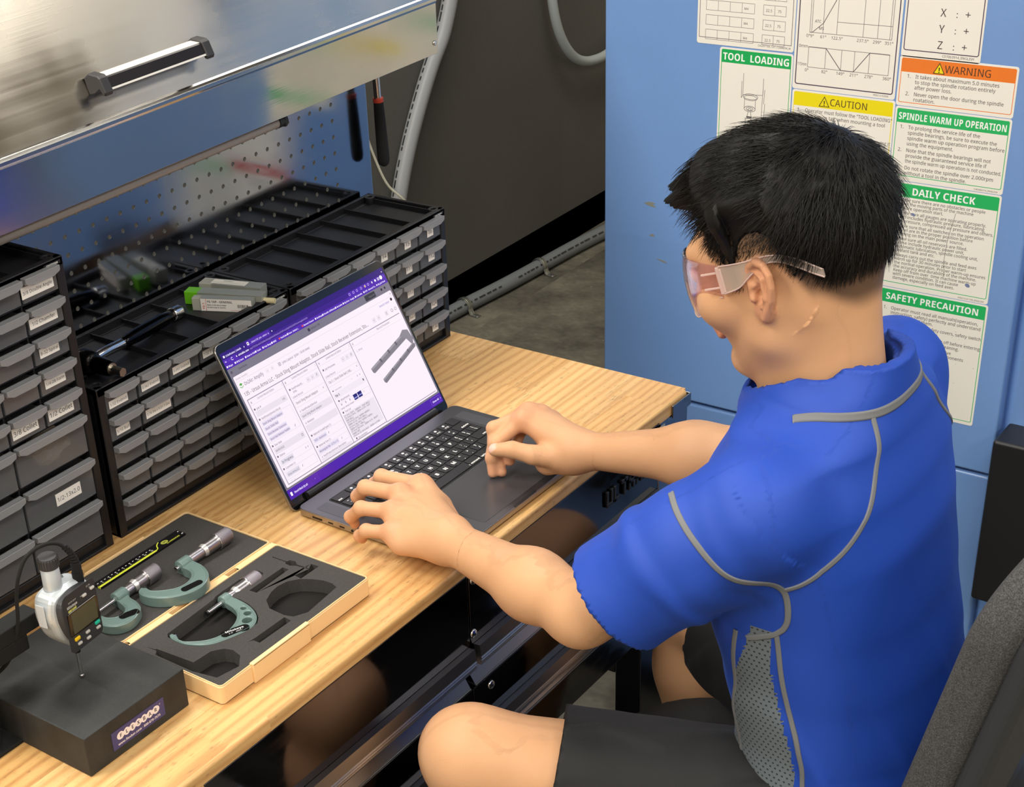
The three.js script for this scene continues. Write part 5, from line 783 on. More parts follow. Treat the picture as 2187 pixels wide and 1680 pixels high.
  label('axis_label', 0.1195, 0.237, 0.404, 0.52, (g, w, h) => { g.strokeStyle = '#3d2f49'; g.lineWidth = 5; g.beginPath(); g.roundRect(14, 14, w - 28, h - 54, 12); g.stroke(); [['X', '+'], ['Y', '+'], ['Z', '+']].forEach(([k, v], i) => { const y = h - 62 - (2 - i) * 92; tx(g, k, 210, y, 62); tx(g, ':', 300, y, 50); tx(g, v, 352, y, 62); }); tx(g, 'C07063914_ENGLISH', w - 36, h - 16, 20, { a: 'right' }); }, 'white axis label with letters X Y Z');
  label('warning_label', 0.119, 0.2935, 0.3315, 0.4055, (g, w, h) => { head(g, w, h, '#ef7f2c', 82, 'WARNING', '#4a3428', 60, { b: 0, dx: 60, foot: 8 }); tri(g, 240, 60, 34, '#f7e11c'); para(g, [['1.', 'It takes about maximum 5.0 minutes', 'to stop the spindle rotation entirely', 'after power loss.'], ['2.', 'Never open the door during the spindle', 'roatation.']], 52, 128, 32, 30, w - 120); }, 'WARNING label with orange header beside the edge of the machine');
  label('warm_up_label', 0.1195, 0.2935, 0.2175, 0.3305, (g, w, h) => { head(g, w, h, G2, 84, 'SPINDLE WARM UP OPERATION', '#fff', 58, { w: w - 46, foot: 18 }); para(g, [['1.', 'To prolong the service life of the', 'spindle bearings, be sure to execute the', 'spindle warm up operation program before', 'using the equipment.'], ['2.', 'Note that the spindle bearings will not', 'provide the guaranteed service life if', 'the spindle warm up operation is not conducted.'], ['3.', 'Do not rotate the spindle over 2.000rpm', 'without a tool in the spindle.']], 38, 132, 33, 30, w - 110); tx(g, 'C40380314_ENGLISH', w - 30, h - 8, 15, { a: 'right' }); }, 'SPINDLE WARM UP OPERATION label with green header');
  label('daily_check_label', 0.1195, 0.2935, 0.0435, 0.2165, (g, w, h) => { head(g, w, h, G2, 84, 'DAILY CHECK', '#fff', 62, { foot: 20 }); para(g, [['1.', 'Make sure there are no obstacles or people', 'near the moving parts of the machine', 'before operation start.'], ['2.', 'Make sure all gauges are operating properly.', 'This includes hydraulic pressure, lubricating', 'oil pressure, compressed air pressure and others.'], ['3.', 'Make sure that all switches on the operation', 'panel are in the proper position before', 'turning on the main power source.'], ['4.', 'Make sure all oil reservoirs are filled.', 'These include hydraulic power unit,', 'automatic lubrication, spindle cooling unit,', 'coolant tank and etc.'], ['5.', 'Always carry out the spindle and feed axes', 'warm up for 30 minutes prior to start', 'the normal operation. Proper warm-up ensures', 'the accuracy and durability of the machine.', 'Keep off from over  time machine warm-up', 'with severe condition. It can cause', 'damage, especially on feed axes.']], 40, 124, 25.5, 27, w - 106); tx(g, '950212-01199_ENGLISH', w - 24, h - 8, 15, { a: 'right' });
    g.fillStyle = '#7a86ad'; for (const [x, y, a, b] of [[86, 184, 18, 11], [176, 200, 14, 9], [560, 592, 16, 11]]) { g.beginPath(); g.ellipse(x, y, a, b, 0.4, 0, 7); g.fill(); } g.strokeStyle = '#8a847e'; g.lineWidth = 3; g.beginPath(); g.moveTo(436, 150); g.lineTo(404, 330); g.lineTo(398, 460); g.lineTo(410, 560); g.stroke(); g.strokeStyle = '#cfe6d4'; g.beginPath(); g.moveTo(62, 14); g.quadraticCurveTo(72, 60, 104, 92); g.stroke(); }, 'DAILY CHECK label with green header and scratches');
  label('safety_precaution_label', 0.1205, 0.2955, -0.165, 0.0425, (g, w, h) => { head(g, w, h, G2, 88, 'SAFETY PRECAUTION', '#fff', 60, { w: w - 60, foot: 10 }); para(g, [['1.', 'Operator must read all manuals(operation,', 'instruction, safety) perfectly and understand', 'the contents of them.'], ['2.', 'Do not remove the safety covers, safety switch', 'and other safety devices.'], ['3.', 'Stop the machine and switch off before entering', 'the machine for setting or cleaning.'], ['4.', 'Do not touch any moving or live', 'parts of the machine and components']], 44, 146, 29.5, 29, w - 110); g.fillStyle = '#b9b6ae'; for (let i = 0; i < 40; i++) g.fillRect(rr(0, w), rr(100, h), rr(3, 9), rr(2, 4)); }, 'SAFETY PRECAUTION label with green header partly behind the man');
  label('caution_label', -0.0475, 0.1185, 0.1985, 0.3370, (g, w, h) => { head(g, w, h, '#f0e000', 86, 'CAUTION', '#4a3320', 58, { b: 0, dx: 40, foot: 12 }); tri(g, 214, 62, 34, '#f0e000'); para(g, [['1.', 'Operator must follow the "TOOL LOADING"', 'instruction tag, when mounting a tool', 'to the machine.', ' '], ['2.', 'Hold the tool firmly by hand when removing it', 'by manual tool change operation.', 'If the tool falls, the operator can', 'be injured and the tool damaged.', ' '], ['3.', 'Before machine operation, check', 'tool clamping condition', ' ']], 38, 134, 33.5, 31, w - 100); }, 'CAUTION label with yellow header above the head of the man');
  label('second_warning_label', -0.047, 0.118, 0.055, 0.1970, (g, w, h) => { head(g, w, h, '#ef6a1e', 84, 'WARNING', '#4a3428', 58, { b: 0, dx: 50 }); tri(g, 200, 60, 32, '#f7e11c'); para(g, [['1.', 'Do not operate the machine', 'with the door open.'], ['2.', 'Keep hands clear of moving parts.']], 44, 150, 36, 32, w - 110); }, 'orange-topped label hidden behind the head');
  label('danger_label', -0.0465, 0.1185, -0.1915, 0.0535, (g, w, h) => { head(g, w, h, '#c83a3a', 84, 'DANGER', '#fff', 60, { foot: 18 }); para(g, [['1.', 'Hazardous voltage inside.', 'Turn off the main power', 'before servicing.']], 44, 160, 40, 34, w - 110); g.fillStyle = '#111'; g.beginPath(); g.arc(190, h - 130, 14, 0, 7); g.fill(); tx(g, '950212-01188A_ENGLISH', 40, h - 16, 16); }, 'red-edged label behind the neck of the man');
}
// ---------------------------------------------------------------- implicit surfaces, meshed as surface nets
const smin = (a, b, k) => { const h = Math.max(k - Math.abs(a - b), 0) / k; return Math.min(a, b) - h * h * k * 0.25; };
const smax = (a, b, k) => -smin(-a, -b, k);
function cap(x, y, z, a, b, ra, rb) {          // tapered capsule
  const bx = b[0] - a[0], by = b[1] - a[1], bz = b[2] - a[2], px = x - a[0], py = y - a[1], pz = z - a[2];
  const t = clamp((px * bx + py * by + pz * bz) / (bx * bx + by * by + bz * bz), 0, 1), dx = px - bx * t, dy = py - by * t, dz = pz - bz * t;
  return Math.sqrt(dx * dx + dy * dy + dz * dz) - (ra + (rb - ra) * t);
}
function ell(x, y, z, cx, cy, cz, rx, ry, rz) { const a = (x - cx) / rx, b = (y - cy) / ry, c = (z - cz) / rz, k0 = Math.sqrt(a * a + b * b + c * c), k1 = Math.sqrt(a * a / (rx * rx) + b * b / (ry * ry) + c * c / (rz * rz)); return k1 > 1e-9 ? k0 * (k0 - 1) / k1 : -Math.min(rx, ry, rz); }
const sph = (x, y, z, cx, cy, cz, r) => Math.sqrt((x - cx) ** 2 + (y - cy) ** 2 + (z - cz) ** 2) - r;
function surfaceNet(f, lo, hi, cell) {
  const nx = Math.ceil((hi[0] - lo[0]) / cell) + 1, ny = Math.ceil((hi[1] - lo[1]) / cell) + 1, nz = Math.ceil((hi[2] - lo[2]) / cell) + 1;
  const F = new Float32Array(nx * ny * nz), sx = 1, sy = nx, sz = nx * ny;
  // evaluate coarsely first and skip far cells
  const B = 4, far = cell * B * 1.9;
  for (let k0 = 0; k0 < nz; k0 += B) for (let j0 = 0; j0 < ny; j0 += B) for (let i0 = 0; i0 < nx; i0 += B) {
    const c = f(lo[0] + (i0 + B / 2) * cell, lo[1] + (j0 + B / 2) * cell, lo[2] + (k0 + B / 2) * cell);
    const i1 = Math.min(nx, i0 + B), j1 = Math.min(ny, j0 + B), k1 = Math.min(nz, k0 + B);
    if (Math.abs(c) > far) { for (let k = k0; k < k1; k++) for (let j = j0; j < j1; j++) F.fill(c, k * sz + j * sy + i0, k * sz + j * sy + i1); continue; }
    for (let k = k0; k < k1; k++) for (let j = j0; j < j1; j++) for (let i = i0; i < i1; i++) F[k * sz + j * sy + i] = f(lo[0] + i * cell, lo[1] + j * cell, lo[2] + k * cell);
  }
  const id = new Int32Array(nx * ny * nz).fill(-1), pos = [];
  for (let k = 0; k < nz - 1; k++) for (let j = 0; j < ny - 1; j++) for (let i = 0; i < nx - 1; i++) {
    const o = k * sz + j * sy + i; let m = 0; const v = [F[o], F[o + 1], F[o + sy], F[o + sy + 1], F[o + sz], F[o + sz + 1], F[o + sz + sy], F[o + sz + sy + 1]];
    for (let q = 0; q < 8; q++) if (v[q] < 0) m |= 1 << q;
    if (m === 0 || m === 255) continue;
    let x = 0, y = 0, z = 0, n = 0; const E = (a, b) => { if ((v[a] < 0) !== (v[b] < 0)) { const t = v[a] / (v[a] - v[b]); x += (a & 1) + ((b & 1) - (a & 1)) * t; y += ((a >> 1) & 1) + (((b >> 1) & 1) - ((a >> 1) & 1)) * t; z += (a >> 2) + ((b >> 2) - (a >> 2)) * t; n++; } };
    E(0, 1); E(2, 3); E(4, 5); E(6, 7); E(0, 2); E(1, 3); E(4, 6); E(5, 7); E(0, 4); E(1, 5); E(2, 6); E(3, 7);
    id[o] = pos.length / 3; pos.push(lo[0] + (i + x / n) * cell, lo[1] + (j + y / n) * cell, lo[2] + (k + z / n) * cell);
  }
  const idx = [];
  const quad = (a, b, c, d, flip) => { if (a < 0 || b < 0 || c < 0 || d < 0) return; flip ? idx.push(a, c, b, a, d, c) : idx.push(a, b, c, a, c, d); };
  for (let k = 1; k < nz - 1; k++) for (let j = 1; j < ny - 1; j++) for (let i = 1; i < nx - 1; i++) {
    const o = k * sz + j * sy + i, s = F[o] < 0;
    if (s !== F[o + 1] < 0) quad(id[o - sy - sz], id[o - sz], id[o], id[o - sy], !s);
    if (s !== F[o + sy] < 0) quad(id[o - 1 - sz], id[o - 1], id[o], id[o - sz], !s);
    if (s !== F[o + sz] < 0) quad(id[o - 1 - sy], id[o - sy], id[o], id[o - 1], !s);
  }
  // pull every vertex onto the surface and take its normal from the field
  const nrm = new Float32Array(pos.length), e = cell * 0.35;
  for (let q = 0; q < pos.length; q += 3) {
    let x = pos[q], y = pos[q + 1], z = pos[q + 2];
    let gx = f(x + e, y, z) - f(x - e, y, z), gy = f(x, y + e, z) - f(x, y - e, z), gz = f(x, y, z + e) - f(x, y, z - e); const l = Math.hypot(gx, gy, gz) || 1; gx /= l; gy /= l; gz /= l;
    const d = clamp(f(x, y, z) * 2 * e / l, -cell * 0.5, cell * 0.5); pos[q] = x - gx * d; pos[q + 1] = y - gy * d; pos[q + 2] = z - gz * d; nrm[q] = gx; nrm[q + 1] = gy; nrm[q + 2] = gz;
  }
  const g = new THREE.BufferGeometry(); g.setAttribute('position', new THREE.Float32BufferAttribute(pos, 3)); g.setAttribute('normal', new THREE.BufferAttribute(nrm, 3)); g.setIndex(idx); return g;
}
function paint(g, fn) { const p = g.attributes.position, c = new Float32Array(p.count * 3), q = new THREE.Color(); for (let i = 0; i < p.count; i++) { fn(p.getX(i), p.getY(i), p.getZ(i), q); c[3 * i] = q.r; c[3 * i + 1] = q.g; c[3 * i + 2] = q.b; } g.setAttribute('color', new THREE.BufferAttribute(c, 3)); return g; }
function splitMesh(g, inside) {                // two geometries: triangles whose centre satisfies inside(), and the rest
  const p = g.attributes.position, ix = g.index.array, A = [], B = [];
  for (let i = 0; i < ix.length; i += 3) { const a = ix[i], b = ix[i + 1], c = ix[i + 2]; (inside((p.getX(a) + p.getX(b) + p.getX(c)) / 3, (p.getY(a) + p.getY(b) + p.getY(c)) / 3, (p.getZ(a) + p.getZ(b) + p.getZ(c)) / 3) ? A : B).push(a, b, c); }
  return [A, B].map((l) => { const h = new THREE.BufferGeometry(), m = new Map(), P = [], N = [], I = []; for (const v of l) { if (!m.has(v)) { m.set(v, P.length / 3); P.push(p.getX(v), p.getY(v), p.getZ(v)); N.push(g.attributes.normal.getX(v), g.attributes.normal.getY(v), g.attributes.normal.getZ(v)); } I.push(m.get(v)); } h.setAttribute('position', new THREE.Float32BufferAttribute(P, 3)); h.setAttribute('normal', new THREE.Float32BufferAttribute(N, 3)); h.setIndex(I); return h; });
}
function triUv(g, s) { const p = g.attributes.position, n = g.attributes.normal, uv = new Float32Array(p.count * 2); for (let i = 0; i < p.count; i++) { const ax = Math.abs(n.getX(i)), az = Math.abs(n.getZ(i)); uv[2 * i] = (ax > az ? p.getZ(i) : p.getX(i)) * s; uv[2 * i + 1] = p.getY(i) * s; } g.setAttribute('uv', new THREE.BufferAttribute(uv, 2)); return g; }
function gradOf(f, x, y, z, e = 0.002) { const g = V(f(x + e, y, z) - f(x - e, y, z), f(x, y + e, z) - f(x, y - e, z), f(x, y, z + e) - f(x, y, z - e)); return g.normalize(); }
function snap(f, v, off = 0) { const q = v.clone(); for (let i = 0; i < 8; i++) { const d = f(q.x, q.y, q.z) - off; q.addScaledVector(gradOf(f, q.x, q.y, q.z), -d * 0.9); } return q; }
function ribbon(f, pts, w, h, n = 60) {         // a flat band of cloth lying on the surface f = 0
  const curve = new THREE.CatmullRomCurve3(pts, false, 'centripetal'), P = [], I = [];
  for (let i = 0; i <= n; i++) {
    const c = snap(f, curve.getPoint(i / n)), t = curve.getTangent(i / n), u = gradOf(f, c.x, c.y, c.z, 0.004), s = new THREE.Vector3().crossVectors(t, u).normalize();
    const prof = [[-1, -0.6], [-0.92, 0.75], [-0.5, 1], [0, 0.85], [0.5, 1], [0.92, 0.75], [1, -0.6]];
    for (const [a, b] of prof) { const q = snap(f, c.clone().addScaledVector(s, a * w / 2)), uu = gradOf(f, q.x, q.y, q.z, 0.004); q.addScaledVector(uu, b * h); P.push(q.x, q.y, q.z); }
    if (i) for (let k = 0; k < 6; k++) { const a = (i - 1) * 7 + k, b = a + 1, c2 = i * 7 + k, d = c2 + 1; I.push(a, b, c2, b, d, c2); }
  }
  const g = new THREE.BufferGeometry(); g.setAttribute('position', new THREE.Float32BufferAttribute(P, 3)); g.setIndex(I); g.computeVertexNormals(); return g;
}
const SEAMS = [
  ['collar_tape', [[-0.530, 0.270, 0.412], [-0.520, 0.285, 0.445], [-0.490, 0.296, 0.472], [-0.446, 0.300, 0.482], [-0.402, 0.298, 0.472], [-0.372, 0.290, 0.445]], 0.0105, 0.0018],
  ['shoulder_seam', [[-0.500, 0.290, 0.462], [-0.525, 0.255, 0.490], [-0.565, 0.205, 0.500], [-0.605, 0.165, 0.470], [-0.630, 0.150, 0.445]], 0.0062, 0.0016],
  ['shoulder_seam', [[-0.392, 0.292, 0.462], [-0.365, 0.262, 0.485], [-0.330, 0.225, 0.490], [-0.285, 0.180, 0.470]], 0.0062, 0.0016],
  ['sleeve_seam', [[-0.660, 0.235, 0.335], [-0.690, 0.215, 0.375], [-0.680, 0.180, 0.420], [-0.635, 0.150, 0.447], [-0.625, 0.110, 0.452], [-0.610, 0.088, 0.440], [-0.600, 0.070, 0.410]], 0.0068, 0.0016],
  ['panel_seam', [[-0.612, 0.086, 0.440], [-0.605, 0.03, 0.448], [-0.60, -0.05, 0.465], [-0.60, -0.16, 0.487], [-0.60, -0.24, 0.49]], 0.006, 0.0014],
  ['panel_seam', [[-0.605, 0.075, 0.398], [-0.60, 0.0, 0.392], [-0.595, -0.08, 0.387], [-0.59, -0.18, 0.385]], 0.006, 0.0014]];
// ---------------------------------------------------------------- the seated man
{
  const BASE = V(-0.45, 0, 0.40);
  const man = thing('person', 'young man with short black hair in blue T-shirt and black shorts typing on the laptop', 'person', BASE);
  const seat = (g) => g.translate(-BASE.x, T - BASE.y, -BASE.z);        // the figure is laid out from the bench top's level
  // joints
  const J = { shL: [-0.628, 0.222, 0.405], shR: [-0.262, 0.235, 0.400], elL: [-0.688, 0.078, 0.240], wrL: [-0.606, 0.050, 0.002], elR: [-0.322, 0.108, 0.272], wrR: [-0.340, 0.057, 0.018],
    hipL: [-0.545, -0.225, 0.46], hipR: [-0.355, -0.225, 0.46], knL: [-0.722, -0.162, 0.112], knR: [-0.185, -0.225, 0.115], anL: [-0.70, -0.58, 0.19], anR: [-0.215, -0.60, 0.16], toeL: [-0.74, -0.635, 0.05], toeR: [-0.20, -0.655, 0.02] };
  // ------- head, in its own frame: origin between the ears, face towards -z
  const HC = V(-0.452, 0.424, 0.345), HQ = new THREE.Quaternion().setFromEuler(new THREE.Euler(-0.34, 0.0, 0.0, 'YXZ')), HI = HQ.clone().invert(), HS = 1.0;
  const hm = new THREE.Matrix4().makeRotationFromQuaternion(HI).elements;
  const toHead = (x, y, z) => { x -= HC.x; y -= HC.y; z -= HC.z; return [(hm[0] * x + hm[4] * y + hm[8] * z) / HS, (hm[1] * x + hm[5] * y + hm[9] * z) / HS, (hm[2] * x + hm[6] * y + hm[10] * z) / HS]; };
  const fromHead = (v) => v.clone().multiplyScalar(HS).applyQuaternion(HQ).add(HC);
  const skull = (x, y, z) => {
    const ax = Math.abs(x);
    let d = ell(x, y, z, 0, 0.032, 0.014, 0.0765, 0.0885, 0.0955);
    d = smin(d, ell(x, y, z, 0, -0.018, -0.036, 0.0640, 0.082, 0.0575), 0.03);
    d = smin(d, cap(ax, y, z, [0.052, -0.032, 0.004], [0.0495, -0.062, -0.008], 0.0185, 0.0165), 0.025);
    d = smin(d, cap(ax, y, z, [0.0495, -0.062, -0.008], [0.014, -0.098, -0.062], 0.0170, 0.0175), 0.022);
    d = smin(d, sph(x, y, z, 0, -0.1005, -0.0735, 0.0165), 0.018);
    d = smin(d, sph(ax, y, z, 0.047, -0.022, -0.058, 0.024), 0.022);
    d = smin(d, cap(ax, y, z, [0.004, 0.030, -0.0885], [0.040, 0.034, -0.076], 0.0115, 0.0105), 0.016);
    d = smax(d, -sph(ax, y, z, 0.0315, 0.011, -0.103, 0.0145), 0.012);
    d = smin(d, sph(ax, y, z, 0.0315, 0.010, -0.0805, 0.0128), 0.004);
    return d;
  };
  const nose = (x, y, z) => { const ax = Math.abs(x); let d = cap(x, y, z, [0, 0.014, -0.0905], [0, -0.028, -0.1065], 0.0085, 0.0108); d = smin(d, sph(ax, y, z, 0.0118, -0.0325, -0.0965, 0.0082), 0.008); return smax(d, -sph(ax, y, z, 0.006, -0.0405, -0.1015, 0.0035), 0.002); };
  const lips = (x, y, z) => { const ax = Math.abs(x); return smin(cap(ax, y, z, [0.003, -0.0595, -0.0985], [0.0215, -0.0655, -0.0865], 0.0056, 0.0030), cap(ax, y, z, [0, -0.0695, -0.0965], [0.0185, -0.0665, -0.0868], 0.0066, 0.0030), 0.002); };
  // the left and right ear: local a = backwards, b = up, n = outwards
  const earPts = [[-0.010, 0.004], [-0.0145, 0.014], [-0.010, 0.026], [0.001, 0.0325], [0.0125, 0.0305], [0.019, 0.021], [0.0198, 0.008], [0.0160, -0.006], [0.0095, -0.018], [0.0025, -0.0275]];
  const cE = Math.cos(0.42), sE = Math.sin(0.42), cT = Math.cos(0.16), sT = Math.sin(0.16);
  const ear = (x, y, z) => {
    const ax = Math.abs(x) - 0.0765, zz = z - 0.010, yy = y + 0.008;
    let a = zz * cE + ax * sE, n = ax * cE - zz * sE, b = yy; const a2 = a * cT - b * sT, b2 = a * sT + b * cT; a = a2; b = b2;
    if (a * a + b * b + n * n > 0.0032) return Math.sqrt(a * a + b * b + n * n) - 0.045;
    let d = ell(a, b, n, 0.003, 0.006, 0.0005, 0.0165, 0.0285, 0.0042);
    d = smin(d, ell(a, b, n, -0.0005, -0.0235, 0.0005, 0.0095, 0.0110, 0.0045), 0.008);
    let h = 1; for (let i = 0; i < earPts.length - 1; i++) { const p = earPts[i], q = earPts[i + 1]; h = Math.min(h, cap(a, b, n, [p[0], p[1], 0.0045], [q[0], q[1], 0.0045], 0.0040, 0.0040)); }
    d = smin(d, h, 0.004);
    d = smin(d, cap(a, b, n, [0.0095, 0.016, 0.0055], [0.0100, -0.004, 0.0060], 0.0030, 0.0032), 0.004);
    d = smin(d, cap(a, b, n, [0.0100, -0.004, 0.0060], [0.0030, -0.0145, 0.0060], 0.0030, 0.0028), 0.003);
    d = smin(d, cap(a, b, n, [0.0095, 0.016, 0.0050], [-0.004, 0.0215, 0.0035], 0.0026, 0.0018), 0.003);
    d = smax(d, -ell(a, b, n, 0.0005, -0.0015, 0.0075, 0.0078, 0.0120, 0.0078), 0.003);
    d = smin(d, cap(a, b, n, [-0.0118, -0.001, 0.003], [-0.0085, -0.008, 0.006], 0.0045, 0.0040), 0.004);
    d = smin(d, cap(a, b, n, [-0.0125, 0.002, -0.002], [-0.006, 0.006, 0.004], 0.004, 0.0026), 0.003);
    d = smax(d, -sph(a, b, n, -0.0030, -0.0030, -0.001, 0.0046), 0.002);
    return d;
  };
  const headField = (x, y, z) => { const h = toHead(x, y, z); let d = skull(...h); d = smin(d, nose(...h), 0.010); d = smin(d, lips(...h), 0.007); d = smin(d, ear(...h), 0.006); return d * HS; };
  const hp = (x, y, z) => { const v = fromHead(V(x, y, z)); return [v.x, v.y, v.z]; };
  const nA = hp(0, -0.030, 0.020), nB = [-0.446, 0.290, 0.400], nL = hp(-0.035, -0.045, 0.035), nR = hp(0.035, -0.045, 0.035);
  const neck = (x, y, z) => { let d = cap(x, y, z, nA, nB, 0.0545, 0.0590); d = smin(d, cap(x, y, z, nL, [-0.47, 0.27, 0.352], 0.020, 0.016), 0.03); d = smin(d, cap(x, y, z, nR, [-0.42, 0.27, 0.352], 0.020, 0.016), 0.03);
    d = smin(d, cap(x, y, z, hp(0, 0.0, 0.072), [-0.446, 0.270, 0.415], 0.032, 0.034), 0.03); return d; };
  // ------- torso: stacked ellipses (y, centre z, half width, half depth)
  const stack = [[0.34, 0.425, 0.050, 0.050], [0.30, 0.418, 0.085, 0.060], [0.265, 0.410, 0.150, 0.078], [0.21, 0.408, 0.182, 0.098], [0.14, 0.412, 0.182, 0.108], [0.06, 0.425, 0.172, 0.110], [-0.02, 0.443, 0.163, 0.108], [-0.10, 0.462, 0.160, 0.106], [-0.18, 0.480, 0.168, 0.110], [-0.26, 0.49, 0.178, 0.115], [-0.31, 0.49, 0.175, 0.112]];
  const xMid = (y) => -0.445 + 0.0 * y;
  const lvl = (y) => { if (y >= stack[0][0]) return stack[0]; for (let i = 0; i < stack.length - 1; i++) { const a = stack[i], b = stack[i + 1]; if (y <= a[0] && y >= b[0]) { const t = sstep(a[0], b[0], y) * 0.5 + (a[0] - y) / (a[0] - b[0]) * 0.5; return [y, lerp(a[1], b[1], t), lerp(a[2], b[2], t), lerp(a[3], b[3], t)]; } } return stack[stack.length - 1]; };
  const torso = (x, y, z, grow = 0) => { const yy = clamp(y, -0.31, 0.34), s = lvl(yy), hw = s[2] + grow, hd = s[3] + grow, a = (x - xMid(y)) / hw, b = (z - s[1]) / hd, k = Math.pow(Math.pow(Math.abs(a), 2.3) + Math.pow(Math.abs(b), 2.3), 1 / 2.3); const d = (k - 1) * Math.min(hw, hd) * (0.75 + 0.25 * Math.abs(b) / (Math.abs(a) + Math.abs(b) + 1e-6)); const e = Math.max(y - 0.34, -0.31 - y); return e > 0 ? Math.hypot(Math.max(d, 0), e) : d; };
  const mix = (a, b, t) => [a[0] + (b[0] - a[0]) * t, a[1] + (b[1] - a[1]) * t, a[2] + (b[2] - a[2]) * t];
  const armL = (x, y, z) => { let d = cap(x, y, z, J.shL, J.elL, 0.050, 0.0385); d = smin(d, cap(x, y, z, J.elL, mix(J.elL, J.wrL, 0.35), 0.0365, 0.0368), 0.02); d = smin(d, cap(x, y, z, mix(J.elL, J.wrL, 0.35), J.wrL, 0.0368, 0.0245), 0.03); return d; };
  const armR = (x, y, z) => { let d = cap(x, y, z, J.shR, J.elR, 0.050, 0.041); d = smin(d, cap(x, y, z, J.elR, mix(J.elR, J.wrR, 0.35), 0.0385, 0.0375), 0.02); d = smin(d, cap(x, y, z, mix(J.elR, J.wrR, 0.35), J.wrR, 0.0375, 0.0215), 0.03); return d; };
  const leg = (x, y, z, h, k, a) => { let d = cap(x, y, z, h, k, 0.088, 0.059); d = smin(d, cap(x, y, z, k, mix(k, a, 0.3), 0.0555, 0.056), 0.03); d = smin(d, cap(x, y, z, mix(k, a, 0.3), a, 0.056, 0.037), 0.03); const kk = [k[0] + (k[0] - h[0]) * 0.02, k[1] + 0.008, k[2] - 0.020]; return smin(d, sph(x, y, z, ...kk, 0.045), 0.03); };
  const bodyField = (x, y, z) => {
    let d = torso(x, y, z, -0.006);
    d = smin(d, neck(x, y, z), 0.02);
    d = smin(d, armL(x, y, z), 0.03); d = smin(d, armR(x, y, z), 0.03);
    if (y < 0.02) { d = smin(d, leg(x, y, z, J.hipL, J.knL, J.anL), 0.04); d = smin(d, leg(x, y, z, J.hipR, J.knR, J.anR), 0.04); d = smin(d, cap(x, y, z, [J.anL[0], J.anL[1] - 0.03, J.anL[2] + 0.01], J.toeL, 0.036, 0.028), 0.03); d = smin(d, cap(x, y, z, [J.anR[0], J.anR[1] - 0.03, J.anR[2] + 0.01], J.toeR, 0.036, 0.028), 0.03); }
    return d;
  };
  // ------- hands
  const chain = (x, y, z, pts, rad) => { let d = 1; for (let i = 0; i < pts.length - 1; i++) d = smin(d, cap(x, y, z, pts[i], pts[i + 1], rad[i], rad[i + 1]), 0.004); return d; };
  const HL = { w: [-0.606, 0.050, 0.004],
    f: [[[-0.5255, 0.0600, -0.1030], [-0.5300, 0.0575, -0.1640], [-0.5230, 0.0380, -0.1830], [-0.5150, 0.0220, -0.1850]], [[-0.5620, 0.0630, -0.1080], [-0.5690, 0.0610, -0.1600], [-0.5630, 0.0390, -0.1800], [-0.5560, 0.0220, -0.1800]], [[-0.5960, 0.0585, -0.0940], [-0.6090, 0.0570, -0.1360], [-0.6050, 0.0360, -0.1580], [-0.5980, 0.0220, -0.1580]], [[-0.6240, 0.0480, -0.0740], [-0.6340, 0.0450, -0.1090], [-0.6300, 0.0310, -0.1240], [-0.6240, 0.0225, -0.1250]]],
    t: [[-0.560, 0.036, -0.030], [-0.523, 0.036, -0.072], [-0.521, 0.030, -0.110], [-0.526, 0.0235, -0.132]] };
  const HR = { w: [-0.340, 0.057, 0.020],
    f: [[[-0.3500, 0.0880, -0.0600], [-0.3800, 0.0600, -0.0850], [-0.3880, 0.0400, -0.0870], [-0.3925, 0.0205, -0.0830]], [[-0.3320, 0.0890, -0.0640], [-0.3690, 0.0740, -0.0950], [-0.3790, 0.0460, -0.0900], [-0.3840, 0.0205, -0.0740]], [[-0.3160, 0.0810, -0.0560], [-0.3480, 0.0690, -0.0930], [-0.3650, 0.0450, -0.0860], [-0.3720, 0.0330, -0.0680]], [[-0.3040, 0.0690, -0.0440], [-0.3280, 0.0600, -0.0780], [-0.3430, 0.0420, -0.0780], [-0.3500, 0.0330, -0.0620]]],
    t: [[-0.3600, 0.0520, -0.0040], [-0.3790, 0.0570, -0.0260], [-0.3900, 0.0630, -0.0520], [-0.4010, 0.0625, -0.0720]] };
  const handField = (H, heel) => {
    const rads = [[0.0105, 0.0094, 0.0080, 0.0068], [0.0106, 0.0096, 0.0082, 0.0070], [0.0102, 0.0090, 0.0078, 0.0066], [0.0092, 0.0082, 0.0070, 0.0060]];
    return (x, y, z) => {
      let p = 1; const m = H.f.map((c) => c[0]);
      // palm: four metacarpals with web between neighbours
      for (let i = 0; i < 4; i++) { const w = [H.w[0] + (m[i][0] - H.w[0]) * 0.12, H.w[1], H.w[2] + (m[i][2] - H.w[2]) * 0.12]; p = smin(p, cap(x, y, z, w, m[i], 0.0185, 0.0108 - (i === 3 ? 0.001 : 0)), 0.022); }
      for (let i = 0; i < 3; i++) p = smin(p, cap(x, y, z, [m[i][0], m[i][1] - 0.005, m[i][2]], [m[i + 1][0], m[i + 1][1] - 0.005, m[i + 1][2]], 0.0095, 0.0095), 0.012);
      for (const h of heel) p = smin(p, cap(x, y, z, h[0], h[1], h[2], h[3]), 0.02);
      let d = p;
      for (let i = 0; i < 4; i++) { let f = chain(x, y, z, H.f[i], rads[i]); for (const k of [1, 2]) f = smin(f, sph(x, y, z, ...H.f[i][k], rads[i][k] * 1.05), 0.003); d = smin(d, f, 0.0055); }
      for (let i = 0; i < 4; i++) d = smin(d, sph(x, y + -0.002, z, m[i][0], m[i][1], m[i][2], 0.0108), 0.010);
      d = smin(d, chain(x, y, z, H.t, [0.0165, 0.0128, 0.0112, 0.0088]), 0.008);
      return d;
    };
  };
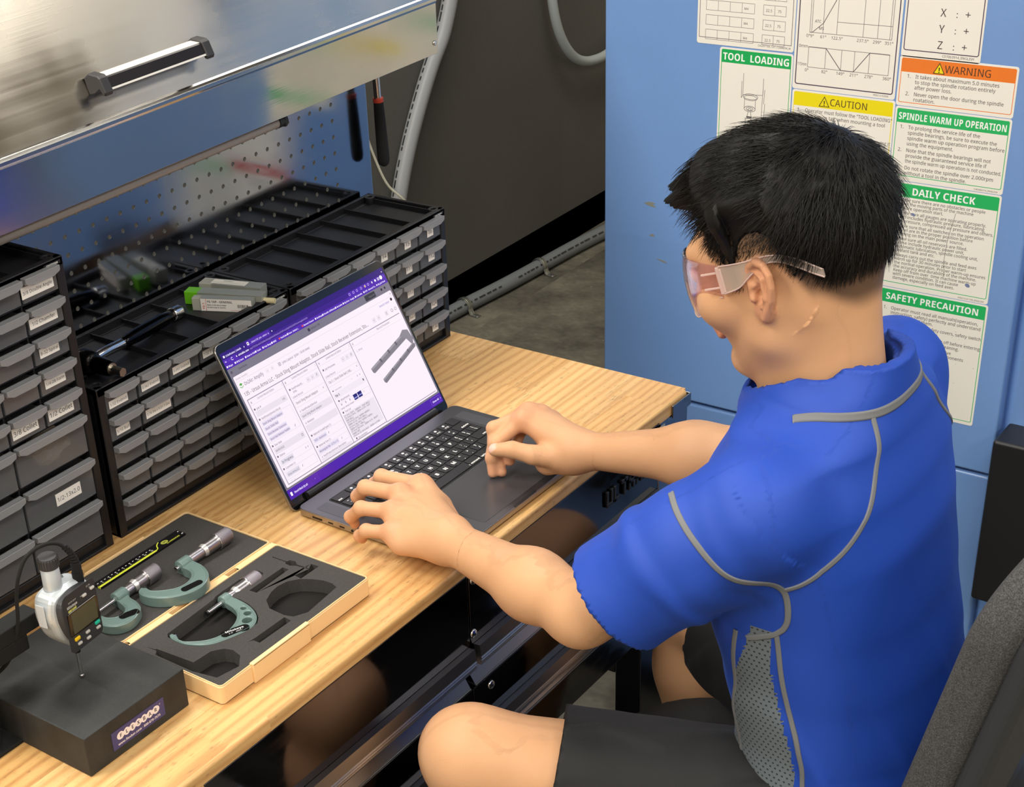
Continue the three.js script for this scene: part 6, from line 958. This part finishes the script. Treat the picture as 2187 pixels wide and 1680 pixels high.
  const hL = handField(HL, [[[-0.606, 0.046, -0.01], [-0.630, 0.040, -0.055], 0.019, 0.0135], [[-0.59, 0.044, -0.01], [-0.548, 0.040, -0.06], 0.019, 0.016], [[-0.53, 0.045, -0.075], [-0.527, 0.054, -0.095], 0.013, 0.012]]);
  const hR = handField(HR, [[[-0.342, 0.050, 0.012], [-0.352, 0.036, -0.020], 0.018, 0.0185], [[-0.335, 0.048, 0.008], [-0.312, 0.045, -0.03], 0.018, 0.017]]);
  const forL = (x, y, z) => smin(armL(x, y, z), hL(x, y, z), 0.022), forR = (x, y, z) => smin(armR(x, y, z), hR(x, y, z), 0.022);
  // ------- one skin: body, head and hands meshed on grids of their own and joined
  const skinTone = (x, y, z, c) => {
    let r = 0.66, g = 0.365, b = 0.195; const n = 0.05 * fbm(x * 42, y * 42, z * 42, 3); r *= 1 + n * 0.5; g *= 1 + n; b *= 1 + n * 1.3;
    const [hx, hy, hz] = toHead(x, y, z);
    let pink = 0; for (const H of [HL, HR]) { for (const f of H.f) { pink = Math.max(pink, Math.exp(-(((x - f[0][0]) ** 2 + (y - f[0][1]) ** 2 + (z - f[0][2]) ** 2) / 0.0003)) * 0.7, Math.exp(-(((x - f[3][0]) ** 2 + (y - f[3][1]) ** 2 + (z - f[3][2]) ** 2) / 0.0005)) * 0.6); } }
    if (Math.hypot(hx, hy, hz) < 0.2) {
      const e = ear(hx, hy, hz); if (e < 0.002 && Math.abs(hx) > 0.07) pink = Math.max(pink, 0.55);
      if (lips(hx, hy, hz) < 0.0015) pink = 1;
      // shaved hair at the side and back of the head darkens the scalp
      const line = hairLine(hx, hy, hz); const t = sstep(-0.004, 0.016, line); if (t > 0) { const k = 0.80 * t; r = lerp(r, 0.035, k); g = lerp(g, 0.028, k); b = lerp(b, 0.024, k); }
    }
    r = lerp(r, r * 1.0, pink); g = lerp(g, g * 0.80, pink); b = lerp(b, b * 0.86, pink);
    const nail = Math.hypot(x + 0.4045, (y - 0.0665), z + 0.0742); if (nail < 0.0072 && y > 0.061) { r = 0.78; g = 0.50; b = 0.40; }
    c.setRGB(r, g, b);
  };
  // signed height above the hair line (positive: hair grows)
  function hairLine(x, y, z) {
    const front = 0.062 + 0.2 * Math.max(0, Math.abs(x) - 0.045);            // forehead line
    const ax = Math.abs(x);
    // profile of the lower edge as a function of z: temple, sideburn, round the ear, nape
    let e; if (z < -0.062) e = front + (-0.062 - z) * 0.6; else if (z < -0.040) e = lerp(front, 0.028, sstep(-0.062, -0.040, z)); else if (z < -0.012) e = lerp(0.028, 0.012, sstep(-0.040, -0.024, z)) - 0.018 * sstep(-0.030, -0.022, z) * (1 - sstep(-0.014, -0.010, z)); else if (z < 0.030) e = 0.020; else if (z < 0.055) e = lerp(0.020, -0.030, sstep(0.030, 0.055, z)); else e = lerp(-0.030, -0.058, sstep(0.055, 0.085, z));
    return (y - e) * 0.8;
  }
  const cut = (f, g) => (x, y, z) => Math.max(f(x, y, z), g(x, y, z));
  const inHandL = (x, y, z) => (z - 0.045), inHandR = (x, y, z) => (z - 0.055);
  const bodyMinus = (x, y, z) => bodyField(x, y, z);
  const parts = [];
  const gBody = surfaceNet((x, y, z) => bodyMinus(x, y, z), [-0.86, -0.72, -0.02], [-0.10, 0.36, 0.64], 0.0085);
  const drop = (g, test) => splitMesh(g, test)[1];
  parts.push(drop(gBody, (x, y, z) => (y > -0.01 && z < 0.040 && x < -0.5) || (y > -0.01 && z < 0.050 && x > -0.42 && x < -0.25) || y > 0.302));
  parts.push(surfaceNet((x, y, z) => forL(x, y, z), [-0.68, 0.002, -0.215], [-0.49, 0.12, 0.044], 0.0028));
  parts.push(surfaceNet((x, y, z) => forR(x, y, z), [-0.43, 0.002, -0.12], [-0.27, 0.13, 0.054], 0.0028));
  const neckHead = (x, y, z) => smin(headField(x, y, z), neck(x, y, z), 0.028);
  parts.push(surfaceNet(neckHead, [HC.x - 0.115, 0.262, HC.z - 0.165], [HC.x + 0.115, 0.56, HC.z + 0.15], 0.0029));
  const skinGeo = mergeGeometries(parts.map((g) => { const h = new THREE.BufferGeometry(); h.setAttribute('position', g.attributes.position); h.setAttribute('normal', g.attributes.normal); h.setIndex(g.index); return h; }));
  paint(skinGeo, skinTone); triUv(skinGeo, 24);
  const poreTex = dataTex(256, 256, (x, y) => { const n = 128 + 70 * fbm(x / 7, y / 7, 4, 3) + 30 * (rnd() - 0.5); return [n, n, n]; }, false);
  const skin = M(0xffffff, 0.46, 0, { vertexColors: true, bumpMap: poreTex, bumpScale: 0.00018, specularIntensity: 0.45, sheen: 0.25, sheenRoughness: 0.5, sheenColor: new THREE.Color(0.9, 0.45, 0.3) });
  add('body', seat(skinGeo), skin, man);

  // ------- T-shirt
  const cuffL = mix(J.shL, J.elL, 0.80), cuffR = mix(J.shR, J.elR, 0.86);
  const sag = (a, d) => [a[0], a[1] - d, a[2]];
  const folds = [];   // raised creases: polylines of [x, y, z] with a radius
  const sleeveL = (x, y, z) => smin(cap(x, y, z, J.shL, mix(J.shL, J.elL, 0.45), 0.063, 0.064), cap(x, y, z, mix(J.shL, J.elL, 0.35), sag(mix(J.shL, J.elL, 0.95), 0.012), 0.064, 0.069), 0.02);
  const sleeveR = (x, y, z) => cap(x, y, z, J.shR, sag(mix(J.shR, J.elR, 1.0), 0.008), 0.060, 0.060);
  const crease = (x, y, z) => 0.0035 * Math.max(0, noise3(x * 16 + y * 22, y * 40 - z * 14, z * 18 + 4)) * 0;
  const shirtSolid = (x, y, z) => {
    let d = torso(x, y, z, 0.010);
    d = smin(d, sleeveL(x, y, z), 0.035); d = smin(d, sleeveR(x, y, z), 0.035);
    return d;
  };
  // direction along the left upper arm
  const aL = V(J.elL[0] - J.shL[0], J.elL[1] - J.shL[1], J.elL[2] - J.shL[2]), lenL = aL.length(); aL.normalize();
  const aR = V(J.elR[0] - J.shR[0], J.elR[1] - J.shR[1], J.elR[2] - J.shR[2]); aR.normalize();
  const wr = (x, y, z) => {
    const s = (x - J.shL[0]) * aL.x + (y - J.shL[1]) * aL.y + (z - J.shL[2]) * aL.z, near = Math.exp(-Math.pow(Math.max(0, sleeveL(x, y, z)) / 0.03, 2));
    let w = 0;
    if (near > 0.02 && s > -0.02) { const q = (y - J.shL[1]) * 6 + (z - J.shL[2]) * 2; const r = Math.sin((s * 78 + q * 1.1 + 1.6 * noise3(x * 14, y * 14, z * 14))); w += 0.0034 * near * sstep(0.0, 0.05, s) * (1 - sstep(0.12, 0.17, s)) * Math.pow(Math.max(0, r), 3); w += 0.0022 * near * noise3(x * 26, y * 26, z * 26); }
    // drag lines running down the back to the waist
    const tt = sstep(0.12, -0.15, y); if (tt > 0) w += 0.003 * tt * Math.pow(Math.max(0, Math.sin((x * 60 + y * 34 + z * 20) + 1.2 * noise3(x * 9, y * 5, z * 9))), 4) * (x < -0.42 ? 1 : 0.4);
    w += 0.0016 * fbm(x * 14, y * 10, z * 14, 2);
    return w;
  };
  const outer = (x, y, z) => shirtSolid(x, y, z) - wr(x, y, z);
  const neckAxis = V(nA[0] - nB[0], nA[1] - nB[1], nA[2] - nB[2]).normalize();
  const nC = [-0.446, 0.300, 0.396];
  const opening = (x, y, z) => { const dx = x - nC[0], dz = z - nC[2], k = Math.hypot(dx / 0.078, dz / (dz > 0 ? 0.060 : 0.076)); return Math.max((k - 1) * 0.07, 0.272 - y); };       // hollow of the neck hole
  const cutL = (x, y, z) => (x - cuffL[0]) * (aL.x * 0.93 - 0.0) + (y - cuffL[1]) * (aL.y - 0.10) + (z - cuffL[2]) * aL.z * 0.93;
  const cutR = (x, y, z) => (x - cuffR[0]) * aR.x + (y - cuffR[1]) * aR.y + (z - cuffR[2]) * aR.z;
  const nearL = (x, y, z) => cap(x, y, z, mix(J.shL, J.elL, 0.5), mix(J.shL, J.elL, 1.6), 0.10, 0.10), nearR = (x, y, z) => cap(x, y, z, mix(J.shR, J.elR, 0.5), mix(J.shR, J.elR, 1.6), 0.10, 0.10);
  const collarTop = (x, y, z) => y - (0.318 - 0.10 * (z - 0.40) * 0 - 0.35 * Math.max(0, 0.40 - z) + 0.10 * Math.max(0, z - 0.40));
  const shirtField = (x, y, z) => {
    let o = outer(x, y, z);
    // stand-up collar band round the neck
    const dx = x - nC[0], dz = z - nC[2], rr0 = Math.hypot(dx / 1.0, dz / 0.98), band = Math.max(Math.abs(rr0 - (0.0815 - 0.25 * (y - 0.29))) - 0.0034, Math.max(y - (0.326 - 0.5 * Math.max(0, -dz) + 0.05 * dz), 0.262 - y));
    let d = Math.max(o, -(o + 0.0125));
    d = Math.max(d, -opening(x, y, z));
    d = smin(d, band, 0.008);
    if (nearL(x, y, z) < 0) d = Math.max(d, cutL(x, y, z)); if (nearR(x, y, z) < 0) d = Math.max(d, cutR(x, y, z));
    return Math.max(d, -0.27 - y);
  };
  const gs = surfaceNet(shirtField, [-0.80, -0.285, 0.16], [-0.16, 0.345, 0.63], 0.0048);
  const knit = dataTex(256, 256, (x, y) => { const n = 120 + 60 * Math.sin(x * 0.785) * Math.sin(y * 0.785) + 50 * (rnd() - 0.5); return [n, n, n]; }, false);
  const blueCloth = M(0x1b48b4, 0.62, 0, { bumpMap: knit, bumpScale: 0.0001, sheen: 0.5, sheenRoughness: 0.45, sheenColor: new THREE.Color(0.10, 0.22, 0.62) });
  const greyTape = M(0x77797c, 0.7, 0, { bumpMap: rep(knit, 2, 2), bumpScale: 0.0002 });
  const meshTex = canvasTex(128, 128, (g, w, h) => { g.fillStyle = '#6b757c'; g.fillRect(0, 0, w, h); g.fillStyle = '#2e353b'; for (let j = 0; j < 4; j++) for (let i = 0; i < 4; i++) { g.beginPath(); g.ellipse(i * 32 + (j % 2) * 16 + 8, j * 32 + 16, 7, 6, 0, 0, 7); g.fill(); } });
  meshTex.wrapS = meshTex.wrapT = THREE.RepeatWrapping;
  const meshCloth = M(0xffffff, 0.75, 0, { map: meshTex });
  // grey mesh panel down the left flank
  const panelBack = (y) => lerp(0.435, 0.470, sstep(0.06, -0.12, y)) + 0.02 * sstep(-0.1, -0.25, y), panelFront = (y) => lerp(0.412, 0.405, sstep(0.06, -0.10, y)) - 0.01 * sstep(0.02, -0.12, y);
  const inPanel = (x, y, z) => x < -0.545 && y < 0.088 && z < panelBack(y) && z > panelFront(y) - 0.02 * sstep(0.09, 0.0, y) && sleeveL(x, y, z) > 0.004;
  const [gp, gRest] = splitMesh(gs, inPanel);
  triUv(gRest, 40); triUv(gp, 40);
  const shirt = add('shirt', seat(gRest), blueCloth, man);
  if (gp.attributes.position.count) add('mesh_panel', seat(gp), meshCloth, shirt, 'grey mesh panel down the side of the shirt');
  const rb = (name, pts, w, h, n) => add(name, seat(ribbon(outer, pts.map((p) => V(...p)), w, h, n)), greyTape, shirt);
  SEAMS.forEach(([name, pts, w, h]) => rb(name, pts, w, h, 60));

  // ------- shorts
  const hemL = mix(J.hipL, J.knL, 0.76), hemR = mix(J.hipR, J.knR, 0.74);
  const dirL = V(J.knL[0] - J.hipL[0], J.knL[1] - J.hipL[1], J.knL[2] - J.hipL[2]).normalize(), dirR = V(J.knR[0] - J.hipR[0], J.knR[1] - J.hipR[1], J.knR[2] - J.hipR[2]).normalize();
  const shortsSolid = (x, y, z) => { let d = cap(x, y, z, J.hipL, mix(J.hipL, J.knL, 0.95), 0.102, 0.080); d = smin(d, cap(x, y, z, J.hipR, mix(J.hipR, J.knR, 0.95), 0.102, 0.084), 0.03); d = smin(d, ell(x, y, z, -0.447, -0.225, 0.485, 0.185, 0.11, 0.125), 0.04); const w = 0.0035 * Math.pow(Math.max(0, Math.sin(x * 60 - z * 46 + y * 30 + 1.5 * noise3(x * 12, y * 12, z * 12))), 3) + 0.002 * fbm(x * 20, y * 20, z * 20, 2); return d - w; };
  const shortsField = (x, y, z) => { const o = shortsSolid(x, y, z); let d = Math.max(o, -(o + 0.014)); d = Math.max(d, x < -0.45 ? (x - hemL[0]) * dirL.x + (y - hemL[1]) * dirL.y + (z - hemL[2]) * dirL.z : (x - hemR[0]) * dirR.x + (y - hemR[1]) * dirR.y + (z - hemR[2]) * dirR.z); return Math.max(d, y + 0.03); };
  add('shorts', seat(triUv(surfaceNet(shortsField, [-0.80, -0.36, 0.10], [-0.12, 0.0, 0.64], 0.006), 40)), M(0x0d0e10, 0.7, 0, { sheen: 0.25, sheenColor: new THREE.Color(0.05, 0.05, 0.07), bumpMap: knit, bumpScale: 0.0001 }), man);
  for (const [a, t] of [[J.anL, J.toeL], [J.anR, J.toeR]]) { const fld = (x, y, z) => Math.max(smin(cap(x, y, z, [a[0], a[1] - 0.035, a[2] + 0.03], [t[0], t[1], t[2] - 0.02], 0.044, 0.036), cap(x, y, z, [a[0], a[1] - 0.02, a[2] + 0.01], [a[0], a[1] + 0.01, a[2]], 0.046, 0.044), 0.02), -(y - Math.min(a[1], t[1]) + 0.07)); add('shoe', seat(triUv(surfaceNet(fld, [a[0] - 0.13, a[1] - 0.16, t[2] - 0.09], [a[0] + 0.13, a[1] + 0.06, a[2] + 0.11], 0.007), 10)), M(0x1c1c20, 0.7), man); }

  // ------- hair: a dark cap with thousands of strands
  const capThick = (x, y, z) => { const l = hairLine(x, y, z), top = sstep(0.025, 0.085, y) , frontF = sstep(0.02, -0.075, z); return sstep(0.0, 0.012, l) * 0.002 + sstep(0.018, 0.06, l) * (0.006 + 0.014 * top + 0.010 * top * frontF); };
  const hairField = (x, y, z) => {
    const s = skull(x, y, z); if (s > 0.06) return s - 0.03;
    // fringe wedge pushed forward over the forehead
    const t = capThick(x, y, z) + 0.0035 * noise3(x * 60 + 3, y * 60, z * 34) * sstep(0.03, 0.07, hairLine(x, y, z));
    let d = s - t;
    d = smin(d, cap(x, y, z, [0, 0.112, -0.045], [0, 0.092, -0.112], 0.020, 0.010) + 0.0, 0.02) ;
    d = smin(d, cap(Math.abs(x), y, z, [0.035, 0.100, -0.045], [0.032, 0.086, -0.100], 0.018, 0.009), 0.02);
    return Math.max(d, -(s - 0.0008));
  };
  const hairClip = (x, y, z) => Math.max(hairField(x, y, z), -hairLine(x, y, z) - 0.002);
  const gh = surfaceNet(hairClip, [-0.115, -0.075, -0.15], [0.115, 0.165, 0.15], 0.0033);
  gh.scale(HS, HS, HS).applyQuaternion(HQ).translate(HC.x, HC.y, HC.z);
  const hairMat = M(0x0b0a0a, 0.5, 0, { specularIntensity: 0.55 });
  const hairThin = splitMesh(gh, (x, y, z) => { const h = toHead(x, y, z); return hairLine(...h) > 0.009; });
  const hair = add('hair', seat(triUv(hairThin[0], 10)), hairMat, man);
  { // strands
    const P = [], N = [], I = [], whorl = V(0.018, 0.098, 0.068);
    let tries = 0, made = 0; const target = 15000;
    const h = (x, y, z) => skull(x, y, z);
    while (made < target && tries++ < 90000) {
      const u = rr(-1, 1), ph = rr(0, Math.PI * 2), q = Math.sqrt(1 - u * u); let p = V(q * Math.cos(ph) * 0.075, 0.03 + u * 0.09, 0.014 + q * Math.sin(ph) * 0.095);
      if (p.x > 0.055) continue;
      p = snap(h, p); const l = hairLine(p.x, p.y, p.z); if (l < 0.0) continue;
      const n = gradOf(h, p.x, p.y, p.z), t = capThick(p.x, p.y, p.z), long = sstep(0.022, 0.062, l);
      // growth runs away from the whorl: forwards over the top, down at the sides and the back
      let flow = p.clone().sub(whorl); flow.addScaledVector(n, -flow.dot(n)); flow.normalize();
      if (p.z < 0.05) flow.lerp(V(0, lerp(-1.0, -0.05, sstep(0.03, 0.085, p.y)), -0.75).normalize(), 0.7); 
      flow.addScaledVector(n, -flow.dot(n)).normalize();
      const len = lerp(rr(0.004, 0.007), rr(0.026, 0.044) * (p.z < -0.03 ? 1.15 : 1), long), lift = lerp(0.30, 0.42, long) * rr(0.6, 1.4) * (p.z < -0.045 && p.y > 0.08 ? 1.25 : 1);
      const side = new THREE.Vector3().crossVectors(n, flow).normalize(), jit = rr(-0.35, 0.35), r0 = lerp(0.00030, 0.00062, long) * rr(0.7, 1.2), start = p.clone().addScaledVector(n, Math.max(0, t - 0.003 - 0.006 * rnd() * long) * long);
      const seg = 4, base = P.length / 3; let cur = start, dir = flow.clone().addScaledVector(n, lift).addScaledVector(side, jit).normalize(); const curl = rr(-0.25, 0.25);
      for (let s = 0; s <= seg; s++) {
        const k = s / seg, rad = r0 * (1 - k * 0.85), a = new THREE.Vector3().crossVectors(dir, n).normalize(), b = new THREE.Vector3().crossVectors(dir, a);
        for (let m = 0; m < 3; m++) { const an = m * 2.094, o = a.clone().multiplyScalar(Math.cos(an)).addScaledVector(b, Math.sin(an)), w = fromHead(cur.clone().addScaledVector(o, rad)), nn = o.clone().applyQuaternion(HQ); P.push(w.x, w.y, w.z); N.push(nn.x, nn.y, nn.z); }
        if (s) for (let m = 0; m < 3; m++) { const a0 = base + (s - 1) * 3 + m, a1 = base + (s - 1) * 3 + (m + 1) % 3, b0 = a0 + 3, b1 = a1 + 3; I.push(a0, a1, b0, a1, b1, b0); }
        cur = cur.clone().addScaledVector(dir, len / seg); dir.addScaledVector(n, -0.16 * long).addScaledVector(side, curl * 0.25).normalize();
      }
      made++;
    }
    const g = new THREE.BufferGeometry(); g.setAttribute('position', new THREE.Float32BufferAttribute(P, 3)); g.setAttribute('normal', new THREE.Float32BufferAttribute(N, 3)); g.setIndex(I);
    const st = add('hair_strands', seat(g), M(0x141211, 0.38, 0, { specularIntensity: 0.8 }), hair); st.userData.kind = 'stuff';
    // eyebrows
    const E = []; for (const s of [-1, 1]) for (let i = 0; i < 60; i++) { const a = rr(0, 1), x = s * (0.012 + 0.036 * a), y = 0.033 + 0.006 * Math.sin(a * 2.6) + rr(-0.003, 0.003), q = snap(h, V(x, y, -0.10)), e = q.clone().add(V(s * 0.006, 0.0012, -0.0012)); E.push(orient(new THREE.ConeGeometry(0.0004, 0.008, 3).translate(0, 0.004, 0), q, e)); }
    const eg = join(E); eg.scale(HS, HS, HS).applyQuaternion(HQ).translate(HC.x, HC.y, HC.z); add('eyebrows', seat(eg), hairMat, hair);
  }

  // ------- safety glasses
  {
    const gl = thing('safety_glasses', 'clear wraparound safety glasses worn by the seated man', 'glasses', fromHead(V(0, 0.012, -0.08)).add(V(0, T, 0)));
    const toG = (g) => g.scale(HS, HS, HS).applyQuaternion(HQ).translate(HC.x - gl.position.x, HC.y + T - gl.position.y, HC.z - gl.position.z);
    const lens = M(0xf4e6e6, 0.06, 0, { transmission: 0.93, thickness: 0, ior: 1.5 }), armM = M(0xece0d6, 0.16, 0, { transmission: 0.72, thickness: 0, ior: 1.5 }), rimM = M(0xf3dcd4, 0.18, 0, { transmission: 0.5, thickness: 0, ior: 1.5 });
    // lens: a band wrapped round an ellipse in plan, one for each side
    const shell = (a0, a1, yTop, yBot, rx, rz, th, cz = -0.010) => { const n = 26, m = 8, P = [], I = []; for (let s = 0; s < 2; s++) for (let i = 0; i <= n; i++) for (let j = 0; j <= m; j++) { const a = a0 + (a1 - a0) * i / n, t = j / m, y = lerp(yBot(i / n), yTop(i / n), t), k = 1 - 0.05 * Math.pow(2 * t - 1, 2) + (s ? th : 0); P.push(Math.sin(a) * rx * k, y, cz - Math.cos(a) * rz * k + 0.20 * (0.012 - y) * -0.35 * Math.cos(a)); } const S = (n + 1) * (m + 1); for (let s = 0; s < 2; s++) for (let i = 0; i < n; i++) for (let j = 0; j < m; j++) { const a = s * S + i * (m + 1) + j, b = a + 1, c = a + m + 1, d = c + 1; s ? I.push(a, c, b, b, c, d) : I.push(a, b, c, b, d, c); }
      for (let i = 0; i < n; i++) for (const j of [0, m]) { const a = i * (m + 1) + j, b = a + m + 1; I.push(a, b, S + a, b, S + b, S + a); } const g = new THREE.BufferGeometry(); g.setAttribute('position', new THREE.Float32BufferAttribute(P, 3)); g.setIndex(I); g.computeVertexNormals(); return g; };
    for (const s of [-1, 1]) add('lens', toG(shell(s * 0.06, s * 1.28, (t) => 0.034 - 0.010 * t * t, (t) => lerp(-0.018, -0.010, t) - 0.020 * Math.sin(Math.PI * Math.min(1, t * 1.05)), 0.0765, 0.1015, 0.022)), lens, gl);
    add('bridge', toG(shell(-0.09, 0.09, () => 0.032, () => 0.004, 0.0765, 0.1015, 0.03)), lens, gl);
    for (const s of [-1, 1]) {
      const rimP = []; for (let i = 0; i <= 20; i++) { const t = i / 20, a = s * lerp(0.06, 1.28, t), y = lerp(-0.018, -0.010, t) - 0.020 * Math.sin(Math.PI * Math.min(1, t * 1.05)); rimP.push(V(Math.sin(a) * 0.0765 * 0.975, y, -0.010 - Math.cos(a) * 0.1015 * 0.975 - 0.07 * (0.012 - y) * Math.cos(a))); }
      add('lens_edge', toG(tube(rimP, 0.0011, 40, 8)), rimM, gl);
      add('hinge', toG(join([box(0.004, 0.030, 0.0055, s * 0.0772, 0.0095, -0.0335, 0.0015), box(0.005, 0.026, 0.003, s * 0.0778, 0.0095, -0.0300, 0.001), box(0.002, 0.0025, 0.02, s * 0.0765, 0.018, -0.045, 0.0008), box(0.002, 0.0025, 0.02, s * 0.0765, 0.002, -0.045, 0.0008)])), rimM, gl);
      // arm: wide at the hinge, tapering over the ear and hooking down behind it
      const A = [[-0.031, 0.0250, -0.0045], [-0.012, 0.0250, 0.0000], [0.000, 0.0255, 0.0080], [0.014, 0.0265, 0.0165], [0.026, 0.0270, 0.0200], [0.040, 0.0245, 0.0170], [0.055, 0.0180, 0.0090], [0.068, 0.0100, 0.0010], [0.078, 0.0030, -0.0050]], P = [], I = [];
      A.forEach(([z, yt, yb], i) => { const x = s * (0.0795 + 0.0015 * Math.sin(i)); for (const [dx, y] of [[0, yt], [0, yb], [-s * 0.0022, yb], [-s * 0.0022, yt]]) P.push(x + dx + s * (i > 4 ? -0.002 * (i - 4) : 0), y, z); if (i) for (let k = 0; k < 4; k++) { const a = (i - 1) * 4 + k, b = (i - 1) * 4 + (k + 1) % 4, c = a + 4, d = b + 4; s > 0 ? I.push(a, b, c, b, d, c) : I.push(a, c, b, b, c, d); } });
      const e = (A.length - 1) * 4; s > 0 ? I.push(e, e + 1, e + 2, e, e + 2, e + 3) : I.push(e, e + 2, e + 1, e, e + 3, e + 2);
      const g = new THREE.BufferGeometry(); g.setAttribute('position', new THREE.Float32BufferAttribute(P, 3)); g.setIndex(I); const g2 = g.toNonIndexed(); g2.computeVertexNormals(); add('temple_arm', toG(g2), armM, gl);
      add('arm_edge', toG(join([tube(A.map(([z, yt], i) => V(s * (0.0795 + 0.0015 * Math.sin(i)) + s * (i > 4 ? -0.002 * (i - 4) : 0), yt, z)), 0.0009, 40, 6), tube(A.map(([z, , yb], i) => V(s * (0.0795 + 0.0015 * Math.sin(i)) + s * (i > 4 ? -0.002 * (i - 4) : 0), yb, z)), 0.0009, 40, 6)])), rimM, gl);
    }
  }
}
// ---------------------------------------------------------------- office chair
{
  const c = thing('office_chair', 'tall black office chair with grey fabric backrest under the seated man', 'chair', V(-0.46, 0, 0.36));
  const fabT = dataTex(256, 256, () => { const n = 46 + 46 * rnd(); return [n, n, n * 1.01]; });
  const fab = M(0xffffff, 0.95, 0, { map: rep(fabT, 6, 6), bumpMap: rep(fineTex, 6, 6), bumpScale: 0.0006 }), blk = M(0xffffff, 0.9, 0, { map: rep(fabT, 10, 10), bumpMap: rep(fineTex, 10, 10), bumpScale: 0.0006, color: 0x9a9a9a });
  const sh = new THREE.Shape(); { const n = 48; for (let i = 0; i <= n; i++) { const a = i / n * Math.PI * 2, e = (v) => Math.sign(v) * Math.pow(Math.abs(v), 0.72); const x = 0.262 * e(Math.cos(a)), z = 0.262 * e(Math.sin(a)); i ? sh.lineTo(x, z) : sh.moveTo(x, z); } }
  const sg = extrude(sh, 0.078, 0.032, 5, 12).rotateX(Math.PI / 2).translate(0.004, T - 0.345, -0.02);
  add('seat', uvBox(sg, 1), blk, c);
  // backrest: padded shell leaning back
  const bs = roundedShape(0.47, 0.54, 0.12, 0, 0.27), bg = extrude(bs, 0.055, 0.022, 4, 14); { const p = bg.attributes.position; for (let i = 0; i < p.count; i++) { const x = p.getX(i), y = p.getY(i); p.setZ(i, p.getZ(i) - 0.75 * x * x + 0.05 * (y - 0.2) ** 2); } bg.computeVertexNormals(); }
  const place = (g, dz) => g.rotateX(0.20).translate(0.01, T - 0.235, 0.236 + dz);
  add('backrest', place(uvBox(bg, 1), 0), fab, c);
  const b2 = extrude(roundedShape(0.475, 0.545, 0.12, 0, 0.27), 0.024, 0.008, 3, 14); { const p = b2.attributes.position; for (let i = 0; i < p.count; i++) { const x = p.getX(i), y = p.getY(i); p.setZ(i, p.getZ(i) - 0.75 * x * x + 0.05 * (y - 0.2) ** 2); } b2.computeVertexNormals(); }
  add('back_shell', place(b2, 0.053), M(0x33353a, 0.35), c);
  add('back_bar', tube([V(0.01, T - 0.44, 0.05), V(0.01, T - 0.45, 0.25), V(0.01, T - 0.36, 0.345), V(0.01, T - 0.1, 0.37)], 0.02, 30, 10), mats.blackPlastic, c);
  add('gas_lift', [cyl(0.028, 0.028, 0.30, 20, 0, 0.20, 0), cyl(0.019, 0.019, 0.26, 20, 0, 0.42, 0), boxTo(-0.1, 0.1, T - 0.445, T - 0.42, -0.1, 0.1, 0.006)], mats.blackPlastic, c);
  add('foot_ring', [new THREE.TorusGeometry(0.27, 0.012, 10, 48).rotateX(Math.PI / 2).translate(0, 0.235, -0.04), boxTo(-0.27, 0.27, 0.228, 0.242, -0.05, -0.03, 0.004)], mats.chrome, c);
  for (let i = 0; i < 5; i++) { const a = i / 5 * Math.PI * 2 + 0.3; add('base_arm', orient(cyl(0.026, 0.016, 0.30, 12, 0, 0.15, 0), V(0, 0.10, 0), V(Math.sin(a) * 0.3, 0.075, Math.cos(a) * 0.3)), mats.blackPlastic, c); add('castor', [cyl(0.028, 0.028, 0.04, 16).rotateZ(Math.PI / 2).rotateY(a).translate(Math.sin(a) * 0.3, 0.028, Math.cos(a) * 0.3), cyl(0.008, 0.008, 0.05, 8, Math.sin(a) * 0.3, 0.065, Math.cos(a) * 0.3)], mats.blackPlastic, c); }
}
renderer.render(scene, camera);
